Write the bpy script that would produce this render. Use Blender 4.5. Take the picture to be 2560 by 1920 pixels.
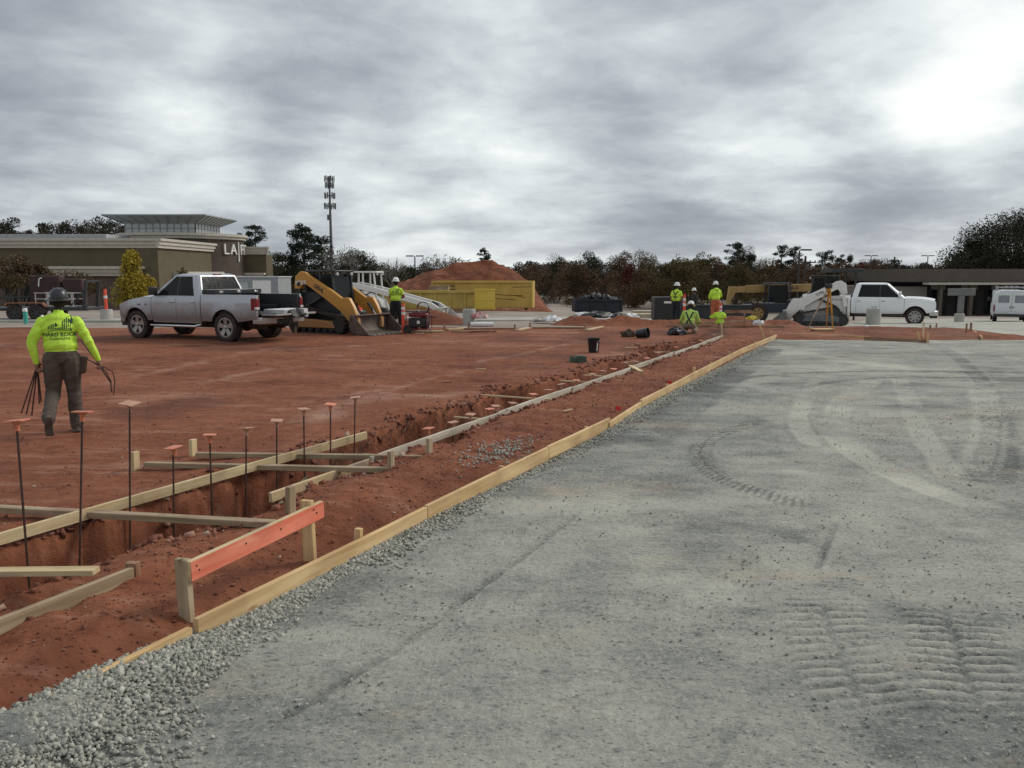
import bpy, bmesh, math, random
import numpy as np
from mathutils import Vector, Matrix
from mathutils.bvhtree import BVHTree

R = math.radians
for _o in list(bpy.data.objects):
    bpy.data.objects.remove(_o)
SC = bpy.context.scene
COL = SC.collection
random.seed(7)
rng = np.random.default_rng(7)

# ------------------------------------------------------------------ camera
CAMH = 1.98
FPX, CX, CY = 2070.0, 1280.0, 960.0          # focal length and centre in photo pixels
PITCH = math.atan(277.5 / FPX)
cam_d = bpy.data.cameras.new('camera')
cam_d.sensor_width = 36.0
cam_d.lens = 36.0 * FPX / 2560.0
cam_d.clip_start = 0.05
cam_d.clip_end = 6000
cam = bpy.data.objects.new('camera', cam_d)
COL.objects.link(cam)
cam.location = (0, 0, CAMH)
cam.rotation_euler = (R(90) - PITCH, 0, 0)
SC.camera = cam

# ------------------------------------------------------------------ exposure
SC.view_settings.view_transform = 'Standard'
SC.view_settings.look = 'None'
SC.view_settings.gamma = 1.0
SC.view_settings.exposure = 0.4
SC.view_settings.use_curve_mapping = False
SC.cycles.use_denoising = True
SC.cycles.max_bounces = 6
SC.cycles.diffuse_bounces = 3
SC.cycles.glossy_bounces = 3
SC.cycles.transmission_bounces = 4
SC.cycles.transparent_max_bounces = 6

# ------------------------------------------------------------------ sun
SUN_AZ, SUN_EL = R(60), R(36)                # azimuth measured from +Y towards +X
sun_dir = Vector((math.sin(SUN_AZ) * math.cos(SUN_EL), math.cos(SUN_AZ) * math.cos(SUN_EL), math.sin(SUN_EL)))
sd = bpy.data.lights.new('sun', 'SUN')
sd.energy = 1.5
sd.angle = R(18)
sd.color = (1.0, 0.93, 0.83)
sun = bpy.data.objects.new('sun', sd)
COL.objects.link(sun)
sun.rotation_euler = sun_dir.to_track_quat('Z', 'Y').to_euler()

# ------------------------------------------------------------------ world: overcast sky
W = bpy.data.worlds.new('World')
SC.world = W
W.use_nodes = True


def world_nodes():
    nt = W.node_tree
    N, L = nt.nodes, nt.links
    N.clear()
    out = N.new('ShaderNodeOutputWorld')
    bg = N.new('ShaderNodeBackground')
    bg.inputs['Strength'].default_value = 0.1
    L.new(bg.outputs[0], out.inputs[0])
    sky = N.new('ShaderNodeTexSky')
    sky.sky_type = 'NISHITA'
    sky.sun_disc = False
    sky.sun_elevation = SUN_EL
    sky.sun_rotation = SUN_AZ
    tc = N.new('ShaderNodeTexCoord')

    def math_(op, a, b=None, clamp=False):
        n = N.new('ShaderNodeMath')
        n.operation = op
        n.use_clamp = clamp
        for i, s in enumerate((a, b)):
            if s is None:
                continue
            if isinstance(s, (int, float)):
                n.inputs[i].default_value = s
            else:
                L.new(s, n.inputs[i])
        return n.outputs[0]

    sep = N.new('ShaderNodeSeparateXYZ')
    L.new(tc.outputs['Generated'], sep.inputs[0])
    x, y, z = sep.outputs
    zz = math_('MAXIMUM', z, 0.0)
    den = math_('ADD', zz, 0.21)
    comb = N.new('ShaderNodeCombineXYZ')
    L.new(math_('DIVIDE', x, den), comb.inputs[0])
    L.new(math_('DIVIDE', y, den), comb.inputs[1])

    def noise(scale, det, rough, dist, off, squash=(1, 1, 1)):
        mp = N.new('ShaderNodeMapping')
        mp.inputs['Location'].default_value = off
        mp.inputs['Rotation'].default_value = (0, 0, R(-20))
        mp.inputs['Scale'].default_value = squash
        L.new(comb.outputs[0], mp.inputs[0])
        n = N.new('ShaderNodeTexNoise')
        n.inputs['Scale'].default_value = scale
        n.inputs['Detail'].default_value = det
        n.inputs['Roughness'].default_value = rough
        n.inputs['Distortion'].default_value = dist
        L.new(mp.outputs[0], n.inputs['Vector'])
        return n.outputs['Fac']

    big = noise(0.95, 6, 0.52, 0.12, SKY_OFF_BIG)
    mid = noise(2.9, 7, 0.58, 0.2, SKY_OFF_MID)
    t = math_('ADD', math_('MULTIPLY', big, 0.60), math_('MULTIPLY', mid, 0.40))
    t = math_('ADD', math_('MULTIPLY', math_('SUBTRACT', t, 0.5), 1.35), 0.475)

    def lobe(px, py, power, amp, t):
        d = pix_dir(px, py)
        vm = N.new('ShaderNodeVectorMath')
        vm.operation = 'DOT_PRODUCT'
        L.new(tc.outputs['Generated'], vm.inputs[0])
        vm.inputs[1].default_value = d
        c = math_('MAXIMUM', vm.outputs['Value'], 0.0)
        return math_('ADD', t, math_('MULTIPLY', math_('POWER', c, power), amp))
    for lb in SKY_LOBES:
        t = lobe(*lb, t)
    ramp = N.new('ShaderNodeValToRGB')
    cr = ramp.color_ramp
    cr.interpolation = 'B_SPLINE'
    pts = [(0.18, (0.205, 0.225, 0.262)), (0.34, (0.285, 0.310, 0.345)), (0.46, (0.395, 0.425, 0.452)),
           (0.58, (0.535, 0.57, 0.585)), (0.72, (0.69, 0.725, 0.715)), (0.92, (0.94, 0.95, 0.915))]
    cr.elements[0].position = pts[0][0]
    cr.elements[0].color = pts[0][1] + (1,)
    cr.elements[1].position = pts[-1][0]
    cr.elements[1].color = pts[-1][1] + (1,)
    for p, c in pts[1:-1]:
        e = cr.elements.new(p)
        e.color = c + (1,)
    L.new(t, ramp.inputs[0])
    vm = N.new('ShaderNodeVectorMath')
    vm.operation = 'SCALE'
    L.new(ramp.outputs[0], vm.inputs[0])
    vm.inputs['Scale'].default_value = 10.0
    mix = N.new('ShaderNodeMix')
    mix.data_type = 'RGBA'
    mix.inputs[0].default_value = 0.97
    L.new(sky.outputs[0], mix.inputs[6])
    L.new(vm.outputs[0], mix.inputs[7])
    L.new(mix.outputs[2], bg.inputs[0])


def pix_dir(px, py):
    a, b = (px - CX) / FPX, (CY - py) / FPX
    c, s = math.cos(PITCH), math.sin(PITCH)
    return Vector((a, c + b * s, b * c - s)).normalized()


SKY_OFF_BIG = (3.1, 1.7, 0.0)
SKY_OFF_MID = (0.4, 5.2, 2.0)
#            px    py   power  amount
SKY_LOBES = [(2480, 180, 160, 0.26), (2330, 290, 700, 0.16), (1250, 450, 220, 0.15), (480, 220, 260, 0.16), (950, 220, 260, -0.10),
             (720, 370, 300, -0.15), (2200, 480, 500, -0.20), (1850, 340, 300, 0.12), (60, 330, 200, -0.10), (1500, 60, 200, -0.10), (1700, 560, 400, -0.12), (900, 560, 400, 0.12)]
world_nodes()

# ------------------------------------------------------------------ the site frame: u runs along the trench, v across it to the right
ANG = math.atan2((2259 - CX) / FPX, math.cos(PITCH) + 277.5 / FPX * math.sin(PITCH))
UX, UY = math.sin(ANG), math.cos(ANG)
VX, VY = math.cos(ANG), -math.sin(ANG)
ROT_V = -ANG                                   # heading of +v as a rotation about Z
ROT_U = math.pi / 2 - ANG


def S(u, v, z=0.0):
    return Vector((u * UX + v * VX, u * UY + v * VY, z))


def to_uv(p):
    return p[0] * UX + p[1] * UY, p[0] * VX + p[1] * VY


def at(px, py, z=0.0):
    d = pix_dir(px, py)
    return Vector((0, 0, CAMH)) + d * ((z - CAMH) / d.z)


def aty(px, py, Y):
    d = pix_dir(px, py)
    return Vector((0, 0, CAMH)) + d * (Y / d.y)


def atv(px, py, v):
    d = pix_dir(px, py)
    t = v / (d.x * VX + d.y * VY)
    return Vector((0, 0, CAMH)) + d * t


def interp(x, xs, ys):
    return np.interp(x, xs, ys)


def ground_z(x, y):
    """level of the surrounding lot, which falls away from the raised pad"""
    x = np.asarray(x, float)
    y = np.asarray(y, float)
    zl = interp(y, [-50, 30, 38, 56, 75, 100, 3000], [0, 0, -0.18, -0.48, -1.4, -1.8, -2.0])
    zr = interp(y, [-50, 28, 41, 55, 90, 150, 3000], [0, 0, -0.5, -1.2, -2.6, -3.0, -3.0])
    t = np.clip((x / np.maximum(y, 5) + 0.05) / 0.35, 0, 1)
    t = t * t * (3 - 2 * t)
    return zl * (1 - t) + zr * t


def gz(x, y):
    return float(ground_z(x, y))


# ------------------------------------------------------------------ noise for shaping
def _hash(ix, iy, seed):
    h = (ix.astype(np.int64) * 374761393 + iy.astype(np.int64) * 668265263 + seed * 144665) & 0x7fffffff
    h = ((h ^ (h >> 13)) * 1274126177) & 0x7fffffff
    return ((h ^ (h >> 16)) & 0xffff) / 65535.0


def vnoise(x, y, seed=0):
    x = np.asarray(x, float)
    y = np.asarray(y, float)
    ix, iy = np.floor(x), np.floor(y)
    fx, fy = x - ix, y - iy
    fx = fx * fx * (3 - 2 * fx)
    fy = fy * fy * (3 - 2 * fy)
    a, b = _hash(ix, iy, seed), _hash(ix + 1, iy, seed)
    c, d = _hash(ix, iy + 1, seed), _hash(ix + 1, iy + 1, seed)
    return (a * (1 - fx) + b * fx) * (1 - fy) + (c * (1 - fx) + d * fx) * fy


def fbm(x, y, octv=4, seed=0, rough=0.5):
    s, a, n = 0.0, 1.0, 0.0
    for i in range(octv):
        s = s + a * (vnoise(x * 2 ** i, y * 2 ** i, seed + i * 17) * 2 - 1)
        n += a
        a *= rough
    return s / n


def sstep(e0, e1, x):
    t = np.clip((x - e0) / (e1 - e0), 0, 1)
    return t * t * (3 - 2 * t)


# ------------------------------------------------------------------ materials
MATS = {}


def new_mat(name):
    m = bpy.data.materials.new(name)
    m.use_nodes = True
    nt = m.node_tree
    return m, nt, nt.nodes, nt.links, nt.nodes['Principled BSDF']


def rgb(c):
    return (c[0], c[1], c[2], 1.0)


def mat(name, col, rough=0.6, var=0.18, scale=6.0, bump=0.0, metal=0.0, col2=None, spec=0.5, bscale=None, coat=0.0,
        stretch=(1, 1, 1), emit=None, coords='Object'):
    """plain procedural material: colour broken up by noise, optional relief"""
    if name in MATS:
        return MATS[name]
    m, nt, N, L, B = new_mat(name)
    tc = N.new('ShaderNodeTexCoord')
    mp = N.new('ShaderNodeMapping')
    mp.inputs['Scale'].default_value = stretch
    L.new(tc.outputs[coords], mp.inputs[0])
    no = N.new('ShaderNodeTexNoise')
    no.inputs['Scale'].default_value = scale
    no.inputs['Detail'].default_value = 5
    no.inputs['Roughness'].default_value = 0.6
    L.new(mp.outputs[0], no.inputs['Vector'])
    rp = N.new('ShaderNodeValToRGB')
    if col2 is None:
        lo = tuple(c * (1 - var) for c in col)
        hi = tuple(min(1, c * (1 + var)) for c in col)
    else:
        lo, hi = col, col2
    rp.color_ramp.elements[0].position = 0.3
    rp.color_ramp.elements[1].position = 0.7
    rp.color_ramp.elements[0].color = rgb(lo)
    rp.color_ramp.elements[1].color = rgb(hi)
    L.new(no.outputs['Fac'], rp.inputs[0])
    L.new(rp.outputs[0], B.inputs['Base Color'])
    B.inputs['Roughness'].default_value = rough
    B.inputs['Metallic'].default_value = metal
    B.inputs['Specular IOR Level'].default_value = spec
    if coat:
        B.inputs['Coat Weight'].default_value = coat
        B.inputs['Coat Roughness'].default_value = 0.08
    if bump:
        n2 = N.new('ShaderNodeTexNoise')
        n2.inputs['Scale'].default_value = bscale or scale * 4
        n2.inputs['Detail'].default_value = 4
        L.new(mp.outputs[0], n2.inputs['Vector'])
        bp = N.new('ShaderNodeBump')
        bp.inputs['Strength'].default_value = bump
        bp.inputs['Distance'].default_value = 0.02
        L.new(n2.outputs['Fac'], bp.inputs['Height'])
        L.new(bp.outputs[0], B.inputs['Normal'])
    if emit:
        B.inputs['Emission Color'].default_value = rgb(emit[0])
        B.inputs['Emission Strength'].default_value = emit[1]
    MATS[name] = m
    return m


def wood_mat(name, lo, hi, knots=True, stain=None):
    """sawn lumber: grain runs along the board's own X axis"""
    if name in MATS:
        return MATS[name]
    m, nt, N, L, B = new_mat(name)
    tc = N.new('ShaderNodeTexCoord')
    oi = N.new('ShaderNodeObjectInfo')
    off = N.new('ShaderNodeVectorMath')
    off.operation = 'SCALE'
    off.inputs[0].default_value = (31, 17, 9)
    L.new(oi.outputs['Random'], off.inputs['Scale'])
    add = N.new('ShaderNodeVectorMath')
    L.new(tc.outputs['Object'], add.inputs[0])
    L.new(off.outputs[0], add.inputs[1])

    def nz(scale, st, det=4, dist=0.0):
        mp = N.new('ShaderNodeMapping')
        mp.inputs['Scale'].default_value = st
        L.new(add.outputs[0], mp.inputs[0])
        n = N.new('ShaderNodeTexNoise')
        n.inputs['Scale'].default_value = scale
        n.inputs['Detail'].default_value = det
        n.inputs['Distortion'].default_value = dist
        L.new(mp.outputs[0], n.inputs['Vector'])
        return n.outputs['Fac']
    grain = nz(22, (0.06, 1, 1), 6, 0.6)
    r1 = N.new('ShaderNodeValToRGB')
    r1.color_ramp.elements[0].position = 0.32
    r1.color_ramp.elements[1].position = 0.66
    r1.color_ramp.elements[0].color = rgb(lo)
    r1.color_ramp.elements[1].color = rgb(hi)
    L.new(grain, r1.inputs[0])
    blot = nz(3.0, (0.5, 1, 1), 4)
    r2 = N.new('ShaderNodeValToRGB')
    r2.color_ramp.elements[0].position = 0.38
    r2.color_ramp.elements[1].position = 0.62
    r2.color_ramp.elements[0].color = (0.66, 0.62, 0.58, 1)
    r2.color_ramp.elements[1].color = (1, 1, 1, 1)
    L.new(blot, r2.inputs[0])
    mx = N.new('ShaderNodeMix')
    mx.data_type = 'RGBA'
    mx.blend_type = 'MULTIPLY'
    mx.inputs[0].default_value = 0.8
    L.new(r1.outputs[0], mx.inputs[6])
    L.new(r2.outputs[0], mx.inputs[7])
    last = mx.outputs[2]
    if knots:
        mp = N.new('ShaderNodeMapping')
        mp.inputs['Scale'].default_value = (1.6, 6, 6)
        L.new(add.outputs[0], mp.inputs[0])
        vo = N.new('ShaderNodeTexVoronoi')
        vo.inputs['Scale'].default_value = 1.3
        L.new(mp.outputs[0], vo.inputs['Vector'])
        r3 = N.new('ShaderNodeValToRGB')
        r3.color_ramp.elements[0].position = 0.06
        r3.color_ramp.elements[1].position = 0.13
        r3.color_ramp.elements[0].color = (0.28, 0.17, 0.10, 1)
        r3.color_ramp.elements[1].color = (1, 1, 1, 1)
        L.new(vo.outputs['Distance'], r3.inputs[0])
        mk = N.new('ShaderNodeMix')
        mk.data_type = 'RGBA'
        mk.blend_type = 'MULTIPLY'
        mk.inputs[0].default_value = 0.85
        L.new(last, mk.inputs[6])
        L.new(r3.outputs[0], mk.inputs[7])
        last = mk.outputs[2]
    if stain:                                     # splashes of clay / cement
        st = nz(5, (0.35, 1, 1), 6)
        rs = N.new('ShaderNodeMapRange')
        rs.inputs[1].default_value = stain[1]
        rs.inputs[2].default_value = stain[1] + 0.12
        L.new(st, rs.inputs[0])
        ms = N.new('ShaderNodeMix')
        ms.data_type = 'RGBA'
        L.new(rs.outputs[0], ms.inputs[0])
        L.new(last, ms.inputs[6])
        ms.inputs[7].default_value = rgb(stain[0])
        last = ms.outputs[2]
    L.new(last, B.inputs['Base Color'])
    B.inputs['Roughness'].default_value = 0.75
    bp = N.new('ShaderNodeBump')
    bp.inputs['Strength'].default_value = 0.25
    bp.inputs['Distance'].default_value = 0.004
    L.new(grain, bp.inputs['Height'])
    L.new(bp.outputs[0], B.inputs['Normal'])
    MATS[name] = m
    return m


def leaf_mat(name, cols, rough=0.7, scale=0.6, trans=0.15):
    """foliage: tint drifts through the crown and jumps a little from leaf to leaf"""
    if name in MATS:
        return MATS[name]
    m, nt, N, L, B = new_mat(name)
    tc = N.new('ShaderNodeTexCoord')
    no = N.new('ShaderNodeTexNoise')
    no.inputs['Scale'].default_value = scale
    no.inputs['Detail'].default_value = 3
    L.new(tc.outputs['Object'], no.inputs['Vector'])
    wn = N.new('ShaderNodeTexNoise')
    wn.inputs['Scale'].default_value = 6.0
    L.new(tc.outputs['Object'], wn.inputs['Vector'])
    a = N.new('ShaderNodeMath')
    a.operation = 'MULTIPLY_ADD'
    L.new(wn.outputs['Fac'], a.inputs[0])
    a.inputs[1].default_value = 0.34
    L.new(no.outputs['Fac'], a.inputs[2])
    s = N.new('ShaderNodeMath')
    s.operation = 'SUBTRACT'
    L.new(a.outputs[0], s.inputs[0])
    s.inputs[1].default_value = 0.17
    rp = N.new('ShaderNodeValToRGB')
    cr = rp.color_ramp
    n = len(cols)
    cr.elements[0].position = 0.3
    cr.elements[0].color = rgb(cols[0])
    cr.elements[1].position = 0.7
    cr.elements[1].color = rgb(cols[-1])
    for i in range(1, n - 1):
        e = cr.elements.new(0.3 + 0.4 * i / (n - 1))
        e.color = rgb(cols[i])
    L.new(s.outputs[0], rp.inputs[0])
    L.new(rp.outputs[0], B.inputs['Base Color'])
    B.inputs['Roughness'].default_value = rough
    B.inputs['Specular IOR Level'].default_value = 0.2
    MATS[name] = m
    return m


def glass_mat(name='dark_glass', tint=(0.012, 0.014, 0.015)):
    if name in MATS:
        return MATS[name]
    m, nt, N, L, B = new_mat(name)
    B.inputs['Base Color'].default_value = rgb(tint)
    B.inputs['Roughness'].default_value = 0.06
    B.inputs['Specular IOR Level'].default_value = 0.2
    tc = N.new('ShaderNodeTexCoord')
    no = N.new('ShaderNodeTexNoise')
    no.inputs['Scale'].default_value = 9
    L.new(tc.outputs['Object'], no.inputs['Vector'])
    mr = N.new('ShaderNodeMapRange')
    mr.inputs[3].default_value = 0.05
    mr.inputs[4].default_value = 0.14
    L.new(no.outputs['Fac'], mr.inputs[0])
    L.new(mr.outputs[0], B.inputs['Roughness'])
    MATS[name] = m
    return m


def paint_mat(name, col, metal=0.0, rough=0.32, dirt=(0.23, 0.125, 0.085), dirt_top=0.9, amount=0.75):
    """vehicle paint with dried mud thrown up on the lower body"""
    if name in MATS:
        return MATS[name]
    m, nt, N, L, B = new_mat(name)
    tc = N.new('ShaderNodeTexCoord')
    sep = N.new('ShaderNodeSeparateXYZ')
    L.new(tc.outputs['Object'], sep.inputs[0])
    no = N.new('ShaderNodeTexNoise')
    no.inputs['Scale'].default_value = 3.5
    no.inputs['Detail'].default_value = 7
    no.inputs['Roughness'].default_value = 0.65
    L.new(tc.outputs['Object'], no.inputs['Vector'])
    mr = N.new('ShaderNodeMapRange')
    mr.inputs[1].default_value = dirt_top
    mr.inputs[2].default_value = dirt_top - 0.6
    L.new(sep.outputs[2], mr.inputs[0])
    ad = N.new('ShaderNodeMath')
    ad.operation = 'MULTIPLY_ADD'
    L.new(no.outputs['Fac'], ad.inputs[0])
    ad.inputs[1].default_value = 0.9
    L.new(mr.outputs[0], ad.inputs[2])
    m2 = N.new('ShaderNodeMapRange')
    m2.inputs[1].default_value = 0.5
    m2.inputs[2].default_value = 1.35
    m2.inputs[4].default_value = amount
    L.new(ad.outputs[0], m2.inputs[0])
    mx = N.new('ShaderNodeMix')
    mx.data_type = 'RGBA'
    L.new(m2.outputs[0], mx.inputs[0])
    mx.inputs[6].default_value = rgb(col)
    mx.inputs[7].default_value = rgb(dirt)
    L.new(mx.outputs[2], B.inputs['Base Color'])
    mr2 = N.new('ShaderNodeMapRange')
    mr2.inputs[3].default_value = rough
    mr2.inputs[4].default_value = 0.85
    L.new(m2.outputs[0], mr2.inputs[0])
    L.new(mr2.outputs[0], B.inputs['Roughness'])
    B.inputs['Metallic'].default_value = metal
    MATS[name] = m
    return m


# ------------------------------------------------------------------ objects
def obj(name, me, parent=None, loc=None, rot=None):
    o = bpy.data.objects.new(name, me)
    COL.objects.link(o)
    if parent is not None:
        o.parent = parent
    if loc is not None:
        o.location = loc
    if rot is not None:
        o.rotation_euler = rot
    return o


def tag(o, label=None, cat=None, group=None, kind=None):
    if label:
        o['label'] = label
    if cat:
        o['category'] = cat
    if group:
        o['group'] = group
    if kind:
        o['kind'] = kind
    return o


def thing(name, label, cat, loc=(0, 0, 0), rotz=0.0, group=None):
    o = obj(name, None, None, loc, (0, 0, rotz))
    o.empty_display_size = 0.2
    return tag(o, label, cat, group)


def copy_tree(o, parent=None):
    c = o.copy()
    COL.objects.link(c)
    c.parent = parent
    for ch in o.children:
        copy_tree(ch, c)
    return c


class MB:
    """collects simple solids into one mesh"""

    def __init__(self):
        self.v, self.f, self.m = [], [], []

    def add(self, vs, fs, mi=0):
        b = len(self.v)
        self.v.extend([tuple(p) for p in vs])
        self.f.extend([tuple(i + b for i in f) for f in fs])
        self.m.extend([mi] * len(fs))
        return self

    def box(self, x0, x1, y0, y1, z0, z1, mi=0):
        vs = [(x, y, z) for z in (z0, z1) for y in (y0, y1) for x in (x0, x1)]
        fs = [(0, 2, 3, 1), (4, 5, 7, 6), (0, 1, 5, 4), (2, 6, 7, 3), (0, 4, 6, 2), (1, 3, 7, 5)]
        return self.add(vs, fs, mi)

    def obox(self, c, size, rot=None, mi=0):
        a, b, d = [s / 2 for s in size]
        M_ = rot if rot is not None else Matrix.Identity(3)
        c = Vector(c)
        vs = [c + M_ @ Vector((x, y, z)) for z in (-d, d) for y in (-b, b) for x in (-a, a)]
        fs = [(0, 2, 3, 1), (4, 5, 7, 6), (0, 1, 5, 4), (2, 6, 7, 3), (0, 4, 6, 2), (1, 3, 7, 5)]
        return self.add(vs, fs, mi)

    def bar(self, p0, p1, w, h, mi=0, up=(0, 0, 1)):
        p0, p1 = Vector(p0), Vector(p1)
        d = (p1 - p0)
        n = d.normalized()
        up = Vector(up)
        if abs(n.dot(up)) > 0.97:
            up = Vector((1, 0, 0))
        s = n.cross(up).normalized()
        t = s.cross(n)
        vs = []
        for p in (p0, p1):
            for a, b in ((-1, -1), (1, -1), (1, 1), (-1, 1)):
                vs.append(p + s * (a * w / 2) + t * (b * h / 2))
        fs = [(3, 2, 1, 0), (4, 5, 6, 7), (0, 1, 5, 4), (1, 2, 6, 5), (2, 3, 7, 6), (3, 0, 4, 7)]
        return self.add(vs, fs, mi)

    def tube(self, p0, p1, r0, r1=None, n=8, mi=0, caps=True):
        r1 = r0 if r1 is None else r1
        return self.path([p0, p1], [r0, r1], n, mi, caps)

    def path(self, pts, rad, n=8, mi=0, caps=True):
        pts = [Vector(p) for p in pts]
        k = len(pts)
        if not hasattr(rad, '__len__'):
            rad = [rad] * k
        vs, fs = [], []
        pd = None
        for i, p in enumerate(pts):
            d = (pts[min(i + 1, k - 1)] - pts[max(i - 1, 0)])
            d = d.normalized() if d.length > 1e-9 else Vector((0, 0, 1))
            if pd is None:
                a = Vector((0, 0, 1)) if abs(d.z) < 0.9 else Vector((1, 0, 0))
                s = d.cross(a).normalized()
            else:
                s = (s - d * s.dot(d))
                s = s.normalized() if s.length > 1e-6 else d.orthogonal().normalized()
            pd = d
            t = d.cross(s)
            for j in range(n):
                an = 2 * math.pi * j / n
                vs.append(p + (s * math.cos(an) + t * math.sin(an)) * rad[i])
        for i in range(k - 1):
            for j in range(n):
                a, b = i * n + j, i * n + (j + 1) % n
                fs.append((a, b, b + n, a + n))
        if caps:
            fs.append(tuple(reversed(range(n))))
            fs.append(tuple(range((k - 1) * n, k * n)))
        return self.add(vs, fs, mi)

    def prism(self, poly, y0, y1, mi=0, axis='y'):
        """poly in (x,z) extruded along y; axis 'z': poly (x,y) along z; axis 'x': poly (y,z) along x"""
        n = len(poly)

        def P(a, b, t):
            return {'y': (a, t, b), 'z': (a, b, t), 'x': (t, a, b)}[axis]
        vs = [P(a, b, y0) for a, b in poly] + [P(a, b, y1) for a, b in poly]
        fs = [tuple(range(n)), tuple(reversed(range(n, 2 * n)))]
        fs += [(i, i + n, (i + 1) % n + n, (i + 1) % n) for i in range(n)]
        return self.add(vs, fs, mi)

    def lathe(self, prof, c=(0, 0, 0), n=16, mi=0, axis='z', close=False, sy=1.0):
        vs, fs = [], []
        k = len(prof)
        for r, h in prof:
            for j in range(n):
                a = 2 * math.pi * j / n
                x, y = r * math.cos(a), r * math.sin(a) * sy
                p = {'z': (x, y, h), 'y': (x, h, y), 'x': (h, x, y)}[axis]
                vs.append((c[0] + p[0], c[1] + p[1], c[2] + p[2]))
        for i in range(k - 1 + (1 if close else 0)):
            for j in range(n):
                a, b = i * n + j, i * n + (j + 1) % n
                i2 = ((i + 1) % k) * n
                fs.append((a, b, i2 + (j + 1) % n, i2 + j))
        if not close:
            fs.append(tuple(reversed(range(n))))
            fs.append(tuple(range((k - 1) * n, k * n)))
        return self.add(vs, fs, mi)

    def ell(self, c, r, nu=10, nv=7, mi=0, rot=None):
        if not hasattr(r, '__len__'):
            r = (r, r, r)
        vs, fs = [], []
        c = Vector(c)
        for i in range(nv + 1):
            th = math.pi * i / nv
            for j in range(nu):
                ph = 2 * math.pi * j / nu
                p = Vector((r[0] * math.sin(th) * math.cos(ph), r[1] * math.sin(th) * math.sin(ph), r[2] * math.cos(th)))
                if rot is not None:
                    p = rot @ p
                vs.append(c + p)
        for i in range(nv):
            for j in range(nu):
                a, b = i * nu + j, i * nu + (j + 1) % nu
                fs.append((a, a + nu, b + nu, b))
        return self.add(vs, fs, mi)

    def capsule(self, p0, p1, r0, r1, n=10, mi=0):
        self.tube(p0, p1, r0, r1, n, mi)
        self.ell(p0, r0, n, 6, mi)
        self.ell(p1, r1, n, 6, mi)
        return self

    def mesh(self, name, mats, smooth=False, fix=True):
        me = bpy.data.meshes.new(name)
        me.from_pydata(self.v, [], self.f)
        if not isinstance(mats, (list, tuple)):
            mats = [mats]
        for m_ in mats:
            me.materials.append(m_)
        me.polygons.foreach_set('material_index', self.m)
        if fix:
            bm = bmesh.new()
            bm.from_mesh(me)
            bmesh.ops.remove_doubles(bm, verts=bm.verts, dist=1e-6)
            bmesh.ops.recalc_face_normals(bm, faces=bm.faces)
            bm.to_mesh(me)
            bm.free()
        if smooth:
            me.shade_smooth()
        return me

    def build(self, name, mats, parent=None, bevel=0.0, smooth=False, loc=None, rot=None, seg=2, angle=35):
        me = self.mesh(name, mats, smooth)
        o = obj(name, me, parent, loc, rot)
        if bevel:
            md = o.modifiers.new('bevel', 'BEVEL')
            md.width = bevel
            md.segments = seg
            md.limit_method = 'ANGLE'
            md.angle_limit = R(angle)
            md.harden_normals = False
        if smooth or bevel:
            set_auto(me)
        return o


def set_auto(me, ang=40):
    me.shade_smooth()
    try:
        me.set_sharp_from_angle(angle=R(ang))
    except Exception:
        pass


def grid_mesh(name, X, Y, Z, m, attrs=None, smooth=True):
    """height sheet from 2-D arrays"""
    h, w = X.shape
    co = np.stack([X, Y, Z], -1).reshape(-1, 3).astype(np.float32)
    i = np.arange(h * w).reshape(h, w)
    q = np.stack([i[:-1, :-1], i[:-1, 1:], i[1:, 1:], i[1:, :-1]], -1).reshape(-1, 4)
    return quad_mesh(name, co, q, m, attrs, smooth)


def quad_mesh(name, co, q, m, attrs=None, smooth=False):
    me = bpy.data.meshes.new(name)
    k = q.shape[1]
    me.vertices.add(len(co))
    me.vertices.foreach_set('co', np.ascontiguousarray(co, np.float32).ravel())
    me.loops.add(q.size)
    me.loops.foreach_set('vertex_index', np.ascontiguousarray(q, np.int32).ravel())
    me.polygons.add(len(q))
    me.polygons.foreach_set('loop_start', np.arange(0, q.size, k, dtype=np.int32))
    try:
        me.polygons.foreach_set('loop_total', np.full(len(q), k, np.int32))
    except Exception:
        pass
    if attrs:
        for an, av in attrs.items():
            a = me.attributes.new(an, 'FLOAT', 'POINT')
            a.data.foreach_set('value', np.ascontiguousarray(av, np.float32).ravel())
    me.update(calc_edges=True)
    me.validate()
    me.materials.append(m)
    if smooth:
        me.shade_smooth()
    return me


def text_mesh(s, size, depth=0.0, align='CENTER', bold=False, spacing=1.0, sub=0.0):
    cu = bpy.data.curves.new('lettering', 'FONT')
    cu.body = s
    cu.size = size
    cu.align_x = align
    cu.align_y = 'CENTER'
    cu.extrude = depth
    cu.space_character = spacing
    cu.resolution_u = 2
    if bold:
        cu.offset = size * 0.02
    o = bpy.data.objects.new('lettering', cu)
    COL.objects.link(o)
    dg = bpy.context.evaluated_depsgraph_get()
    me = bpy.data.meshes.new_from_object(o.evaluated_get(dg))
    bpy.data.objects.remove(o)
    bpy.data.curves.remove(cu)
    return me


def lettering(name, s, size, m, parent, M_, depth=0.004, **kw):
    """flat letters set on a surface: M_ maps text X,Y,Z(out) to the parent's space"""
    me = text_mesh(s, size, depth, **kw)
    me.transform(M_)
    me.materials.clear()
    me.materials.append(m)
    return obj(name, me, parent)


def frame(o, ex, ey):
    ex, ey = Vector(ex).normalized(), Vector(ey).normalized()
    ez = ex.cross(ey)
    return Matrix(((ex.x, ey.x, ez.x, o[0]), (ex.y, ey.y, ez.y, o[1]), (ex.z, ey.z, ez.z, o[2]), (0, 0, 0, 1)))


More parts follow.
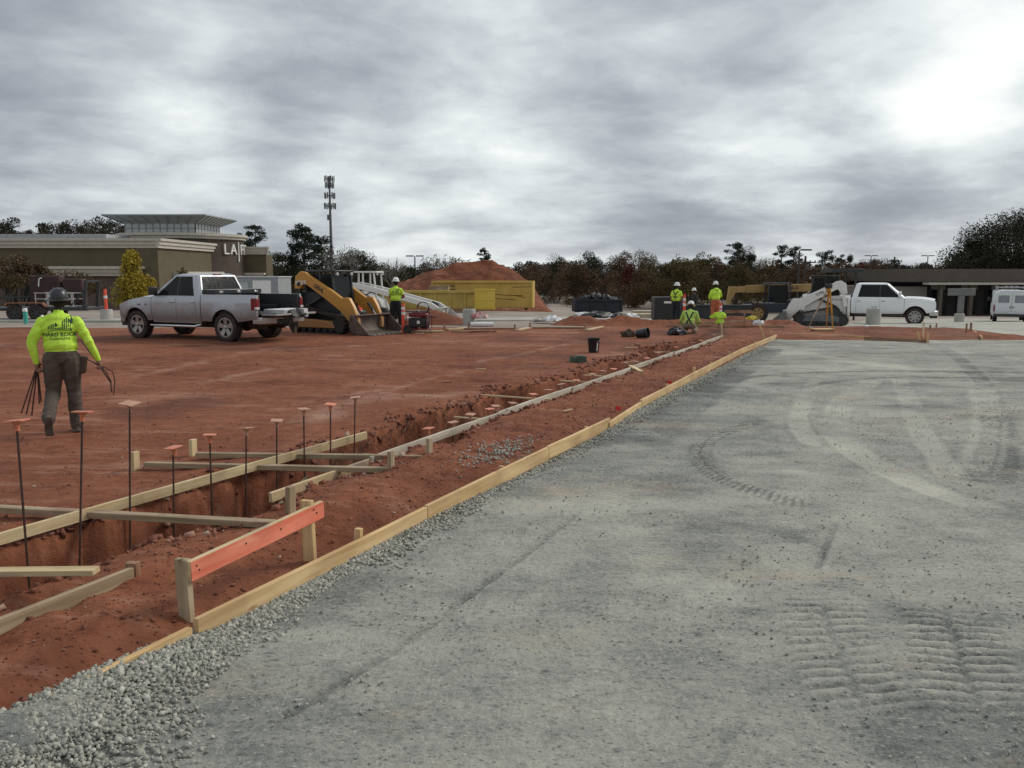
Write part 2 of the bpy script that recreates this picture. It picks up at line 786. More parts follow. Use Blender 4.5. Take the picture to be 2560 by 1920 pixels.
def board(name, p0, p1, w, h, m, label=None, cat='board', parent=None, group=None, bow=0.0, over=0.0):
    """a sawn board from p0 to p1 (points at the middle of its underside); w across, h tall; local X runs along the grain"""
    p0, p1 = Vector(p0), Vector(p1)
    d = p1 - p0
    Ln = d.length
    n = max(2, int(Ln / 0.5))
    vs, fs = [], []
    for i in range(n + 1):
        x = Ln * i / n
        b = bow * math.sin(math.pi * i / n)
        for a, c in ((-w / 2, 0), (w / 2, 0), (w / 2, h), (-w / 2, h)):
            vs.append((x, a + b, c))
    for i in range(n):
        for j in range(4):
            a, b = i * 4 + j, i * 4 + (j + 1) % 4
            fs.append((a, a + 4, b + 4, b))
    fs += [(0, 1, 2, 3), (n * 4 + 3, n * 4 + 2, n * 4 + 1, n * 4)]
    mb = MB().add(vs, fs)
    ex = d.normalized()
    ey = Vector((0, 0, 1)).cross(ex)
    ey = ey.normalized() if ey.length > 1e-4 else Vector((0, 1, 0))
    ez = ex.cross(ey)
    M3 = Matrix((ex, ey, ez)).transposed()
    o = mb.build(name, m, parent, bevel=min(w, h) * 0.07, loc=p0, rot=M3.to_euler(), seg=1)
    if label:
        tag(o, label, cat, group)
    return o


def stake(name, base, w, d, h, m, rotz=0.0, lean=(0, 0), parent=None, point=True):
    """upright wooden stake; grain is vertical so the mesh is laid along X and stood up"""
    mb = MB()
    mb.box(-0.25, h, -w / 2, w / 2, -d / 2, d / 2)
    o = mb.build(name, m, parent, bevel=0.003, seg=1)
    ez = Vector((lean[0], lean[1], 1)).normalized()
    ey = Vector((-math.sin(rotz), math.cos(rotz), 0))
    ey = (ey - ez * ey.dot(ez)).normalized()
    M3 = Matrix((ez, ey, ez.cross(ey))).transposed()
    o.location = base
    o.rotation_euler = M3.to_euler()
    return o


def ordinal(i):
    return ['first', 'second', 'third', 'fourth', 'fifth', 'sixth', 'seventh', 'eighth', 'ninth', 'tenth', 'eleventh', 'twelfth',
            'thirteenth', 'fourteenth', 'fifteenth', 'sixteenth', 'seventeenth', 'eighteenth', 'nineteenth', 'twentieth',
            'twenty-first', 'twenty-second', 'twenty-third', 'twenty-fourth', 'twenty-fifth', 'twenty-sixth'][i]

# ================================================================== THE GROUND
def attr_node(N, name):
    a = N.new('ShaderNodeAttribute')
    a.attribute_name = name
    return a.outputs['Fac']


def tex_noise(N, L, vec, scale, det=5, rough=0.6, dist=0.0, st=None, rotz=0.0):
    if st or rotz:
        mp = N.new('ShaderNodeMapping')
        mp.inputs['Rotation'].default_value = (0, 0, rotz)
        mp.inputs['Scale'].default_value = st or (1, 1, 1)
        L.new(vec, mp.inputs[0])
        vec = mp.outputs[0]
    n = N.new('ShaderNodeTexNoise')
    n.inputs['Scale'].default_value = scale
    n.inputs['Detail'].default_value = det
    n.inputs['Roughness'].default_value = rough
    n.inputs['Distortion'].default_value = dist
    L.new(vec, n.inputs['Vector'])
    return n.outputs['Fac']


def ramp(N, L, fac, stops):
    r = N.new('ShaderNodeValToRGB')
    cr = r.color_ramp
    cr.elements[0].position = stops[0][0]
    cr.elements[0].color = rgb(stops[0][1])
    cr.elements[1].position = stops[-1][0]
    cr.elements[1].color = rgb(stops[-1][1])
    for p, c in stops[1:-1]:
        e = cr.elements.new(p)
        e.color = rgb(c)
    L.new(fac, r.inputs[0])
    return r.outputs[0]


def mixc(N, L, fac, a, b, mode='MIX'):
    n = N.new('ShaderNodeMix')
    n.data_type = 'RGBA'
    n.blend_type = mode
    for i, s in ((0, fac), (6, a), (7, b)):
        if isinstance(s, (int, float)):
            n.inputs[i].default_value = s
        elif isinstance(s, tuple):
            n.inputs[i].default_value = rgb(s)
        else:
            L.new(s, n.inputs[i])
    return n.outputs[2]


def maprange(N, L, v, a, b, c=0.0, d=1.0):
    n = N.new('ShaderNodeMapRange')
    n.inputs[1].default_value = a
    n.inputs[2].default_value = b
    n.inputs[3].default_value = c
    n.inputs[4].default_value = d
    L.new(v, n.inputs[0])
    return n.outputs[0]


def mathn(N, L, op, a, b):
    n = N.new('ShaderNodeMath')
    n.operation = op
    for i, s in enumerate((a, b)):
        if isinstance(s, (int, float)):
            n.inputs[i].default_value = s
        else:
            L.new(s, n.inputs[i])
    return n.outputs[0]


def bumpn(N, L, h, strength, dist, prev=None):
    b = N.new('ShaderNodeBump')
    b.inputs['Strength'].default_value = strength
    b.inputs['Distance'].default_value = dist
    L.new(h, b.inputs['Height'])
    if prev is not None:
        L.new(prev, b.inputs['Normal'])
    return b.outputs[0]


def make_soil_mat(name='red_clay'):
    m, nt, N, L, B = new_mat(name)
    P = N.new('ShaderNodeNewGeometry').outputs['Position']
    n1 = tex_noise(N, L, P, 0.55, 6, 0.62)
    n2 = tex_noise(N, L, P, 5.0, 6, 0.65)
    mixn = mathn(N, L, 'ADD', mathn(N, L, 'MULTIPLY', n1, 0.5), mathn(N, L, 'MULTIPLY', n2, 0.5))
    c = ramp(N, L, mixn, [(0.34, (0.105, 0.032, 0.016)), (0.47, (0.198, 0.064, 0.031)), (0.60, (0.268, 0.098, 0.050)), (0.72, (0.36, 0.168, 0.098))])
    # dried pale crust dragged out in streaks by the machines
    s1 = tex_noise(N, L, P, 1.6, 7, 0.7, 0.4, (0.26, 1.5, 1), ANG)
    s2 = tex_noise(N, L, P, 0.28, 3, 0.5)
    st = mathn(N, L, 'ADD', s1, mathn(N, L, 'MULTIPLY', s2, 0.5))
    f = maprange(N, L, st, 0.815, 0.92, 0.0, 0.62)
    c = mixc(N, L, f, c, (0.37, 0.205, 0.145))
    s3 = tex_noise(N, L, P, 9.0, 5, 0.7, 0.0, (0.4, 1.3, 1), ANG)
    f3 = maprange(N, L, s3, 0.60, 0.70, 0.0, 0.45)
    c = mixc(N, L, f3, c, (0.37, 0.205, 0.145))
    s4 = tex_noise(N, L, P, 3.2, 6, 0.75, 0.3, (0.35, 1.4, 1), ANG)
    c = mixc(N, L, maprange(N, L, s4, 0.60, 0.70, 0.0, 0.5), c, (0.36, 0.19, 0.13))
    s5 = tex_noise(N, L, P, 4.3, 6, 0.75, 0.3, (0.45, 1.3, 1), ANG + 0.3)
    c = mixc(N, L, maprange(N, L, s5, 0.57, 0.68, 0.0, 0.65), c, (0.075, 0.026, 0.016))
    c = mixc(N, L, mathn(N, L, 'MULTIPLY', attr_node(N, 'pale'), 0.8), c, (0.42, 0.255, 0.185))
    c = mixc(N, L, mathn(N, L, 'MULTIPLY', attr_node(N, 'damp_shade'), 0.85), c, (0.062, 0.022, 0.014))  # damp clay, plus shade painted into the trench colour
    L.new(c, B.inputs['Base Color'])
    B.inputs['Roughness'].default_value = 0.92
    B.inputs['Specular IOR Level'].default_value = 0.25
    b1 = bumpn(N, L, tex_noise(N, L, P, 7.0, 8, 0.7), 0.55, 0.06)
    b2 = bumpn(N, L, tex_noise(N, L, P, 38.0, 5, 0.7), 0.5, 0.015, b1)
    L.new(b2, B.inputs['Normal'])
    return m


def make_gravel_mat(name='crushed_stone'):
    m, nt, N, L, B = new_mat(name)
    P = N.new('ShaderNodeNewGeometry').outputs['Position']
    n1 = tex_noise(N, L, P, 0.45, 5, 0.6, 0.3)
    n2 = tex_noise(N, L, P, 2.6, 6, 0.65)
    n3 = tex_noise(N, L, P, 26.0, 5, 0.75)
    a = mathn(N, L, 'ADD', mathn(N, L, 'MULTIPLY', n1, 0.3), mathn(N, L, 'MULTIPLY', n2, 0.3))
    a = mathn(N, L, 'ADD', a, mathn(N, L, 'MULTIPLY', n3, 0.4))
    a = mathn(N, L, 'ADD', a, mathn(N, L, 'MULTIPLY', attr_node(N, 'tint'), 0.20))
    n5 = tex_noise(N, L, P, 1.5, 6, 0.7, 0.4, (0.55, 1.5, 1))
    a = mathn(N, L, 'ADD', a, maprange(N, L, n5, 0.3, 0.7, -0.055, 0.055))
    n6 = tex_noise(N, L, P, 14.0, 4, 0.7, 0.0, (0.6, 1.4, 1))
    a = mathn(N, L, 'SUBTRACT', a, maprange(N, L, n6, 0.58, 0.72, 0.0, 0.16))
    n7 = tex_noise(N, L, P, 95.0, 4, 0.75)
    a = mathn(N, L, 'ADD', a, maprange(N, L, n7, 0.3, 0.7, -0.07, 0.07))
    c = ramp(N, L, a, [(0.30, (0.105, 0.109, 0.103)), (0.42, (0.205, 0.21, 0.193)), (0.52, (0.315, 0.317, 0.280)),
                       (0.62, (0.405, 0.402, 0.345)), (0.74, (0.51, 0.497, 0.42))])
    # clay tracked across the stone
    t = tex_noise(N, L, P, 0.9, 6, 0.7, 0.5, (0.5, 1.2, 1))
    c = mixc(N, L, maprange(N, L, t, 0.55, 0.72, 0.0, 0.5), c, (0.42, 0.315, 0.21))
    # single dark and light stones
    mp = N.new('ShaderNodeMapping')
    mp.inputs['Scale'].default_value = (0.8, 1.25, 1)
    dn = N.new('ShaderNodeTexNoise')
    dn.inputs['Scale'].default_value = 30
    L.new(P, dn.inputs['Vector'])
    wv = N.new('ShaderNodeVectorMath')
    wv.operation = 'MULTIPLY_ADD'
    L.new(dn.outputs['Color'], wv.inputs[0])
    wv.inputs[1].default_value = (0.03, 0.03, 0.03)
    L.new(P, wv.inputs[2])
    L.new(wv.outputs[0], mp.inputs[0])
    vo = N.new('ShaderNodeTexVoronoi')
    vo.inputs['Scale'].default_value = 46
    vo.inputs['Randomness'].default_value = 1
    L.new(mp.outputs[0], vo.inputs['Vector'])
    sp = N.new('ShaderNodeSeparateColor')
    L.new(vo.outputs['Color'], sp.inputs[0])
    dark = mathn(N, L, 'MULTIPLY', mathn(N, L, 'GREATER_THAN', sp.outputs[0], 0.80), maprange(N, L, vo.outputs['Distance'], 0.45, 0.25, 0, 0.6))
    lite = mathn(N, L, 'MULTIPLY', mathn(N, L, 'GREATER_THAN', sp.outputs[1], 0.9), maprange(N, L, vo.outputs['Distance'], 0.45, 0.25, 0, 0.6))
    c = mixc(N, L, dark, c, (0.075, 0.078, 0.072))
    c = mixc(N, L, lite, c, (0.47, 0.46, 0.41))
    L.new(c, B.inputs['Base Color'])
    B.inputs['Roughness'].default_value = 0.9
    B.inputs['Specular IOR Level'].default_value = 0.25
    b1 = bumpn(N, L, n2, 0.35, 0.05)
    b2 = bumpn(N, L, n7, 0.5, 0.006, bumpn(N, L, n3, 0.7, 0.022, b1))
    b3 = bumpn(N, L, vo.outputs['Distance'], -0.35, 0.012, b2)
    L.new(b3, B.inputs['Normal'])
    return m


SOIL = make_soil_mat()
GRAVEL = make_gravel_mat()
LOT = mat('pale_lot_surface', (0.20, 0.155, 0.12), 0.9, scale=0.35, col2=(0.33, 0.285, 0.24), bump=0.3, bscale=12)
CONC = mat('concrete', (0.30, 0.29, 0.265), 0.85, scale=1.3, col2=(0.44, 0.425, 0.39), bump=0.2, bscale=30)


def line_x(y, v):
    u = (y - v * VY) / UY
    return u * UX + v * VX


def pad_back(x):
    """depth of the far edge of the clay pad"""
    return 30.3 + 0.5 * fbm(x * 0.3, x * 0, 3, 5)


def trench_edges(u):
    n1 = fbm(u * 0.9, u * 0 + 3.3, 4, 11)
    n2 = fbm(u * 1.1, u * 0 + 8.1, 4, 23)
    vl = -5.80 + 0.10 * n1 - 0.06 * fbm(u * 4, u * 0, 3, 4)
    vr = -4.88 + 0.10 * n2 + 0.06 * fbm(u * 4.5, u * 0, 3, 9)
    for uc, w, a in ((9.7, 0.8, 0.28), (12.6, 0.55, 0.42), (17.5, 0.8, 0.25), (21.5, 0.7, 0.4), (7.7, 0.4, 0.2)):
        vl = vl - a * np.exp(-((u - uc) / w) ** 2)
    for uc, w, a in ((2.4, 1.0, 0.02), (4.3, 0.5, 0.05), (5.4, 0.5, 0.22), (8.3, 0.45, 0.28), (13.9, 0.5, 0.16), (17.0, 0.6, 0.12)):
        vr = vr + a * np.exp(-((u - uc) / w) ** 2)
    return vl, vr


def soil_h(u, v):
    x, y = u * UX + v * VX, u * UY + v * VY
    h = 0.018 * fbm(x * 0.5, y * 0.5, 3, 1) + 0.014 * fbm(x * 2.2, y * 2.2, 4, 2) + 0.007 * fbm(x * 9, y * 9, 3, 3)
    # ruts pressed by machines crossing the pad
    for c0, sl in ((11.8, 0.03), (13.6, -0.05), (15.2, 0.06), (16.6, 0.0)):
        d = (u - c0 - sl * (v + 10) - 0.25 * fbm(v * 0.2, v * 0 + c0, 2, 31))
        h = h - 0.03 * np.exp(-(d / 0.16) ** 2) * (v < -6.6) + 0.012 * np.exp(-((np.abs(d) - 0.3) / 0.1) ** 2) * (v < -6.6)
    # loose berm between the trench and the form boards
    berm = sstep(-3.42, -3.75, v) * sstep(-5.0, -4.65, v)
    h = h + berm * (0.05 + 0.06 * fbm(x * 1.4, y * 1.4, 4, 6) + 0.035 * fbm(x * 5, y * 5, 4, 7))
    h = h + 0.10 * np.exp(-((u - 3.9) / 0.5) ** 2 - ((v + 4.35) / 0.28) ** 2) + 0.07 * np.exp(-((u - 2.9) / 0.6) ** 2 - ((v + 4.0) / 0.35) ** 2)
    h = h - 0.05 * np.exp(-((u - 4.6) / 0.9) ** 2 - ((v + 3.75) / 0.22) ** 2)
    h = h + 0.09 * np.exp(-((u - 5.9) / 0.9) ** 2 - ((v + 4.2) / 0.33) ** 2) + 0.05 * np.exp(-((u - 8.6) / 1.2) ** 2 - ((v + 4.3) / 0.3) ** 2)
    # spoil along the far lip
    vl, vr = trench_edges(u)
    h = h + 0.05 * np.exp(-((v - vl + 0.35) / 0.25) ** 2) * (0.5 + fbm(u * 1.1, v * 1.1, 3, 41))
    far = sstep(24.8, 26.5, u)
    dep = (-0.62 + 0.22 * sstep(9, 16, u) + 0.05 * fbm(x * 2.5, y * 2.5, 3, 8)) * (1 - far)
    wl = 0.05 + 0.22 * vnoise(u * 1.6, u * 0, 51) ** 2
    jit = 0.07 * fbm(x * 4.5, y * 4.5, 3, 52)
    inside = sstep(vl - 0.03, vl + wl, v + jit) * (1 - sstep(vr - 0.20, vr + 0.05, v + jit)) * sstep(0.2, 0.8, u)
    h = h * (1 - inside) + dep * inside
    wall = inside * (1 - inside) * 4
    h = h + wall * 0.10 * fbm(x * 6, y * 6, 4, 9)
    lip = np.exp(-((v - vl + 0.12) / 0.10) ** 2) + np.exp(-((v - vr - 0.12) / 0.10) ** 2)
    h = h + lip * 0.06 * fbm(x * 5, y * 5, 4, 53)
    # edge of the pad
    e = sstep(0.0, 1.3, y - pad_back(x))
    h = h * (1 - e) + (ground_z(x, y) - 0.12) * e
    return h, inside, x, y


def tracks_to(X, Y, polys):
    """distance to, side of and length along a set of polylines (world points)"""
    best = np.full(X.shape, 1e9)
    along = np.zeros(X.shape)
    side = np.zeros(X.shape)
    acc = 0.0
    for a, b in zip(polys[:-1], polys[1:]):
        dx, dy = b[0] - a[0], b[1] - a[1]
        L2 = dx * dx + dy * dy
        t = np.clip(((X - a[0]) * dx + (Y - a[1]) * dy) / L2, 0, 1)
        px, py = X - a[0] - t * dx, Y - a[1] - t * dy
        d = np.hypot(px, py)
        m_ = d < best
        best = np.where(m_, d, best)
        along = np.where(m_, acc + t * math.sqrt(L2), along)
        side = np.where(m_, np.sign(dx * py - dy * px) * d, side)
        acc += math.sqrt(L2)
    return best, along, side


def smooth_poly(pts, n=3):
    P_ = [np.array((p.x, p.y)) for p in pts]
    for _ in range(n):
        Q = [P_[0]]
        for a, b in zip(P_[:-1], P_[1:]):
            Q += [a * 0.75 + b * 0.25, a * 0.25 + b * 0.75]
        Q.append(P_[-1])
        P_ = Q
    return P_


def build_soil():
    us = [-4.0]
    while us[-1] < 37:
        us.append(us[-1] + max(0.022, 0.0065 * (us[-1] + 1.0)) if us[-1] > 1.2 else us[-1] + 0.12)
    vs = [-3.375]
    while vs[-1] > -7.2:
        vs.append(vs[-1] - 0.026)
    st = 0.03
    while vs[-1] > -48:
        st *= 1.026
        vs.append(vs[-1] - st)
    U_, V_ = np.meshgrid(np.array(us), np.array(vs), indexing='ij')
    h, inside, x, y = soil_h(U_, V_)
    damp_shade = np.clip(inside * 1.5 + 0.5 * np.exp(-((V_ + 3.6) / 0.25) ** 2), 0, 1) * (0.55 + 0.5 * fbm(x * 1.3, y * 1.3, 3, 61))  # trench inside painted dark as shade, so its sunward wall stays dark
    damp_shade = np.clip(damp_shade + 0.6 * sstep(0.08, 0.45, fbm(x * 0.4, y * 0.4, 5, 62)), 0, 1)
    # pale dried streaks seen on the open pad
    pale = np.zeros_like(h)
    for pts, w in (([(700, 1020), (880, 985), (1080, 945)], 0.10), ([(1180, 905), (1290, 890), (1400, 862), (1470, 855)], 0.08),
                   ([(480, 965), (660, 925), (760, 915)], 0.10), ([(790, 1045), (880, 1000), (1010, 985), (1100, 990)], 0.25),
                   ([(0, 862), (110, 872), (230, 882)], 0.10), ([(250, 960), (420, 925), (560, 890), (700, 868)], 0.10),
                   ([(600, 880), (800, 870), (1000, 858)], 0.12), ([(920, 1000), (1000, 965), (1150, 930)], 0.07)):
        d, al, sd_ = tracks_to(x, y, smooth_poly([at(*p) for p in pts], 2))
        pale = np.maximum(pale, np.exp(-(d / (w * 1.25)) ** 2) * np.clip(0.45 + 0.9 * fbm(x * 3, y * 3, 3, 71), 0, 1))
    me = grid_mesh('clay_pad', x, y, h, SOIL, {'damp_shade': damp_shade, 'pale': pale})
    return tag(obj('clay_pad', me), kind='structure')


def gravel_edge_rise(u, v):
    """loose stone heaped against the form boards"""
    near = 1 - sstep(2.3, 3.6, u)
    w = 0.20 + 0.36 * (1 - sstep(1.5, 3.8, u))
    return (0.012 + 0.075 * near) * np.exp(-np.clip((v + 3.40) / w, 0, 9) ** 2)


def build_gravel():
    d = np.exp(np.linspace(math.log(2.0), math.log(75.0), 760))
    s = np.linspace(0, 1, 470)
    D, S_ = np.meshgrid(d, s, indexing='ij')
    xl = line_x(D, -3.405)
    # left of the gravel: form line while beside the pad, then the lot behind it
    xr = 0.78 * D + 2.5
    X = xl + (xr - xl) * S_
    Y = D
    U_ = X * UX + Y * UY
    V_ = X * VX + Y * VY
    z = 0.012 * fbm(X * 0.8, Y * 0.8, 3, 101) + 0.008 * fbm(X * 4, Y * 4, 4, 102) + 0.004 * fbm(X * 15, Y * 15, 3, 103)
    tint = 0.3 * fbm(X * 0.35, Y * 0.6, 4, 104) + 0.4 * sstep(0.1, 0.55, fbm(X * 0.8, Y * 1.3, 5, 105)) - 0.4 * sstep(0.1, 0.5, fbm(X * 0.7 + 9, Y * 1.5, 5, 106))
    c4 = lambda L_: [at(1600 + a * 0.434, 780 + b * 0.434) for a, b in L_]
    c3 = lambda L_: [at(1660 + a * 0.407, 1300 + b * 0.407) for a, b in L_]
    c2 = lambda L_: [at(800 + a * 0.407, 1300 + b * 0.407) for a, b in L_]
    # turning tracks: (points, half width, tint inside, tint on the right, depth, tread pitch)
    TR = [
        (c4([(700, 625), (430, 700), (335, 790), (370, 890), (480, 965), (700, 1050), (1050, 1140)]), 0.13, -0.3, 0.020, 0.085),
        (c4([(1340, 400), (1180, 500), (1120, 620), (1150, 740), (1400, 900), (1700, 1030), (2000, 1120)]), 0.20, 0.34, 0.012, 0.0),
        (c4([(1000, 410), (950, 520), (900, 640), (1000, 760)]), 0.14, 0.4, 0.008, 0.0),
        (c4([(1960, 400), (2015, 560), (2025, 680), (1985, 830), (1930, 930)]), 0.22, 0.38, 0.012, 0.0),
        (c4([(2040, 520), (2080, 700), (2050, 850), (1990, 960)]), 0.22, -0.4, 0.014, 0.10),
        (c4([(560, 395), (700, 362), (1100, 345), (1500, 340), (2000, 345), (2212, 350)]), 0.10, -0.5, 0.012, 0.0),
        (c4([(950, 430), (1150, 395), (1400, 380), (1700, 374), (2200, 380)]), 0.10, -0.5, 0.012, 0.0),
        (c4([(1500, 390), (1565, 520), (1600, 650), (1700, 800), (1820, 960)]), 0.16, 0.4, 0.01, 0.0),
        (c4([(780, 190), (900, 240), (1100, 270), (1450, 310), (1500, 320)]), 0.45, 0.4, 0.006, 0.0),
        (c4([(1690, 185), (1800, 240), (1900, 330), (1990, 420)]), 0.16, -0.35, 0.010, 0.0),
        (c4([(0, 740), (150, 620), (380, 440), (560, 330), (740, 215)]), 0.40, -0.5, 0.010, 0.0),
        (c3([(1000, 430), (985, 560), (1000, 720), (1110, 900), (1180, 1080), (1290, 1260)]), 0.26, 0.0, 0.022, 0.10),
        (c3([(1720, 500), (1780, 700), (1830, 880), (1900, 1080), (2020, 1330)]), 0.28, 0.0, 0.022, 0.10),
        (c3([(1060, 0), (1010, 120), (940, 290)]), 0.03, -0.5, 0.012, 0.0),
        (c3([(700, 870), (590, 1000), (480, 1200), (300, 1524), (240, 1650)]), 0.03, -0.5, 0.014, 0.0),
        (c2([(1560, -20), (1300, 180), (900, 480), (560, 730), (100, 1020), (-200, 1200)]), 0.03, -0.35, 0.014, 0.0),
        (c3([(600, 120), (750, 180), (820, 300)]), 0.25, 0.35, 0.0, 0.0),
    ]
    wob = 0.05 * fbm(X * 1.7, Y * 1.7, 3, 111)
    for pts, hw, ti, dep, pitch in TR:
        di, al, sd_ = tracks_to(X, Y, smooth_poly(pts, 3))
        di = di + wob * min(1.0, hw / 0.2) * 0.8
        core = 1 - sstep(hw * 0.75, hw * 1.1, di)
        brk = np.clip(0.85 + 1.3 * fbm(X * 0.9, Y * 0.9, 4, 112 + int(hw * 100)), 0.0, 1)
        tint = tint + core * ti * brk * np.clip(0.5 + 1.4 * vnoise(X * 1.3, Y * 2.6, 117), 0, 1.2)
        z = z - core * dep * (0.25 if pitch else 0.7) * brk + dep * (0.15 if pitch else 0.7) * brk * np.exp(-((di - hw * 1.15) / (hw * 0.25)) ** 2)
        if pitch:
            k = 2 * math.pi / pitch
            ends = sstep(0.0, 0.35, al) * sstep(0.0, 0.35, al.max() - al)
            lane = np.floor(sd_ / hw + 1.0)
            ph = al * k + 4.6 * sd_ / hw + lane * 1.9 + 1.3 * fbm(X * 3, Y * 3, 3, 113)
            chev = np.sin(ph) * 0.5 + 0.5
            fr = np.abs((sd_ / hw + 1.0 + 0.15 * fbm(X * 6, Y * 6, 2, 119)) % 1.0 - 0.5) * 2
            cell = sstep(0.15, 0.75, chev) * (1 - 0.8 * sstep(0.72, 1.0, fr))
            soft = np.clip(0.5 + 1.1 * vnoise(X * 2.2, Y * 2.2, 114), 0, 1) * ends * (0.5 + 0.5 * brk)
            z = z + core * dep * 1.0 * cell * soft
            tint = tint + core * (cell - 0.5) * 0.9 * soft
    # looser dark stone in the last metres and along the boards
    tint = tint - 0.55 * np.exp(-np.clip((V_ + 3.4) / 0.55, 0, 9) ** 2) * sstep(4, 7, U_)
    tint = tint - 0.45 * (1 - sstep(2.6, 4.2, Y)) * np.clip(0.5 + fbm(X * 1.5, Y * 1.5, 3, 120), 0, 1) * sstep(-2, 0.5, X)
    tint = tint + 0.5 * sstep(23.5, 27, Y)
    z = z + gravel_edge_rise(U_, V_) * (0.8 + 0.5 * fbm(X * 3, Y * 3, 3, 121))
    z = z - 0.05 * sstep(5.5, 8.0, U_) * (1 - sstep(9.2, 10.2, U_)) * np.exp(-np.clip((V_ + 3.4) / 0.12, 0, 9) ** 2)
    z = z + ground_z(X, Y)
    # past the pad the sheet slides under the lot
    z = z - 0.6 * sstep(66, 74, Y)
    z = z - 0.35 * (1 - sstep(-3.0, -2.2, V_)) * sstep(27, 29, U_)
    me = grid_mesh('gravel_lot', X, Y, z, GRAVEL, {'tint': np.clip(tint, -1.5, 1.5)})
    return tag(obj('gravel_lot', me), kind='structure')


def build_far_ground():
    rr = np.concatenate([np.array([0.5, 10, 20, 26, 29, 31, 33, 35]), np.arange(37, 100, 3.0), np.exp(np.linspace(math.log(102), math.log(3500), 26))])
    aa = np.linspace(-math.pi, math.pi, 181)
    Rr, A_ = np.meshgrid(rr, aa, indexing='ij')
    X, Y = Rr * np.sin(A_), Rr * np.cos(A_)
    z = ground_z(X, Y) + 0.03 * fbm(X * 0.25, Y * 0.25, 3, 130) - 0.03
    z = np.where(Rr < 29.5, -1.4, z)
    U_, V_ = X * UX + Y * UY, X * VX + Y * VY
    z = z - 0.35 * ((V_ > -1.0) & (Y < 64) & (Y > 0))
    me = grid_mesh('ground', X, Y, z, LOT)
    return tag(obj('ground', me), kind='structure')


build_soil()
build_gravel()
build_far_ground()


def stones(name, pts, sizes, m, label, cat, flat=0.7):
    """angular crushed stone, one joined heap"""
    n = len(pts)
    base = np.array([(x, y, z) for z in (-1, 1) for y in (-1, 1) for x in (-1, 1)], float)
    co = np.repeat(base[None], n, 0) * rng.uniform(0.45, 1.0, (n, 8, 3))
    co *= np.stack([rng.uniform(0.7, 1.35, n), rng.uniform(0.6, 1.1, n), rng.uniform(0.45, 0.85, n) * flat / 0.7], -1)[:, None, :]
    q = rng.normal(size=(n, 4))
    q[:, 1:3] *= 0.6
    q /= np.linalg.norm(q, axis=1, keepdims=True)
    w, x, y, z = q.T
    Rm = np.stack([1 - 2 * (y * y + z * z), 2 * (x * y - z * w), 2 * (x * z + y * w), 2 * (x * y + z * w), 1 - 2 * (x * x + z * z), 2 * (y * z - x * w),
                   2 * (x * z - y * w), 2 * (y * z + x * w), 1 - 2 * (x * x + y * y)], -1).reshape(n, 3, 3)
    co = np.einsum('nij,nkj->nki', Rm, co) * (np.asarray(sizes)[:, None, None] * 0.5) + np.asarray(pts)[:, None, :]
    fs = np.array([(0, 2, 3, 1), (4, 5, 7, 6), (0, 1, 5, 4), (2, 6, 7, 3), (0, 4, 6, 2), (1, 3, 7, 5)])
    q_ = (fs[None] + (np.arange(n) * 8)[:, None, None]).reshape(-1, 4)
    me = quad_mesh(name, co.reshape(-1, 3), q_, m, {'rnd': np.repeat(rng.uniform(0, 1, n), 8)})
    return tag(obj(name, me), label, cat, kind='stuff')


def stone_mat(name, stops, rough=0.85):
    m, nt, N, L, B = new_mat(name)
    P = N.new('ShaderNodeNewGeometry').outputs['Position']
    c = ramp(N, L, attr_node(N, 'rnd'), stops)
    nz = tex_noise(N, L, P, 40, 4, 0.6)
    c = mixc(N, L, 0.5, c, ramp(N, L, nz, [(0.3, (0.6, 0.6, 0.6)), (0.7, (1, 1, 1))]), 'MULTIPLY')
    L.new(c, B.inputs['Base Color'])
    B.inputs['Roughness'].default_value = rough
    return m


STONE = stone_mat('grey_crushed_stone', [(0.0, (0.22, 0.222, 0.195)), (0.4, (0.34, 0.34, 0.29)), (0.8, (0.42, 0.415, 0.355)), (1.0, (0.52, 0.51, 0.45))])
CLOD = stone_mat('clay_clod', [(0.0, (0.13, 0.042, 0.023)), (0.6, (0.22, 0.075, 0.042)), (0.92, (0.28, 0.115, 0.07)), (1.0, (0.46, 0.32, 0.24))])


def gravel_surface(u, v):
    x, y = u * UX + v * VX, u * UY + v * VY
    return gravel_edge_rise(u, v) + ground_z(x, y), x, y


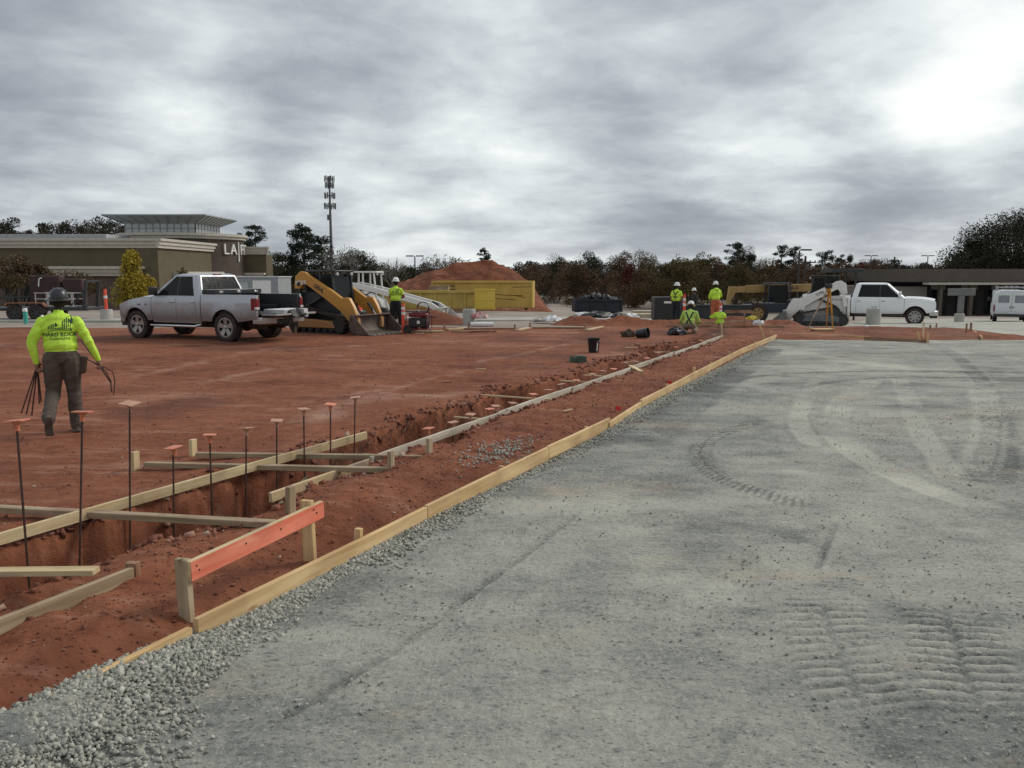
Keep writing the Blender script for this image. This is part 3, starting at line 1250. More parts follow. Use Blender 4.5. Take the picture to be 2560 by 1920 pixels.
def heap():
    # stone spilled along the outside of the form boards, thickest nearest the camera
    n = 26000
    u = rng.uniform(0.6, 5.0, n) ** 1.0
    w = 0.17 + 0.50 * (1 - sstep(1.6, 3.7, u))
    v = -3.42 + np.abs(rng.normal(0, 1, n)) * w * 0.72 - 0.05 * (u < 3.4) * rng.uniform(0, 1, n)
    z, x, y = gravel_surface(u, v)
    keep = (v < -3.42 + w * 1.6 + 0.2 * fbm(u * 2, v * 2, 2, 5))
    z = z + rng.uniform(-0.012, 0.002, n)
    sz = rng.uniform(0.006, 0.021, n) * rng.choice([1, 1, 1, 1.5, 1.9], n)
    P1 = np.stack([x, y, z], -1)[keep]
    n2 = 7000
    u = 4.5 + rng.uniform(0, 1, n2) ** 1.4 * 18
    v = -3.39 + np.abs(rng.normal(0, 0.13, n2))
    z2, x, y = gravel_surface(u, v)
    z2 = z2 - 0.05 * sstep(5.5, 8.0, u) * (1 - sstep(9.2, 10.2, u)) * np.exp(-np.clip((v + 3.4) / 0.12, 0, 9) ** 2)
    P2 = np.stack([x, y, z2 + rng.uniform(-0.004, 0.01, n2)], -1)
    stones('loose_gravel', np.concatenate([P1, P2]), np.concatenate([sz[keep], rng.uniform(0.014, 0.034, n2)]), STONE,
           'loose angular grey gravel heaped along the form boards', 'gravel')
    # single stones left on the rolled surface
    n3 = 9000
    y = 2.2 + rng.uniform(0, 1, n3) ** 1.7 * 14
    x = line_x(y, -3.2) + rng.uniform(0, 1, n3) * (0.75 * y + 2 - line_x(y, -3.2))
    kp = fbm(x * 1.1, y * 1.1, 3, 77) > -0.08
    P3 = np.stack([x, y, ground_z(x, y) + 0.003 + 0.008 * fbm(x * 4, y * 4, 4, 102)], -1)[kp]
    stones('scattered_gravel', P3, rng.uniform(0.005, 0.02, kp.sum()), STONE, 'single small stones scattered over the rolled grey gravel', 'gravel', 0.5)
    # patch of gravel spilled on the clay berm
    n4 = 420
    u = 7.9 + rng.normal(0, 0.42, n4)
    v = -3.86 + rng.normal(0, 0.13, n4)
    h, _, x, y = soil_h(u, v)
    k4 = v < -3.5
    stones('spilled_gravel', np.stack([x, y, h + 0.006], -1)[k4], rng.uniform(0.012, 0.03, k4.sum()), STONE,
           'small patch of grey gravel spilled on the red berm', 'gravel')
    # clods of clay
    n5 = 14000
    u = 1.0 + rng.uniform(0, 1, n5) ** 1.3 * 24
    v = np.where(rng.uniform(0, 1, n5) < 0.55, -3.5 - rng.uniform(0, 1, n5) ** 1.2 * 1.3, -5.9 - np.abs(rng.normal(0, 1, n5)) * (0.8 + 0.35 * u))
    h, ins, x, y = soil_h(u, v)
    k5 = (ins < 0.05) & (v > -30)
    stones('clay_clods', np.stack([x, y, h + 0.003], -1)[k5], (rng.uniform(0.004, 0.016, n5) * rng.choice([1, 1, 1, 1, 1, 1, 1, 1, 2.4], n5))[k5], CLOD,
           'crumbled clods of red clay strewn over the pad', 'clods')
    n6 = 1100
    u = 1.5 + rng.uniform(0, 1, n6) ** 1.2 * 22
    vl, vr = trench_edges(u)
    v = np.where(rng.uniform(0, 1, n6) < 0.6, vl - np.abs(rng.normal(0, 0.13, n6)), vr + np.abs(rng.normal(0.05, 0.10, n6)))
    h, ins, x, y = soil_h(u, v)
    stones('trench_spoil', np.stack([x, y, h + 0.006], -1), rng.uniform(0.025, 0.085, n6), CLOD, 'larger lumps of red clay broken along both lips of the trench', 'clods')


heap()


# roots and torn strands hanging from the trench wall
def roots():
    mb = MB()
    for i in range(130):
        u = random.choice([random.gauss(9.8, 0.7), random.gauss(12.6, 0.5), random.uniform(7.4, 24), random.gauss(8.2, 0.4)])
        vl, vr = trench_edges(np.array([u]))
        p = S(u, float(vl[0]) + random.uniform(-0.03, 0.06), random.uniform(-0.15, 0.03))
        q = p + Vector((random.uniform(-0.12, 0.12), random.uniform(-0.16, 0.0), -random.uniform(0.05, 0.25)))
        mid = (p + q) / 2 + Vector((random.uniform(-.05, .05), random.uniform(-.05, .05), 0.05))
        mb.path([p, mid, q], [0.007, 0.005, 0.003], 4)
    tag(mb.build('root_strands', mat('root_brown', (0.10, 0.055, 0.035), 0.9)), 'thin brown roots hanging from the far wall of the trench', 'roots', kind='stuff')


roots()


# red soil island beyond the end of the gravel, soil mounds, stockpile
def heap_mesh(name, cx, cy, fn, hw, hh, n, m, label=None, cat=None, kind=None, rot=0.0):
    t = np.linspace(-1, 1, n)
    A_, B_ = np.meshgrid(t * hw, t * hh, indexing='ij')
    c, s = math.cos(rot), math.sin(rot)
    X, Y = cx + A_ * c - B_ * s, cy + A_ * s + B_ * c
    h = fn(A_, B_)
    Z = ground_z(X, Y) + h
    me = grid_mesh(name, X, Y, Z, m, {'damp_shade': np.clip(0.3 + fbm(X * 0.8, Y * 0.8, 3, 3), 0, 1) * 0.6, 'pale': np.zeros_like(h)})
    return tag(obj(name, me), label, cat, kind=kind)


def island():
    def fn(a, b):
        e = np.minimum(4.9 - np.abs(a + 0.0) + 0.25 * fbm(a, b, 3, 6), 3.2 - np.abs(b) + 0.15 * fbm(a * 1.5, b, 3, 9))
        h = 0.17 * sstep(-0.1, 1.3, e) + 0.05 * sstep(-0.1, 0.12, e) - 0.12
        h = h + 0.07 * fbm(a * 1.3, b * 1.3, 4, 15) * sstep(0.3, 1.2, e)
        h = h + 0.07 * np.exp(-((a - 0.6) / 1.7) ** 2 - ((b - 0.7) / 1.0) ** 2)
        return h
    heap_mesh('soil_island', 11.6, 27.4, fn, 5.6, 3.8, 150, SOIL, kind='structure')


island()


def mounds():
    def fn(a, b):
        r = np.exp(-(b / 0.75) ** 2) * sstep(5.6, 4.3, np.abs(a))
        return r * (0.42 + 0.22 * fbm(a * 0.9, b * 0.9 + 4, 4, 21)) + 0.06 * fbm(a * 3, b * 3, 3, 22) * r - 0.06
    tag(heap_mesh('soil_windrow', 6.9, 34.4, fn, 6.2, 2.4, 130, SOIL, rot=R(-2)), 'long low windrow of loose red soil behind the kneeling worker', 'soil heap')

    def fn2(a, b):
        r = np.hypot(a / 1.9, b / 1.2)
        return np.clip(0.62 - 0.62 * r, -0.1, 9) + 0.06 * fbm(a * 2, b * 2, 4, 25) * (r < 1) - 0.05
    tag(heap_mesh('soil_heap', -3.2, 34.5, fn2, 2.2, 1.6, 80, SOIL), 'small red soil heap behind the generator and concrete bollard', 'soil heap')

    def fn3(a, b):
        # broad stockpile: long left shoulder, peak right of the middle, steep right flank
        ridge = np.interp(a, [-8.5, -6.4, -3.5, -1.5, 0.2, 1.15, 1.9, 3.0, 4.45, 5.7, 6.4], [0.5, 2.4, 3.65, 3.85, 3.98, 4.15, 3.95, 3.4, 2.2, 0.4, -0.05])
        h = ridge * np.clip(1 - np.abs(b) / 5.5, 0, 1) ** 0.9
        h = h * (1 + 0.10 * fbm(a * 0.6, b * 0.6, 5, 35)) + 0.14 * fbm(a * 1.5, b * 1.5, 4, 36) * (h > 0.25)
        return h - 0.12
    tag(heap_mesh('soil_stockpile', -2.75, 67.5, fn3, 8.6, 6.2, 170, SOIL), 'tall red soil stockpile rising behind the yellow dumpsters', 'stockpile')


mounds()


# pavements and slabs around the pad
def slab(name, pts, z, th, m):
    mb = MB()
    n = len(pts)
    vs = [(p[0], p[1], gz(p[0], p[1]) + z - th) for p in pts] + [(p[0], p[1], gz(p[0], p[1]) + z) for p in pts]
    fs = [tuple(reversed(range(n))), tuple(range(n, 2 * n))] + [(i, (i + 1) % n, (i + 1) % n + n, i + n) for i in range(n)]
    mb.add(vs, fs)
    return tag(mb.build(name, m, bevel=0.015, seg=1), kind='structure')


slab('sidewalk', [(-26, 36.2), (-10.4, 36.6), (-10.4, 39.2), (-27, 38.8)], 0.07, 0.25, CONC)
slab('concrete_apron', [(-1.9, 37.6), (5.5, 41.2), (13.5, 41.8), (13.5, 46.5), (4.0, 46.0), (-1.4, 40.2)], 0.05, 0.3, CONC)

# ================================================================== TIMBER AND STEEL ALONG THE TRENCH
NEWWOOD = wood_mat('fresh_pine', (0.56, 0.36, 0.155), (0.74, 0.54, 0.29), stain=((0.34, 0.17, 0.10), 0.66))
PALEWOOD = wood_mat('pale_pine', (0.48, 0.355, 0.19), (0.70, 0.56, 0.34), stain=((0.28, 0.22, 0.17), 0.56))
GREYWOOD = wood_mat('weathered_pine', (0.28, 0.205, 0.125), (0.46, 0.36, 0.235), stain=((0.19, 0.10, 0.065), 0.56))
LIMEWOOD = wood_mat('cement_washed_pine', (0.46, 0.41, 0.32), (0.64, 0.59, 0.49), stain=((0.22, 0.15, 0.11), 0.64))
DIRTWOOD = wood_mat('clay_stained_pine', (0.28, 0.17, 0.10), (0.42, 0.28, 0.18), stain=((0.21, 0.085, 0.052), 0.50))
ORANGE = wood_mat('orange_painted_pine', (0.78, 0.18, 0.10), (0.86, 0.27, 0.17), stain=((0.82, 0.42, 0.27), 0.58))
STEEL = mat('rebar_steel', (0.045, 0.035, 0.034), 0.55, metal=0.5, scale=14, col2=(0.11, 0.055, 0.04), bump=0.4, bscale=120)
CAPO = mat('orange_cap_plastic', (0.66, 0.155, 0.075), 0.5, var=0.22, scale=12, col2=(0.60, 0.28, 0.17))
CAPD = mat('dusty_cap_plastic', (0.42, 0.18, 0.11), 0.65, scale=12, col2=(0.52, 0.33, 0.23))
NAIL = mat('nail_steel', (0.10, 0.09, 0.085), 0.4, metal=0.9)


def soil_z(u, v):
    return float(soil_h(np.array([u]), np.array([v]))[0][0])


def soil_z_xy(p):
    u, v = to_uv(p)
    return soil_z(u, v)


# form boards between the clay and the gravel
FB = [(0.4, 3.12, -3.385, -3.385, -0.055, 'half buried form board under the gravel heap in the near left corner'),
      (3.15, 5.55, -3.375, -3.37, -0.02, 'pale yellow form board running past the orange board'),
      (5.56, 8.05, -3.37, -3.355, -0.012, 'yellow form board beside the spilled gravel patch'),
      (8.06, 10.02, -3.355, -3.32, -0.005, 'yellow form board ending at the kink in the line'),
      (9.95, 11.75, -3.30, -3.41, -0.05, 'low form board partly covered by stone just past the kink'),
      (11.76, 15.8, -3.405, -3.47, -0.015, 'long yellow form board beyond the kink'),
      (15.81, 20.6, -3.47, -3.52, -0.015, 'fifth yellow form board in full view along the gravel'),
      (20.61, 26.15, -3.52, -3.40, -0.01, 'farthest yellow form board ending at the corner by the island')]
for u0, u1, v0, v1, zb, lb in FB:
    b = board('form_board', S(u0, v0, zb), S(u1, v1, zb), 0.038, 0.14, NEWWOOD, lb, 'form board', group='form boards along the gravel', bow=random.uniform(-.012, .012))
# stakes holding the forms
for i, (u, v, h, lb) in enumerate([(4.72, -3.43, 0.17, 'low stake top just behind the form board, right of the orange board'),
                                   (7.05, -3.42, 0.13, 'low stake behind the form board near the spilled gravel'),
                                   (9.4, -3.40, 0.12, 'low stake behind the form board just before the kink'),
                                   (13.6, -3.49, 0.13, 'low stake behind the form board past the kink'),
                                   (15.7, -3.53, 0.20, 'pointed stake standing at the middle of the far form line'),
                                   (17.4, -3.55, 0.13, 'low stake behind the sixth form board'),
                                   (19.6, -3.58, 0.16, 'stake behind the far form boards'), (23.0, -3.52, 0.14, 'stake near the end of the form line')]):
    s_ = stake('form_stake', S(u, v, 0), 0.05, 0.045, h, NEWWOOD, ROT_U + random.uniform(-.2, .2), (random.uniform(-.04, .04), random.uniform(-.04, .04)))
    tag(s_, lb, 'stake', 'stakes behind the form boards')

# orange batter board on two posts
bb = thing('batter_board', 'bright orange painted board nailed across two short posts', 'batter board', S(3.3, -3.57, 0), 0)
bb.rotation_euler = (0, 0, ROT_U)


def bl(u, v, z):                      # site point in the batter board's own frame (x along u, y towards -v)
    return Vector((u - 3.3, -(v + 3.57), z))


pu = [(3.30, -3.60), (4.42, -3.62)]
ob = board('painted_board', bl(3.29, -3.555, 0.252), bl(4.54, -3.60, 0.282), 0.034, 0.118, PALEWOOD, parent=bb)
ob['label'] = 'salmon orange painted board'
pf = board('orange_face', Vector((0.001, -0.0185, 0.002)), Vector((1.249, -0.0185, 0.002)), 0.003, 0.113, ORANGE, parent=ob)
for (u, v), h in zip(pu, (0.375, 0.43)):
    s_ = stake('post', bl(u, v, 0), 0.088, 0.042, h, GREYWOOD if h < 0.4 else NEWWOOD, 0.05, (0.0, 0.03), parent=bb)
for x, z in ((0.03, 0.335), (0.05, 0.305), (0.44, 0.34), (0.77, 0.335), (1.12, 0.37), (1.15, 0.34)):
    p = bl(3.3 + x, -3.5365 - 0.033 * x, z)
    MB().lathe([(0.006, -0.003), (0.006, 0.003)], p, 8, axis='y').build('nail', NAIL, bb)

# board on edge and loose cross piece at the left edge of the picture
fb = thing('edge_form', 'greyed board set on edge with a dark stake at its right end, near left corner', 'board', S(2.6, -4.25, 0), ROT_U)
a0 = at(-60, 1640, 0.0)
board('edge_board', Vector((-0.75, 0.03, 0.012)), Vector((0.89, 0.0, 0.028)), 0.038, 0.135, GREYWOOD, parent=fb)
stake('stake', Vector((0.91, 0.02, -0.05)), 0.075, 0.05, 0.235, DIRTWOOD, 0.3, parent=fb)
board('cross_piece', S(2.62, -5.95, 0.125), S(3.30, -4.33, 0.172), 0.085, 0.036, PALEWOOD, 'loose pale cross piece resting on the greyed edge board at left', 'board')

# long top board over the far side of the trench
p0, p1 = at(-260, 1432, 0.06), at(926, 1094, 0.06)
TB = board('trench_board', S(2.3, -5.83, 0.03), S(8.0, -5.66, 0.03), 0.036, 0.088, PALEWOOD, 'long pale board crossing in front of the tall capped rebars', 'board', bow=0.03)
# cement-washed boards along the near side, end to end
tb = [(5.55, 7.15, 'splintered pale board lying at the near lip of the trench'), (7.05, 10.2, 'cement-washed trench board passing behind the double stakes'),
      (10.15, 13.0, 'cement-washed trench board crossed by a thin lath'), (12.9, 16.4, 'middle cement-washed trench board before the loose offcut'),
      (16.3, 19.9, 'cement-washed trench board level with the black bucket'), (19.8, 23.2, 'cement-washed trench board near the kneeling worker'),
      (23.1, 25.9, 'last cement-washed trench board by the kneeling worker')]
for i, (u0, u1, lb) in enumerate(tb):
    dv = 0.03 * (i % 2)
    z = -0.01 if i else -0.035
    board('trench_board', S(u0, -4.965 + dv, z), S(u1, -4.955 + dv, z), 0.036, 0.088, LIMEWOOD if i else PALEWOOD, lb, 'board',
          group='boards along the near side of the trench', bow=random.uniform(-0.02, 0.02))

# cross pieces with their stakes
cr = [((3.98, -7.35), (4.84, -4.12), 0.04, [(5.03, -4.30, 0.26)], 'grey cross piece spanning the trench to the stake behind the orange board'),
      ((5.86, -6.86), (6.70, -4.46), 0.03, [(5.80, -6.93, 0.19), (6.72, -4.47, 0.20)], 'nearer of two parallel cross pieces with stakes at both ends'),
      ((6.42, -6.73), (7.32, -4.46), 0.03, [(6.55, -6.92, 0.18), (7.37, -4.42, 0.21)], 'farther of two parallel cross pieces with stakes at both ends')]
for (a, b, z, sts, lb) in cr:
    t = thing('trench_brace', lb, 'brace', S(a[0], a[1], 0), 0, 'braces laid across the trench')
    o0 = S(a[0], a[1], 0)
    board('cross_board', S(a[0], a[1], z) - o0, S(b[0], b[1], z + 0.005) - o0, 0.085 if z > .035 else 0.07, 0.05, GREYWOOD, parent=t)
    for (u, v, h) in sts:
        stake('stake', S(u, v, soil_z(u, v) * 0.5) - o0, 0.045, 0.085, h, GREYWOOD if v > -5 else PALEWOOD, ROT_U + 0.15, (0.02, 0.02), parent=t)
t = board('short_brace', S(7.35, -5.25, -0.02), S(7.42, -4.5, -0.01), 0.06, 0.04, GREYWOOD, 'short brace tucked behind the farther stake of the cross pieces', 'brace')
# small laths further along
for (u, v0, v1, z, lb) in [(11.75, -6.05, -4.35, 0.02, 'thin lath laid across the trench at the first deep hole'),
                           (14.0, -5.6, -4.2, 0.015, 'thin lath under the washed board, third brace along'),
                           (9.95, -5.55, -4.97, -0.02, 'short pale lath at the near rebar cluster'),
                           (15.0, -5.5, -4.6, 0.01, 'slim lath crossing behind the short rebars'),
                           (17.6, -5.5, -4.45, 0.02, 'slim lath crossing below the green block'),
                           (20.2, -5.55, -4.75, 0.02, 'slim lath near the far end of the trench')]:
    board('lath', S(u, v0, z), S(u + 0.1, v1, z - 0.01), 0.04, 0.02, PALEWOOD, lb, 'lath')
board('offcut', S(16.35, -4.98, 0.085), S(15.95, -4.62, 0.02), 0.09, 0.02, PALEWOOD, 'pale offcut leaning over the middle of the trench board', 'offcut')
board('offcut', S(10.55, -4.15, 0.075), S(10.78, -4.12, 0.075), 0.03, 0.012, PALEWOOD, 'forked wood scrap lying on the red berm', 'offcut')
mbx = MB()
mbx.bar((0, 0, 0), (0.5, 0, 0), 0.035, 0.02).bar((0, 0.0, 0), (0.22, 0.16, 0.28), 0.035, 0.02)
tag(mbx.build('wood_scrap', GREYWOOD, loc=S(6.1, -5.35, -0.25), rot=(0, 0.2, 0.2)), 'triangle of grey scrap wood down in the trench', 'scrap')

# rebar with safety caps
CAPS = {}


def capped_rebar(base, top, label, group, capm, size=1.0, tilt=0.0):
    t = thing('capped_rebar', label, 'rebar', base, 0, group)
    d = top - base
    mb = MB()
    n = max(6, int(d.length / 0.05))
    key = 'r'
    pts = [d * (i / n) for i in range(n + 1)]
    rad = [0.0088 if i % 2 else 0.0078 for i in range(n + 1)]
    mb.path(pts, rad, 7)
    mb.build('rod', STEEL, t, smooth=True)
    k = (capm.name, size)
    if k not in CAPS:
        c = MB()
        w = 0.056 * size
        c.lathe([(0.016, -0.075), (0.017, -0.05), (0.019, -0.045), (0.022, -0.022), (0.036, -0.009), (0.038, -0.006)], n=12)
        c.box(-w, w, -w, w, -0.006, 0.003)
        CAPS[k] = c.mesh('cap', capm)
        set_auto(CAPS[k])
    o = obj('cap', CAPS[k], t, d, (random.uniform(-.12, .12) + tilt, random.uniform(-.12, .12), random.uniform(0, 1.5)))
    return t


K = 2560 / 2212
tall = [(35, 908, 62, 1250, -5.52), (178, 889, 172, 1215, -5.57), (280, 871, 281, 1195, -5.60), (374, 966, 376, 1165, -5.60), (453, 939, 458, 1110, -5.60),
        (532, 924, 531, 1095, -5.60), (598, 908, 598, 1068, -5.60), (656, 883, 658, 1030, -5.61), (714, 873, 714, 1020, -5.61), (767, 858, 765, 1000, -5.61)]
words = ['leftmost tall capped rebar, at the left edge of the photo', 'second tall capped rebar from the left, in front of the walking worker',
         'third capped rebar from the left, the tallest of the row', 'fourth capped rebar from the left, a shorter one with a tilted bright cap',
         'fifth capped rebar from the left along the pale board', 'sixth capped rebar from the left along the pale board',
         'seventh capped rebar from the left along the pale board', 'eighth capped rebar from the left with a dusty tan cap',
         'ninth capped rebar from the left with a bright orange cap', 'tenth capped rebar from the left at the end of the pale board']
for i, (x, y, xb, yb, v) in enumerate(tall):
    top = atv(x * K, y * K, v)
    bot = atv(xb * K, yb * K, v)
    dirn = (bot - top)
    bot = top + dirn * ((top.z + 0.66) / max(0.05, top.z - bot.z))
    capped_rebar(bot, top, words[i], 'tall capped rebars along the pale board', CAPO if i in (0, 3, 4, 8, 1) else CAPD, 1.12 if i < 3 else 1.0)
us = [8.35, 8.95, 9.45, 10.0, 10.15, 10.7, 11.45, 12.05, 12.6, 13.35, 14.15, 14.7, 15.4, 16.2, 16.9, 17.7, 18.6, 19.5, 20.4, 21.3, 22.2, 23.1, 24.0, 24.9]
for i, u in enumerate(us):
    z = 0.14 + random.uniform(-0.02, 0.03)
    capped_rebar(S(u, -5.02, -0.5), S(u, -5.02 + random.uniform(-.03, .015), z),
                 'short capped rebar in the trench, %s of its row counting away from the camera' % ordinal(i), 'short capped rebars down the trench', CAPD if i % 3 else CAPO)

# small survey flags and bits of litter on the clay
for px, py, lb in [(1537, 1032, 'small red survey flag by the form board kink'), (1667, 965, 'small red survey flag behind the far form boards')]:
    p = at(px, py, 0.02)
    t = thing('survey_flag', lb, 'flag', p)
    MB().tube((0, 0, -0.1), (0.01, 0, 0.10), 0.003, n=5).build('wire', STEEL, t)
    f = MB()
    f.add([(0.01, 0, 0.10), (0.09, 0.01, 0.08), (0.085, 0.02, 0.03), (0.01, 0.005, 0.045), (0.012, 0.006, 0.10), (0.09, 0.016, 0.08), (0.085, 0.026, 0.03), (0.012, 0.011, 0.045)],
          [(0, 1, 2, 3), (7, 6, 5, 4), (0, 4, 5, 1), (1, 5, 6, 2), (2, 6, 7, 3), (3, 7, 4, 0)])
    f.build('flag', mat('flag_red', (0.75, 0.05, 0.04), 0.6), t)
for i in range(26):
    px, py = random.choice([(random.uniform(1100, 1600), random.uniform(860, 1000)), (random.uniform(1000, 1700), random.uniform(815, 850))])
    p = at(px, py, 0)
    u, v = to_uv(p)
    if v > -6.3:
        continue
    p.z = soil_z(u, v) + 0.012
    a = random.uniform(-0.5, 0.5)
    board('wood_chip', p, p + Vector((math.cos(a), math.sin(a), 0)) * random.uniform(0.1, 0.35), 0.04, 0.015, random.choice([PALEWOOD, DIRTWOOD]),
          'small wood offcut lying on the open clay', 'offcut', group='small offcuts on the clay')

# ================================================================== VEHICLES AND MACHINES
TYRE = mat('tyre_rubber', (0.016, 0.015, 0.015), 0.85, scale=5, col2=(0.055, 0.035, 0.028), bump=0.5, bscale=40)
CHROME = mat('chrome', (0.55, 0.55, 0.56), 0.16, metal=1.0, var=0.05, scale=4)
DARKM = mat('dark_metal', (0.025, 0.025, 0.027), 0.5, var=0.3, scale=8)
BLACKP = mat('black_plastic', (0.018, 0.018, 0.019), 0.5, var=0.3, scale=10)
UNDER = mat('muddy_underbody', (0.035, 0.024, 0.02), 0.9, scale=5, col2=(0.10, 0.055, 0.038))
GLASS = glass_mat()
REDL = mat('tail_light_red', (0.17, 0.008, 0.009), 0.2, var=0.2, scale=5)
CLEARL = mat('lamp_lens', (0.55, 0.56, 0.57), 0.12, var=0.1, scale=6)
ALLOY = mat('alloy_rim', (0.36, 0.35, 0.34), 0.3, metal=0.8, var=0.2, scale=6)


def wheel(parent, x, y, R_, W_, side, rim_r, spokes=5, rim_mat=None, name='wheel', rz=0.0):
    """tyre with a dished, spoked rim; side = +1 when the outer face looks to +y"""
    mb = MB()
    w = W_ / 2
    mb.lathe([(rim_r, -w * .8), (rim_r * 1.12, -w * .96), (R_ * .86, -w), (R_ * .955, -w * .9), (R_, -w * .68), (R_ * .985, -w * .3), (R_, -w * .12), (R_, w * .12),
              (R_ * .985, w * .3), (R_, w * .68), (R_ * .955, w * .9), (R_ * .86, w), (rim_r * 1.12, w * .96), (rim_r, w * .8)], n=28, axis='y', close=True)
    for i in range(28):                      # tread blocks
        a = 2 * math.pi * i / 28
        for s in (-1, 1):
            c = Vector((math.cos(a) * R_ * 0.985, s * w * .72, math.sin(a) * R_ * 0.985))
            mb.obox(c, (0.035, w * .42, R_ * 0.11), Matrix.Rotation(-a, 3, 'Y'))
    t = mb.build(name, TYRE, parent, loc=(x, y, R_), rot=(0, 0, rz))
    set_auto(t.data)
    r = MB()
    o = side * w
    r.lathe([(rim_r * 1.05, -side * w * .8), (rim_r * 1.0, o * .1), (rim_r * .96, o * .35), (0.0001, o * .35)], n=24, axis='y', mi=1)
    r.lathe([(rim_r * 1.06, o * .93), (rim_r * 0.93, o * .93), (rim_r * .90, o * .55), (rim_r * 1.02, o * .45)], n=28, axis='y', close=True)
    for i in range(spokes):
        a = 2 * math.pi * (i + .25) / spokes
        d = Vector((math.cos(a), 0, math.sin(a)))
        p = Vector((-math.sin(a), 0, math.cos(a)))
        h0, h1 = rim_r * .17, rim_r * (.30 if spokes < 7 else 0.16)
        n0, n1 = d * rim_r * .16, d * rim_r * .95
        y0, y1, yb = Vector((0, o * .78, 0)), Vector((0, o * .88, 0)), Vector((0, o * .38, 0))
        vs = [n0 - p * h0 + y0, n0 + p * h0 + y0, n1 + p * h1 + y1, n1 - p * h1 + y1, n0 - p * h0 + yb, n0 + p * h0 + yb, n1 + p * h1 + yb, n1 - p * h1 + yb]
        r.add(vs, [(0, 1, 2, 3), (4, 7, 6, 5), (0, 4, 5, 1), (1, 5, 6, 2), (2, 6, 7, 3), (3, 7, 4, 0)])
    rim = r.build('rim', [rim_mat or ALLOY, DARKM], t)
    h = MB()
    h.lathe([(rim_r * .20, o * .74), (rim_r * .19, o * .88), (rim_r * .10, o * .95), (0.0001, o * .95)], n=14, axis='y')
    h.build('hub_cap', rim_mat or ALLOY, t)
    return t


def panel(name, poly, yfn, side, m, parent, thick=0.03, zc=(), xc=(), smooth=True):
    """a sheet panel: outline in (x,z), bulged by yfn(x,z), on the left (+1) or right (-1) flank"""
    bm = bmesh.new()
    vs = [bm.verts.new((a, 0, b)) for a, b in poly]
    bm.faces.new(vs)
    bmesh.ops.triangulate(bm, faces=bm.faces[:], quad_method='BEAUTY', ngon_method='EAR_CLIP')
    for z in zc:
        bmesh.ops.bisect_plane(bm, geom=bm.verts[:] + bm.edges[:] + bm.faces[:], plane_co=(0, 0, z), plane_no=(0, 0, 1), dist=1e-5)
    for x in xc:
        bmesh.ops.bisect_plane(bm, geom=bm.verts[:] + bm.edges[:] + bm.faces[:], plane_co=(x, 0, 0), plane_no=(1, 0, 0), dist=1e-5)
    for v in bm.verts:
        v.co.y = side * yfn(v.co.x, v.co.z)
    r = bmesh.ops.extrude_face_region(bm, geom=bm.faces[:])
    for e in r['geom']:
        if isinstance(e, bmesh.types.BMVert):
            e.co.y -= side * thick
    bmesh.ops.recalc_face_normals(bm, faces=bm.faces[:])
    me = bpy.data.meshes.new(name)
    bm.to_mesh(me)
    bm.free()
    me.materials.append(m)
    set_auto(me, 30)
    return obj(name, me, parent)


def arch(cx, cz, r, z_low, n=11, up=True):
    """points of a wheel opening from front to rear, where it meets z_low"""
    a0 = math.asin(max(-1, min(1, (z_low - cz) / r)))
    out = []
    for i in range(n + 1):
        a = a0 + (math.pi - 2 * a0) * i / n
        out.append((cx + r * math.cos(a), cz + r * math.sin(a)))
    return out


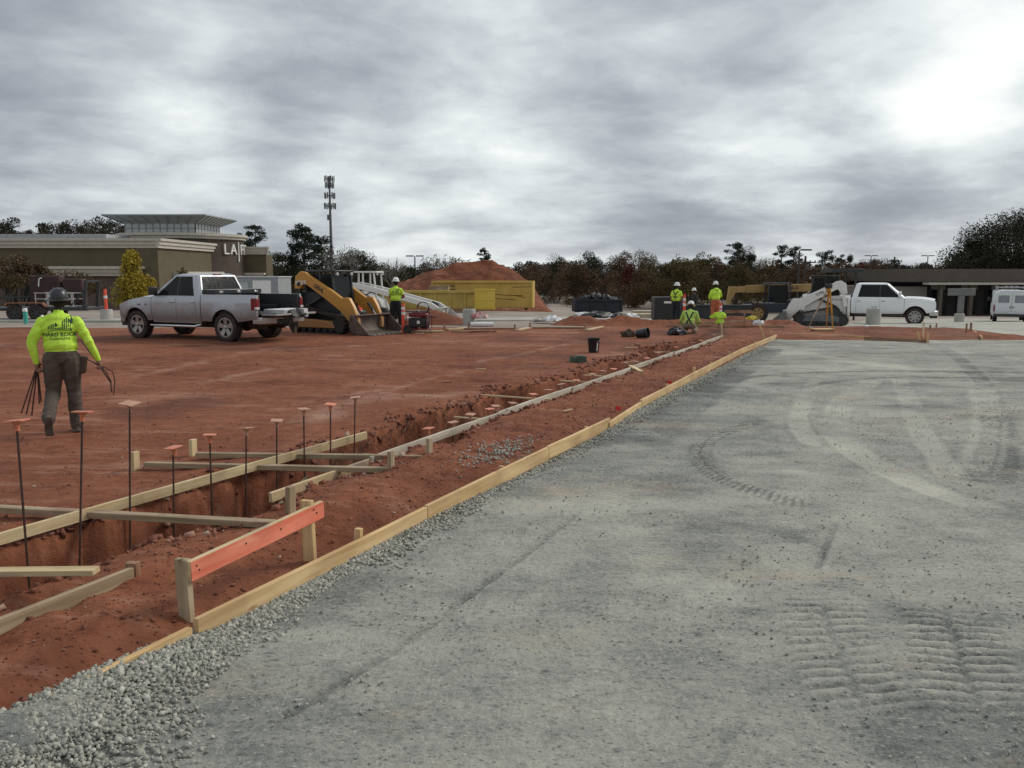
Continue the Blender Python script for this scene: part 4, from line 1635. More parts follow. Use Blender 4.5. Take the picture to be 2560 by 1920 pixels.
def pickup(name, label, loc, rotz, c, body, open_gate=False):
    T = thing(name, label, 'pickup truck', loc, rotz)
    fx, rx, WR, W2 = c['fx'], c['rx'], c['wr'], c['w2']
    nose, tail, sill, belt, roof = c['nose'], c['tail'], c['sill'], c['belt'], c['roof']
    hoodf, bedtop = c['hoodf'], c['bedtop']
    d0, d1, d2, cabb = c['d0'], c['d1'], c['d2'], c['cabb']     # door front edge, split, rear edge, back of the cab
    bed0 = cabb - 0.03
    ar = WR + 0.10

    def yf(x, z):
        y = W2 - 0.05 * ((z - 0.95) / 0.45) ** 2
        y -= max(0, x - fx) ** 2 * 0.10
        y -= max(0, rx - x - 0.5) ** 2 * 0.03
        for wx in (fx, rx):
            d = math.hypot(x - wx, z - WR)
            y += 0.035 * math.exp(-((d - ar - 0.03) / 0.09) ** 2)
        y += 0.012 * math.exp(-((z - (belt - 0.16)) / 0.05) ** 2)
        return y

    def ztop(x):                                     # hood line
        return belt + (hoodf - belt) * ((x - d0) / (nose - d0)) ** c.get('hx', 1.6) if x > d0 else belt
    zc = [0.62, 0.75, 0.88, 1.0, 1.08, 1.16, 1.24]
    for s in (1, -1):
        xs = [nose - 0.04 - (nose - 0.04 - d0) * i / 6 for i in range(7)]
        poly = [(d0 + 0.012, sill)] + [(d0 + 0.012, ztop(d0) - 0.03)] + [(x, ztop(x) - 0.045) for x in reversed(xs[:-1])] + \
               [(nose - 0.02, 0.66)] + arch(fx, WR, ar, max(sill, 0.5))
        panel('front_fender', poly, yf, s, body, T, 0.04, zc, [fx + k * 0.16 for k in range(-4, 6)])
        fd = panel('front_door', [(d0 - 0.008, sill), (d0 - 0.008, belt - 0.01), (d1 + 0.006, belt - 0.01), (d1 + 0.006, sill)], yf, s, body, T, 0.04, zc, [(d0 + d1) / 2])
        rd = panel('rear_door', [(d1 - 0.006, sill), (d1 - 0.006, belt - 0.01), (d2 + 0.006, belt - 0.01), (d2 + 0.006, sill)], yf, s, body, T, 0.04, zc)
        if d2 - cabb > 0.05:
            panel('cab_corner', [(d2 - 0.004, sill), (d2 - 0.004, belt - 0.01), (cabb, belt - 0.01), (cabb, sill)], yf, s, body, T, 0.04, zc)
        for dr, xh in ((fd, d1 + 0.16), (rd, d2 + 0.14)):
            y = s * (yf(xh, belt - 0.17) + 0.02)
            MB().box(xh - 0.09, xh + 0.09, y - 0.014, y + 0.014, belt - 0.19, belt - 0.155).build('handle', c['handle'], dr, bevel=0.008)
        poly = [(bed0, sill + 0.02), (bed0, bedtop), (tail + 0.02, bedtop), (tail, 1.0), (tail + 0.02, 0.68), ] + list(reversed(arch(rx, WR, ar, max(sill + .02, 0.52))))
        panel('bed_side', poly, yf, s, body, T, 0.07, zc, [rx + k * 0.16 for k in range(-5, 7)])
        # wheel-house lining
        for wx in (fx, rx):
            pts = arch(wx, WR, ar - 0.005, 0.48, 12)
            lm = MB()
            n = len(pts)
            ya, yb = s * (W2 - 0.02), s * (W2 - 0.42)
            lm.add([(a, ya, b) for a, b in pts] + [(a, yb, b) for a, b in pts], [(i, i + 1, i + 1 + n, i + n) for i in range(n - 1)])
            lm.add([(a, yb, b) for a, b in pts], [tuple(range(n))])
            lm.build('wheel_liner', BLACKP, T)
        # rocker and step
        MB().box(d0 - 0.02, cabb + 0.02, s * (W2 - 0.12), s * (W2 - 0.035), sill - 0.06, sill + 0.005).build('rocker', body, T, bevel=0.02)
        if c.get('step'):
            zs = sill - 0.14
            sm = MB().path([(d0 + 0.12, s * (W2 - 0.14), zs + 0.05), (d0 - 0.02, s * (W2 + 0.04), zs), (cabb + 0.2, s * (W2 + 0.04), zs), (cabb + 0.1, s * (W2 - 0.12), zs + 0.05)], 0.042, 10)
            so = sm.build('side_step', CHROME if c['step'] == 1 else BLACKP, T, smooth=True)
        # mirror
        mx_, my_ = d0 - 0.22, s * (W2 - 0.02)
        mm = MB().box(mx_ - 0.07, mx_ + 0.07, my_, my_ + s * 0.24, belt + 0.03, belt + 0.27).box(mx_ - 0.02, mx_ + 0.02, my_ - s * 0.1, my_ + s * 0.08, belt + 0.0, belt + 0.06)
        mo = mm.build('mirror', c['mirror'], T, bevel=0.03)
        # lamps
        hl = MB()
        hz = hoodf - 0.26
        hl.prism([(nose - 0.30, hz + 0.14), (nose - 0.02, hz + 0.11), (nose + 0.0, hz - 0.13), (nose - 0.16, hz - 0.10)], s * (W2 - 0.30), s * (W2 - 0.045 - 0.06))
        hl.build('headlight', CLEARL, T, bevel=0.02)
        tz0, tz1 = c['tlz']
        ti = MB()
        ti.box(tail - 0.012, tail + 0.20, s * (W2 - 0.13), s * (yf(tail + .1, 1.1) + 0.012), tz0, tz1)
        tl = ti.build('tail_light', REDL, T, bevel=0.02)
        MB().box(tail - 0.018, tail + 0.06, s * (W2 - 0.12), s * (yf(tail + .1, 1.1) + 0.016), tz0 + 0.02, tz0 + 0.09).build('reverse_lens', CLEARL, tl, bevel=0.006)
    # hood: crowned sheet
    n1, n2 = 9, 13
    X, Y, Z = np.zeros((n1, n2)), np.zeros((n1, n2)), np.zeros((n1, n2))
    for i in range(n1):
        x = d0 + 0.05 + (nose - 0.03 - d0 - 0.05) * i / (n1 - 1)
        for j in range(n2):
            t = -1 + 2 * j / (n2 - 1)
            yw = yf(x, ztop(x)) - 0.02
            X[i, j], Y[i, j] = x - 0.10 * abs(t) ** 3 * (i / (n1 - 1)), t * yw
            Z[i, j] = ztop(x) - 0.035 + 0.055 * (1 - abs(t) ** 2.5) + 0.03 * math.exp(-((abs(t) - .45) / .15) ** 2) * c.get('hoodrib', 0.5)
    me = grid_mesh('hood', X, Y, Z, body)
    obj('hood', me, T)
    # front: grille, bumper
    g = MB()
    g.box(nose - 0.10, nose - 0.02, -(W2 - 0.33), W2 - 0.33, 0.72, hoodf - 0.07)
    go = g.build('grille', DARKM, T, bevel=0.03)
    g = MB()
    for k in range(3):
        z = 0.80 + (hoodf - 0.22 - 0.80) * k / 2
        g.box(nose - 0.03, nose + 0.012, -(W2 - 0.34), W2 - 0.34, z - 0.025, z + 0.025)
    g.box(nose - 0.03, nose + 0.016, -0.06, 0.06, 0.76, hoodf - 0.12)
    g.build('grille_bar', CHROME, go, bevel=0.008)
    f = MB()
    yb = W2 - 0.06
    f.prism([(nose - 0.30, yb), (nose - 0.02, yb - 0.02), (nose + 0.10, yb - 0.22), (nose + 0.14, 0.35), (nose + 0.14, -0.35), (nose + 0.10, -yb + 0.22), (nose - 0.02, -yb + 0.02), (nose - 0.30, -yb)],
            0.47, 0.71, axis='z')
    f.build('front_bumper', c['bumper'], T, bevel=0.03)
    MB().box(nose - 0.25, nose + 0.08, -W2 + 0.2, W2 - 0.2, 0.36, 0.468).build('air_dam', BLACKP, T, bevel=0.02)
    # cab upper: frame with glass set in its faces
    wb, wt = W2 - 0.075, W2 - 0.27
    A0, A1, B1, B0 = d0 + 0.05, c['roof0'], c['roof1'], cabb + 0.02     # cowl, windscreen top, roof back, base of rear glass

    def yc(z):
        return wb + (wt - wb) * (z - belt) / (roof - belt)
    zr = roof - 0.06
    sec = [(belt - 0.02, A0, B0, wb), (belt + (zr - belt) * .5, A0 + (A1 - A0) * .5, B0 + (B1 - B0) * .5, yc(belt + (zr - belt) * .5) + 0.012), (zr, A1, B1, yc(zr)), (roof - 0.012, A1 - 0.14, B1 + 0.10, yc(zr) - 0.11), (roof, A1 - 0.35, B1 + 0.3, yc(zr) - 0.3)]
    cb = MB()
    vs, fs = [], []
    for z, xa, xb, y in sec:
        k = 8
        ring = []
        for (x, yy) in ((xa, -y * .93), (xa - 0.05, -y), (xb + 0.05, -y), (xb, -y * .93), (xb, y * .93), (xb + 0.05, y), (xa - 0.05, y), (xa, y * .93)):
            ring.append((x, yy, z))
        vs += ring
    for i in range(len(sec) - 1):
        for j in range(8):
            a, b = i * 8 + j, i * 8 + (j + 1) % 8
            fs.append((a, b, b + 8, a + 8))
    fs.append(tuple(range((len(sec) - 1) * 8, len(sec) * 8)))
    fs.append(tuple(reversed(range(8))))
    cb.add(vs, fs)
    cab = cb.build('cab', body, T, smooth=True)
    set_auto(cab.data, 25)
    zs0, zs1 = belt + 0.015, zr - 0.035

    def xa_(z):
        return A0 + (A1 - A0) * (z - belt) / (zr - belt)

    def xb_(z):
        return B0 + (B1 - B0) * (z - belt) / (zr - belt)

    def ys(x, z):
        zm = belt + (zr - belt) * .5
        if z < zm:
            return wb + (yc(zm) + 0.012 - wb) * (z - belt + 0.02) / (zm - belt + 0.02) + 0.007
        return yc(zm) + 0.012 + (yc(zr) - yc(zm) - 0.012) * (z - zm) / (zr - zm) + 0.007
    zmid = (belt + zr) / 2
    for s in (1, -1):
        panel('front_window', [(xa_(zs0) - 0.22, zs0), (xa_(zs1) - 0.13, zs1), (d1 + 0.035, zs1), (d1 + 0.035, zs0)], ys, s, GLASS, T, 0.012, [zmid])
        panel('rear_window', [(d1 - 0.035, zs0), (d1 - 0.035, zs1), (xb_(zs1) + c['rq'] - 0.02, zs1), (xb_(zs0) + c['rq'], zs0)], ys, s, GLASS, T, 0.012, [zmid])
        panel('window_pillar', [(d1 + 0.034, zs0), (d1 + 0.034, zs1), (d1 - 0.034, zs1), (d1 - 0.034, zs0)], lambda x, z: ys(x, z) - 0.002, s, BLACKP if c['pill'] else body, T, 0.012, [zmid])
    for nm, xf, sg, z0, z1 in (('windscreen', xa_, 1, zs0 + 0.02, zs1 - 0.02), ('back_window', xb_, -1, zs0 + 0.03, zs1)):
        gm = MB()
        y0, y1 = yc(z0) * .88, yc(z1) * .86
        q = [(xf(z0) + sg * 0.012, -y0, z0), (xf(z0) + sg * 0.012, y0, z0), (xf(z1) + sg * 0.012, y1, z1), (xf(z1) + sg * 0.012, -y1, z1)]
        q2 = [(a - sg * 0.03, b, d) for a, b, d in q]
        gm.add(q + q2, [(0, 1, 2, 3), (7, 6, 5, 4), (0, 4, 5, 1), (1, 5, 6, 2), (2, 6, 7, 3), (3, 7, 4, 0)])
        go = gm.build(nm, GLASS, T, bevel=0.004, seg=1)
    MB().box(B1 + 0.01, B1 + 0.06, -0.16, 0.16, roof - 0.075, roof - 0.015).build('brake_light', REDL, T, bevel=0.01) if open_gate else None
    # bed interior, chassis
    bi = MB()
    bi.box(tail + 0.03, bed0 - 0.02, -(W2 - 0.22), W2 - 0.22, 0.80, 0.84)
    for s in (1, -1):
        bi.box(tail + 0.03, bed0 - 0.02, s * (W2 - 0.20), s * (W2 - 0.085), 0.80, bedtop - 0.004)
        bi.box(rx - 0.5, rx + 0.5, s * (W2 - 0.42), s * (W2 - 0.19), 0.84, 1.02)
    bi.box(bed0 - 0.06, bed0 - 0.02, -(W2 - 0.2), W2 - 0.2, 0.80, bedtop - 0.01)
    bi.build('bed_liner', BLACKP, T, bevel=0.01, seg=1)
    ch = MB()
    ch.box(tail + 0.1, nose - 0.2, -0.62, 0.62, 0.46, 0.72)
    ch.box(tail + 0.2, nose - 0.5, -0.45, -0.33, 0.36, 0.47).box(tail + 0.2, nose - 0.5, 0.33, 0.45, 0.36, 0.47)
    ch.tube((rx, -W2 + 0.3, WR), (rx, W2 - 0.3, WR), 0.06, n=8).ell((rx, 0.1, WR), (0.16, 0.2, 0.16))
    ch.tube((fx, -W2 + 0.3, WR), (fx, W2 - 0.3, WR), 0.06, n=8).tube((rx + .2, -0.3, 0.44), (fx - 1, -0.3, 0.42), 0.06)
    ch.box(cabb - 0.02, d0, -(W2 - 0.13), W2 - 0.13, 0.5, 0.9)
    ch.build('chassis', UNDER, T)
    # rear bumper
    b = MB()
    b.prism([(tail + 0.18, W2 - 0.03), (tail - 0.10, W2 - 0.06), (tail - 0.16, W2 - 0.3), (tail - 0.16, -W2 + 0.3), (tail - 0.10, -W2 + 0.06), (tail + 0.18, -W2 + 0.03)], 0.53, 0.73, axis='z')
    bo = b.build('rear_bumper', c['bumper'], T, bevel=0.025)
    MB().box(tail - 0.20, tail - 0.12, -0.33, 0.33, 0.50, 0.66).build('plate_recess', BLACKP, bo, bevel=0.02)
    MB().box(tail - 0.30, tail - 0.05, -0.04, 0.04, 0.44, 0.52).ell((tail - 0.30, 0, 0.56), 0.03).build('tow_hitch', DARKM, T)
    if open_gate:
        g = MB()
        g.box(tail - 0.60, tail - 0.035, -(W2 - 0.14), W2 - 0.14, 0.775, 0.835)
        gt = g.build('tailgate', body, T, bevel=0.015)
        MB().box(tail - 0.57, tail - 0.05, -(W2 - 0.18), W2 - 0.18, 0.837, 0.843).build('gate_liner', BLACKP, gt)
    else:
        MB().box(tail - 0.01, tail + 0.05, -(W2 - 0.14), W2 - 0.14, 0.76, bedtop - 0.01).build('tailgate', body, T, bevel=0.015)
    for wx in (fx, rx):
        for s in (1, -1):
            wheel(T, wx, s * (W2 - 0.15), WR, 0.29, s, c['rim'], c['spk'], c.get('rimm'))
    return T


SILVER = paint_mat('silver_paint', (0.44, 0.46, 0.50), metal=0.35, rough=0.3, dirt=(0.17, 0.11, 0.085), dirt_top=1.2, amount=0.8)
WHITE = paint_mat('white_paint', (0.80, 0.81, 0.82), metal=0.0, rough=0.28, dirt=(0.32, 0.25, 0.20), dirt_top=0.75, amount=0.5)
DULLCHROME = paint_mat('dusty_chrome', (0.55, 0.55, 0.56), metal=0.9, rough=0.2, dirt=(0.24, 0.14, 0.10), dirt_top=0.95, amount=0.8)
RAM = dict(fx=1.78, rx=-1.78, wr=0.42, w2=1.01, nose=2.58, tail=-2.98, sill=0.56, belt=1.30, roof=1.97, hoodf=1.05, hx=2.3, bedtop=1.36, d0=1.12, d1=0.10, d2=-0.68, cabb=-0.86,
           roof0=0.34, roof1=-0.62, rq=0.27, tlz=(0.93, 1.27), bumper=DULLCHROME, mirror=BLACKP, handle=CHROME, step=1, rim=0.27, spk=5, pill=True, hoodrib=0.8)
FORD = dict(fx=2.05, rx=-2.05, wr=0.43, w2=1.02, nose=2.98, tail=-3.3, sill=0.60, belt=1.36, roof=2.09, hoodf=1.24, hx=3.2, bedtop=1.47, d0=1.55, d1=0.42, d2=-0.70, cabb=-0.92,
            roof0=0.80, roof1=-0.72, rq=0.28, tlz=(0.98, 1.36), bumper=CHROME, mirror=WHITE, handle=CHROME, step=2, rim=0.27, spk=8, pill=True, hoodrib=1.0)
# silver crew pickup on the pad, tailgate down
rear_near = S(18.28, -17.66)
trk = rear_near + Vector((UX, UY, 0)) * 0.86 - Vector((VX, VY, 0)) * 1.78
silver = pickup('pickup_truck', 'silver pickup truck with muddy flanks and its tailgate down', (trk.x, trk.y, soil_z_xy(trk) - 0.01), math.pi - ANG, RAM, SILVER, True)
# badge and door lettering
lettering('badge', 'RAM', 0.06, DARKM, silver, frame((1.62, 1.03, 1.03), (-1, 0, 0), (0, 0, 1)))
lettering('badge', '1500', 0.045, DARKM, silver, frame((1.35, 1.012, 1.03), (-1, 0, 0), (0, 0, 1)))
# toolbox across the bed: stands in the truck, a thing of its own
tbx = thing('tool_box', 'black crossover tool box in the silver pickup bed', 'tool box', silver.location, silver.rotation_euler.z)
MB().box(-1.42, -0.93, -0.98, 0.98, 1.365, 1.50).build('lid', mat('tool_box_black', (0.02, 0.022, 0.026), 0.3), tbx, bevel=0.015)
MB().box(-1.38, -0.95, -0.76, 0.76, 0.98, 1.362).build('box', MATS['tool_box_black'], tbx, bevel=0.01)
for y in (0.72, 0.0, -0.72):
    MB().box(-1.435, -1.421, y - 0.08, y + 0.08, 1.39, 1.46).build('latch', CHROME, tbx, bevel=0.006)
# white sheets and a black bin bag on the tailgate
pm = MB()
for k in range(7):
    pm.box(-3.5 + 0.02 * random.random(), -2.75 + 0.02 * random.random(), -0.62 + 0.03 * random.random(), 0.42 + 0.03 * random.random(), 0.846 + k * 0.014, 0.858 + k * 0.014)
ps = thing('sheet_stack', 'stack of white plastic sheets on the lowered tailgate', 'sheets', silver.location, silver.rotation_euler.z)
pm.build('sheets', mat('white_sheet', (0.72, 0.73, 0.74), 0.5, var=0.08, scale=3), ps, bevel=0.004, seg=1)


def crumpled(name, label, cat, size, m, loc, rotz=0, seed=1, drape=0.0, parent=None):
    """slack plastic lump: a noisy flattened ball"""
    r_ = random.Random(seed)
    n1, n2 = 14, 22
    vs, fs = [], []
    ph = [r_.uniform(0, 6) for _ in range(6)]
    for i in range(n1 + 1):
        th = math.pi * i / n1
        for j in range(n2):
            a = 2 * math.pi * j / n2
            k = 1 + 0.16 * math.sin(3 * a + ph[0] + 2 * th) + 0.12 * math.sin(5 * a - 3 * th + ph[1]) + 0.10 * math.sin(8 * a + 5 * th + ph[2]) + r_.uniform(-.06, .06)
            z = math.cos(th) * k
            vs.append((size[0] * math.sin(th) * math.cos(a) * k, size[1] * math.sin(th) * math.sin(a) * k, size[2] * max(z, -0.35) + size[2] * 0.35 - drape * max(0, math.sin(th) * math.cos(a))))
    for i in range(n1):
        for j in range(n2):
            a, b = i * n2 + j, i * n2 + (j + 1) % n2
            fs.append((a, a + n2, b + n2, b))
    o = MB().add(vs, fs).build(name, m, parent, loc=loc, rot=(0, 0, rotz))
    set_auto(o.data, 32)
    if label:
        tag(o, label, cat)
    return o


BAG = mat('black_bag_plastic', (0.012, 0.012, 0.014), 0.55, var=0.3, scale=10)
bagp = silver.matrix_basis @ Vector((-3.50, -0.1, 0.70))
crumpled('bin_bag', 'crumpled black plastic bag hanging off the lowered tailgate', 'bag', (0.16, 0.42, 0.17), BAG, bagp, math.pi - ANG, 4)
ragp = silver.matrix_basis @ Vector((-3.63, -0.33, 0.72))
crumpled('plastic_wrap', 'torn pale plastic wrap hanging from the silver pickup tailgate', 'plastic wrap', (0.03, 0.11, 0.14), mat('pale_wrap', (0.6, 0.6, 0.6), 0.35), ragp, math.pi - ANG, 8)

# white crew pickup facing right on the lot behind
wtp = at(1975 * K, 698 * K, -0.5)
wt_ = S(46.0, 0.62) + Vector((UX, UY, 0)) * 0.87 - Vector((VX, VY, 0)) * 2.05
white = pickup('pickup_truck', 'white crew cab pickup truck facing right beyond the soil island', (wt_.x, wt_.y, gz(wt_.x, wt_.y)), -ANG, FORD, WHITE, False)


# ------------------------------------------------------------------ compact track loader
def track_loader(name, label, loc, rotz, c):
    T = thing(name, label, 'track loader', loc, rotz)
    P_, Cm = c['paint'], c['cab']
    tw, gy = 0.36, 0.52                       # track width, inner gap half
    for s in (1, -1):
        y0, y1 = s * gy, s * (gy + tw)
        # belt outline: idlers at the bottom, drive sprocket high at the rear
        out = []
        for (cx, cz, r, a0, a1) in ((0.80, 0.30, 0.29, -90, 60), (-0.62, 0.62, 0.25, 60, 160), (-0.98, 0.28, 0.27, 160, 270)):
            for k in range(7):
                a = R(a0 + (a1 - a0) * k / 6)
                out.append((cx + r * math.cos(a), cz + r * math.sin(a)))
        cxm = sum(p[0] for p in out) / len(out)
        inn = [(cxm + (x - cxm) * 0.925, 0.36 + (z - 0.36) * 0.86) for x, z in out]
        n = len(out)
        mb = MB()
        ya, yb = min(y0, y1), max(y0, y1)
        vs = [(x, ya, z) for x, z in out] + [(x, yb, z) for x, z in out] + [(x, ya, z) for x, z in inn] + [(x, yb, z) for x, z in inn]
        fs = []
        for i in range(n):
            j = (i + 1) % n
            fs += [(i, j, j + n, i + n), (i + 2 * n, i + 3 * n, j + 3 * n, j + 2 * n), (i, i + 2 * n, j + 2 * n, j), (i + n, j + n, j + 3 * n, i + 3 * n)]
        mb.add(vs, fs)
        # lugs
        per = []
        for i in range(n):
            a, b = Vector((out[i][0], 0, out[i][1])), Vector((out[(i + 1) % n][0], 0, out[(i + 1) % n][1]))
            k = max(1, int((b - a).length / 0.11))
            for q in range(k):
                per.append((a.lerp(b, q / k), (b - a).normalized()))
        for p, d in per:
            nrm = Vector((d.z, 0, -d.x))
            mb.obox(p + Vector((0, (y0 + y1) / 2, 0)) + nrm * 0.012, (0.05, tw * 1.0, 0.04), Matrix((d, Vector((0, 1, 0)), nrm)).transposed())
        tr = mb.build('track', TYRE, T)
        set_auto(tr.data, 30)
        rl = MB()
        for x in (-0.68, -0.38, -0.08, 0.22, 0.50):
            rl.lathe([(0.10, ya + 0.04), (0.12, ya + 0.06), (0.12, yb - 0.02), (0.07, yb - 0.012)], (x, 0, 0.17), 12, axis='y')
        rl.lathe([(0.22, ya + 0.03), (0.22, yb - 0.02)], (0.80, 0, 0.30), 16, axis='y').lathe([(0.2, ya + 0.03), (0.2, yb - 0.02)], (-0.98, 0, 0.28), 16, axis='y')
        rl.lathe([(0.19, ya + 0.03), (0.19, yb - 0.01)], (-0.62, 0, 0.62), 14, axis='y')
        rl.build('rollers', DARKM, tr)
        tf = MB()
        tf.prism([(-0.86, 0.20), (-0.86, 0.42), (-0.55, 0.48), (0.58, 0.42), (0.70, 0.20)], ya + 0.03, yb + (0.012 if s > 0 else 0) if s > 0 else yb - 0.03)
        if s < 0:
            tf = MB().prism([(-0.86, 0.20), (-0.86, 0.42), (-0.55, 0.48), (0.58, 0.42), (0.70, 0.20)], ya - 0.012, yb - 0.03)
        tf.build('track_frame', c['frame'], tr, bevel=0.015)
        # lift arm: stepped beam from the rear tower down to the bucket pins
        ay0, ay1 = s * (gy + 0.02), s * (gy + 0.17)
        a = MB()
        L_ = c['arm']
        a.prism(L_, min(ay0, ay1) + 0.30 * s, max(ay0, ay1) + 0.30 * s) if False else a.prism(L_, min(ay0, ay1), max(ay0, ay1))
        ao = a.build('lift_arm', P_, T, bevel=0.02)
        lk = MB()
        px, pz = c['pivot']
        lk.bar((px, s * (gy + 0.10), pz), (px - 0.16, s * (gy + 0.10), pz - 0.75), 0.09, 0.16)
        lk.tube((px, s * gy, pz), (px, s * (gy + 0.2), pz), 0.07, n=12)
        lk.build('rear_link', P_ if c['link'] else DARKM, T, bevel=0.01)
        cy = MB()
        cy.tube((-0.75, s * (gy + 0.10), 0.85), (-0.05, s * (gy + 0.10), 1.18), 0.05, n=10).tube((-0.05, s * (gy + 0.10), 1.18), (0.28, s * (gy + 0.10), 1.33), 0.028, n=10)
        cy.build('lift_cylinder', DARKM, T, smooth=True)
        cy = MB()
        bx, bz = c['bcyl'][0]
        ex, ez = c['bcyl'][1]
        mx_, mz_ = bx + (ex - bx) * .55, bz + (ez - bz) * .55
        cy.tube((bx, s * 0.42, bz), (mx_, s * 0.42, mz_), 0.045, n=10).tube((mx_, s * 0.42, mz_), (ex, s * 0.42, ez), 0.025, n=10, mi=1)
        cy.build('tilt_cylinder', [DARKM, CHROME], T, smooth=True)
    # body
    b = MB()
    b.prism([(-1.15, 0.42), (-1.18, 1.28), (-0.95, 1.38), (-0.35, 1.34), (0.55, 0.95), (0.72, 0.55), (0.70, 0.34), (-0.9, 0.30)], -gy + 0.01, gy - 0.01)
    b.build('chassis', c['body'], T, bevel=0.03)
    tg = MB()
    tg.box(-1.30, -1.17, -0.62, 0.62, 0.45, 1.30)
    tgo = tg.build('tailgate', P_ if c['link'] else c['body'], T, bevel=0.04)
    for s in (1, -1):
        MB().box(-1.312, -1.298, s * 0.50, s * 0.58, 0.75, 1.2).build('tail_light', REDL if c['link'] else DARKM, tgo)
    g = MB()
    for k in range(6):
        g.box(-1.312, -1.296, -0.38, 0.38, 0.62 + k * 0.09, 0.67 + k * 0.09)
    tgo2 = g.build('grille_slats', DARKM, tgo)
    tgo2['kind'] = 'stuff'
    # cab
    cb = MB()
    zb, zt = 1.02, c['top']
    xf0, xf1, xr0, xr1 = 0.42, 0.30, -0.82, -0.78
    hw = gy - 0.02
    for (xa, xb) in ((xf0, xf1), (xr0, xr1), (-0.22, -0.22)):
        for s in (1, -1):
            cb.bar((xa, s * (hw - 0.04), zb if xa != xf0 else 0.75), (xb, s * (hw - 0.04), zt - 0.05), 0.075, 0.075)
    for s in (1, -1):
        cb.bar((xr0, s * (hw - .04), zb), (xf0, s * (hw - .04), zb - 0.1), 0.08, 0.1)
    cb.box(xr1 - 0.05, xf1 + 0.14, -hw, hw, zt - 0.075, zt)
    cb.box(xr0 - 0.02, xr0 + 0.04, -hw + 0.02, hw - 0.02, 1.0, 1.32)
    cb.build('cab_frame', Cm, T, bevel=0.02)
    if not c.get('open'):
        for s in (1, -1):
            gp = MB()
            y = s * (hw - 0.03)
            gp.prism([(xr0 + 0.07, zb + 0.06), (xr1 + 0.05, zt - 0.12), (-0.27, zt - 0.12), (-0.27, zb + 0.04)], y - 0.008, y + 0.008)
            gp.build('side_window', GLASS, T)
            gp = MB().prism([(-0.17, zb + 0.02), (-0.17, zt - 0.12), (xf1 - 0.05, zt - 0.12), (xf0 - 0.05, zb - 0.04)], y - 0.008, y + 0.008)
            gp.build('side_window', GLASS, T)
        gp = MB().add([(xf0 + .0, -hw + .1, 0.85), (xf0 + .0, hw - .1, 0.85), (xf1 + 0.0, hw - .1, zt - .12), (xf1 + .0, -hw + .1, zt - .12), (xf0 - .015, -hw + .1, 0.85), (xf0 - .015, hw - .1, 0.85), (xf1 - .015, hw - .1, zt - .12), (xf1 - .015, -hw + .1, zt - .12)],
                      [(0, 1, 2, 3), (7, 6, 5, 4), (0, 4, 5, 1), (1, 5, 6, 2), (2, 6, 7, 3), (3, 7, 4, 0)])
        gp.build('front_window', GLASS, T)
        gp = MB().box(xr0 - 0.0, xr0 + 0.015, -hw + .09, hw - .09, 1.35, zt - .12)
        gp.build('rear_window', GLASS, T)
    st = MB()
    st.box(-0.42, 0.05, -0.26, 0.26, 0.88, 1.02).prism([(-0.44, 1.0), (-0.52, 1.55), (-0.40, 1.57), (-0.28, 1.0)], -0.24, 0.24)
    st.build('seat', BLACKP, T, bevel=0.04)
    for s in (1, -1):
        l = MB().lathe([(0.055, 0), (0.06, 0.05), (0.04, 0.07)], (xf1 + 0.10, s * 0.36, zt - 0.13), 10, axis='x')
        l.build('work_lamp', CLEARL, T)
    # bucket
    bk = MB()
    ox, oz, sc = c['bucket']
    prof = [(0.0, 0.62), (-0.06, 0.30), (0.02, 0.06), (0.16, 0.0), (0.78, 0.0)]
    th = 0.03
    inn = [(0.03, 0.62), (-0.02, 0.31), (0.05, 0.10), (0.17, 0.035), (0.78, 0.02)]
    bw = c.get('bw', 0.95)
    pl = [(ox + x * sc, oz + z * sc) for x, z in prof] + [(ox + x * sc, oz + z * sc) for x, z in reversed(inn)]
    bk.prism(pl, -bw, bw)
    for s in (1, -1):
        bk.prism([(ox + x * sc, oz + z * sc) for x, z in [(0.0, 0.62), (-0.06, 0.30), (0.02, 0.06), (0.16, 0.0), (0.78, 0.0), (0.74, 0.06), (0.13, 0.60)]], s * bw, s * (bw + 0.025))
    bk.box(ox + 0.0, ox + 0.16 * sc, -bw, bw, oz + 0.60 * sc, oz + 0.63 * sc)
    bo = bk.build('bucket', c['bucketm'], T, bevel=0.006, seg=1)
    ed = MB().box(ox + 0.74 * sc, ox + 0.84 * sc, -bw - 0.02, bw + 0.02, oz - 0.012, oz + 0.012)
    ed.build('cutting_edge', mat('worn_steel', (0.30, 0.27, 0.25), 0.4, metal=0.7, var=0.3, scale=10), bo)
    if c.get('teeth'):
        for k in range(8):
            y = -bw + 0.1 + (2 * bw - 0.2) * k / 7
            MB().prism([(ox + 0.80 * sc, oz - 0.02), (ox + 0.96 * sc, oz - 0.01), (ox + 0.80 * sc, oz + 0.03)], y - 0.03, y + 0.03).build('tooth', MATS['worn_steel'], bo)
    return T


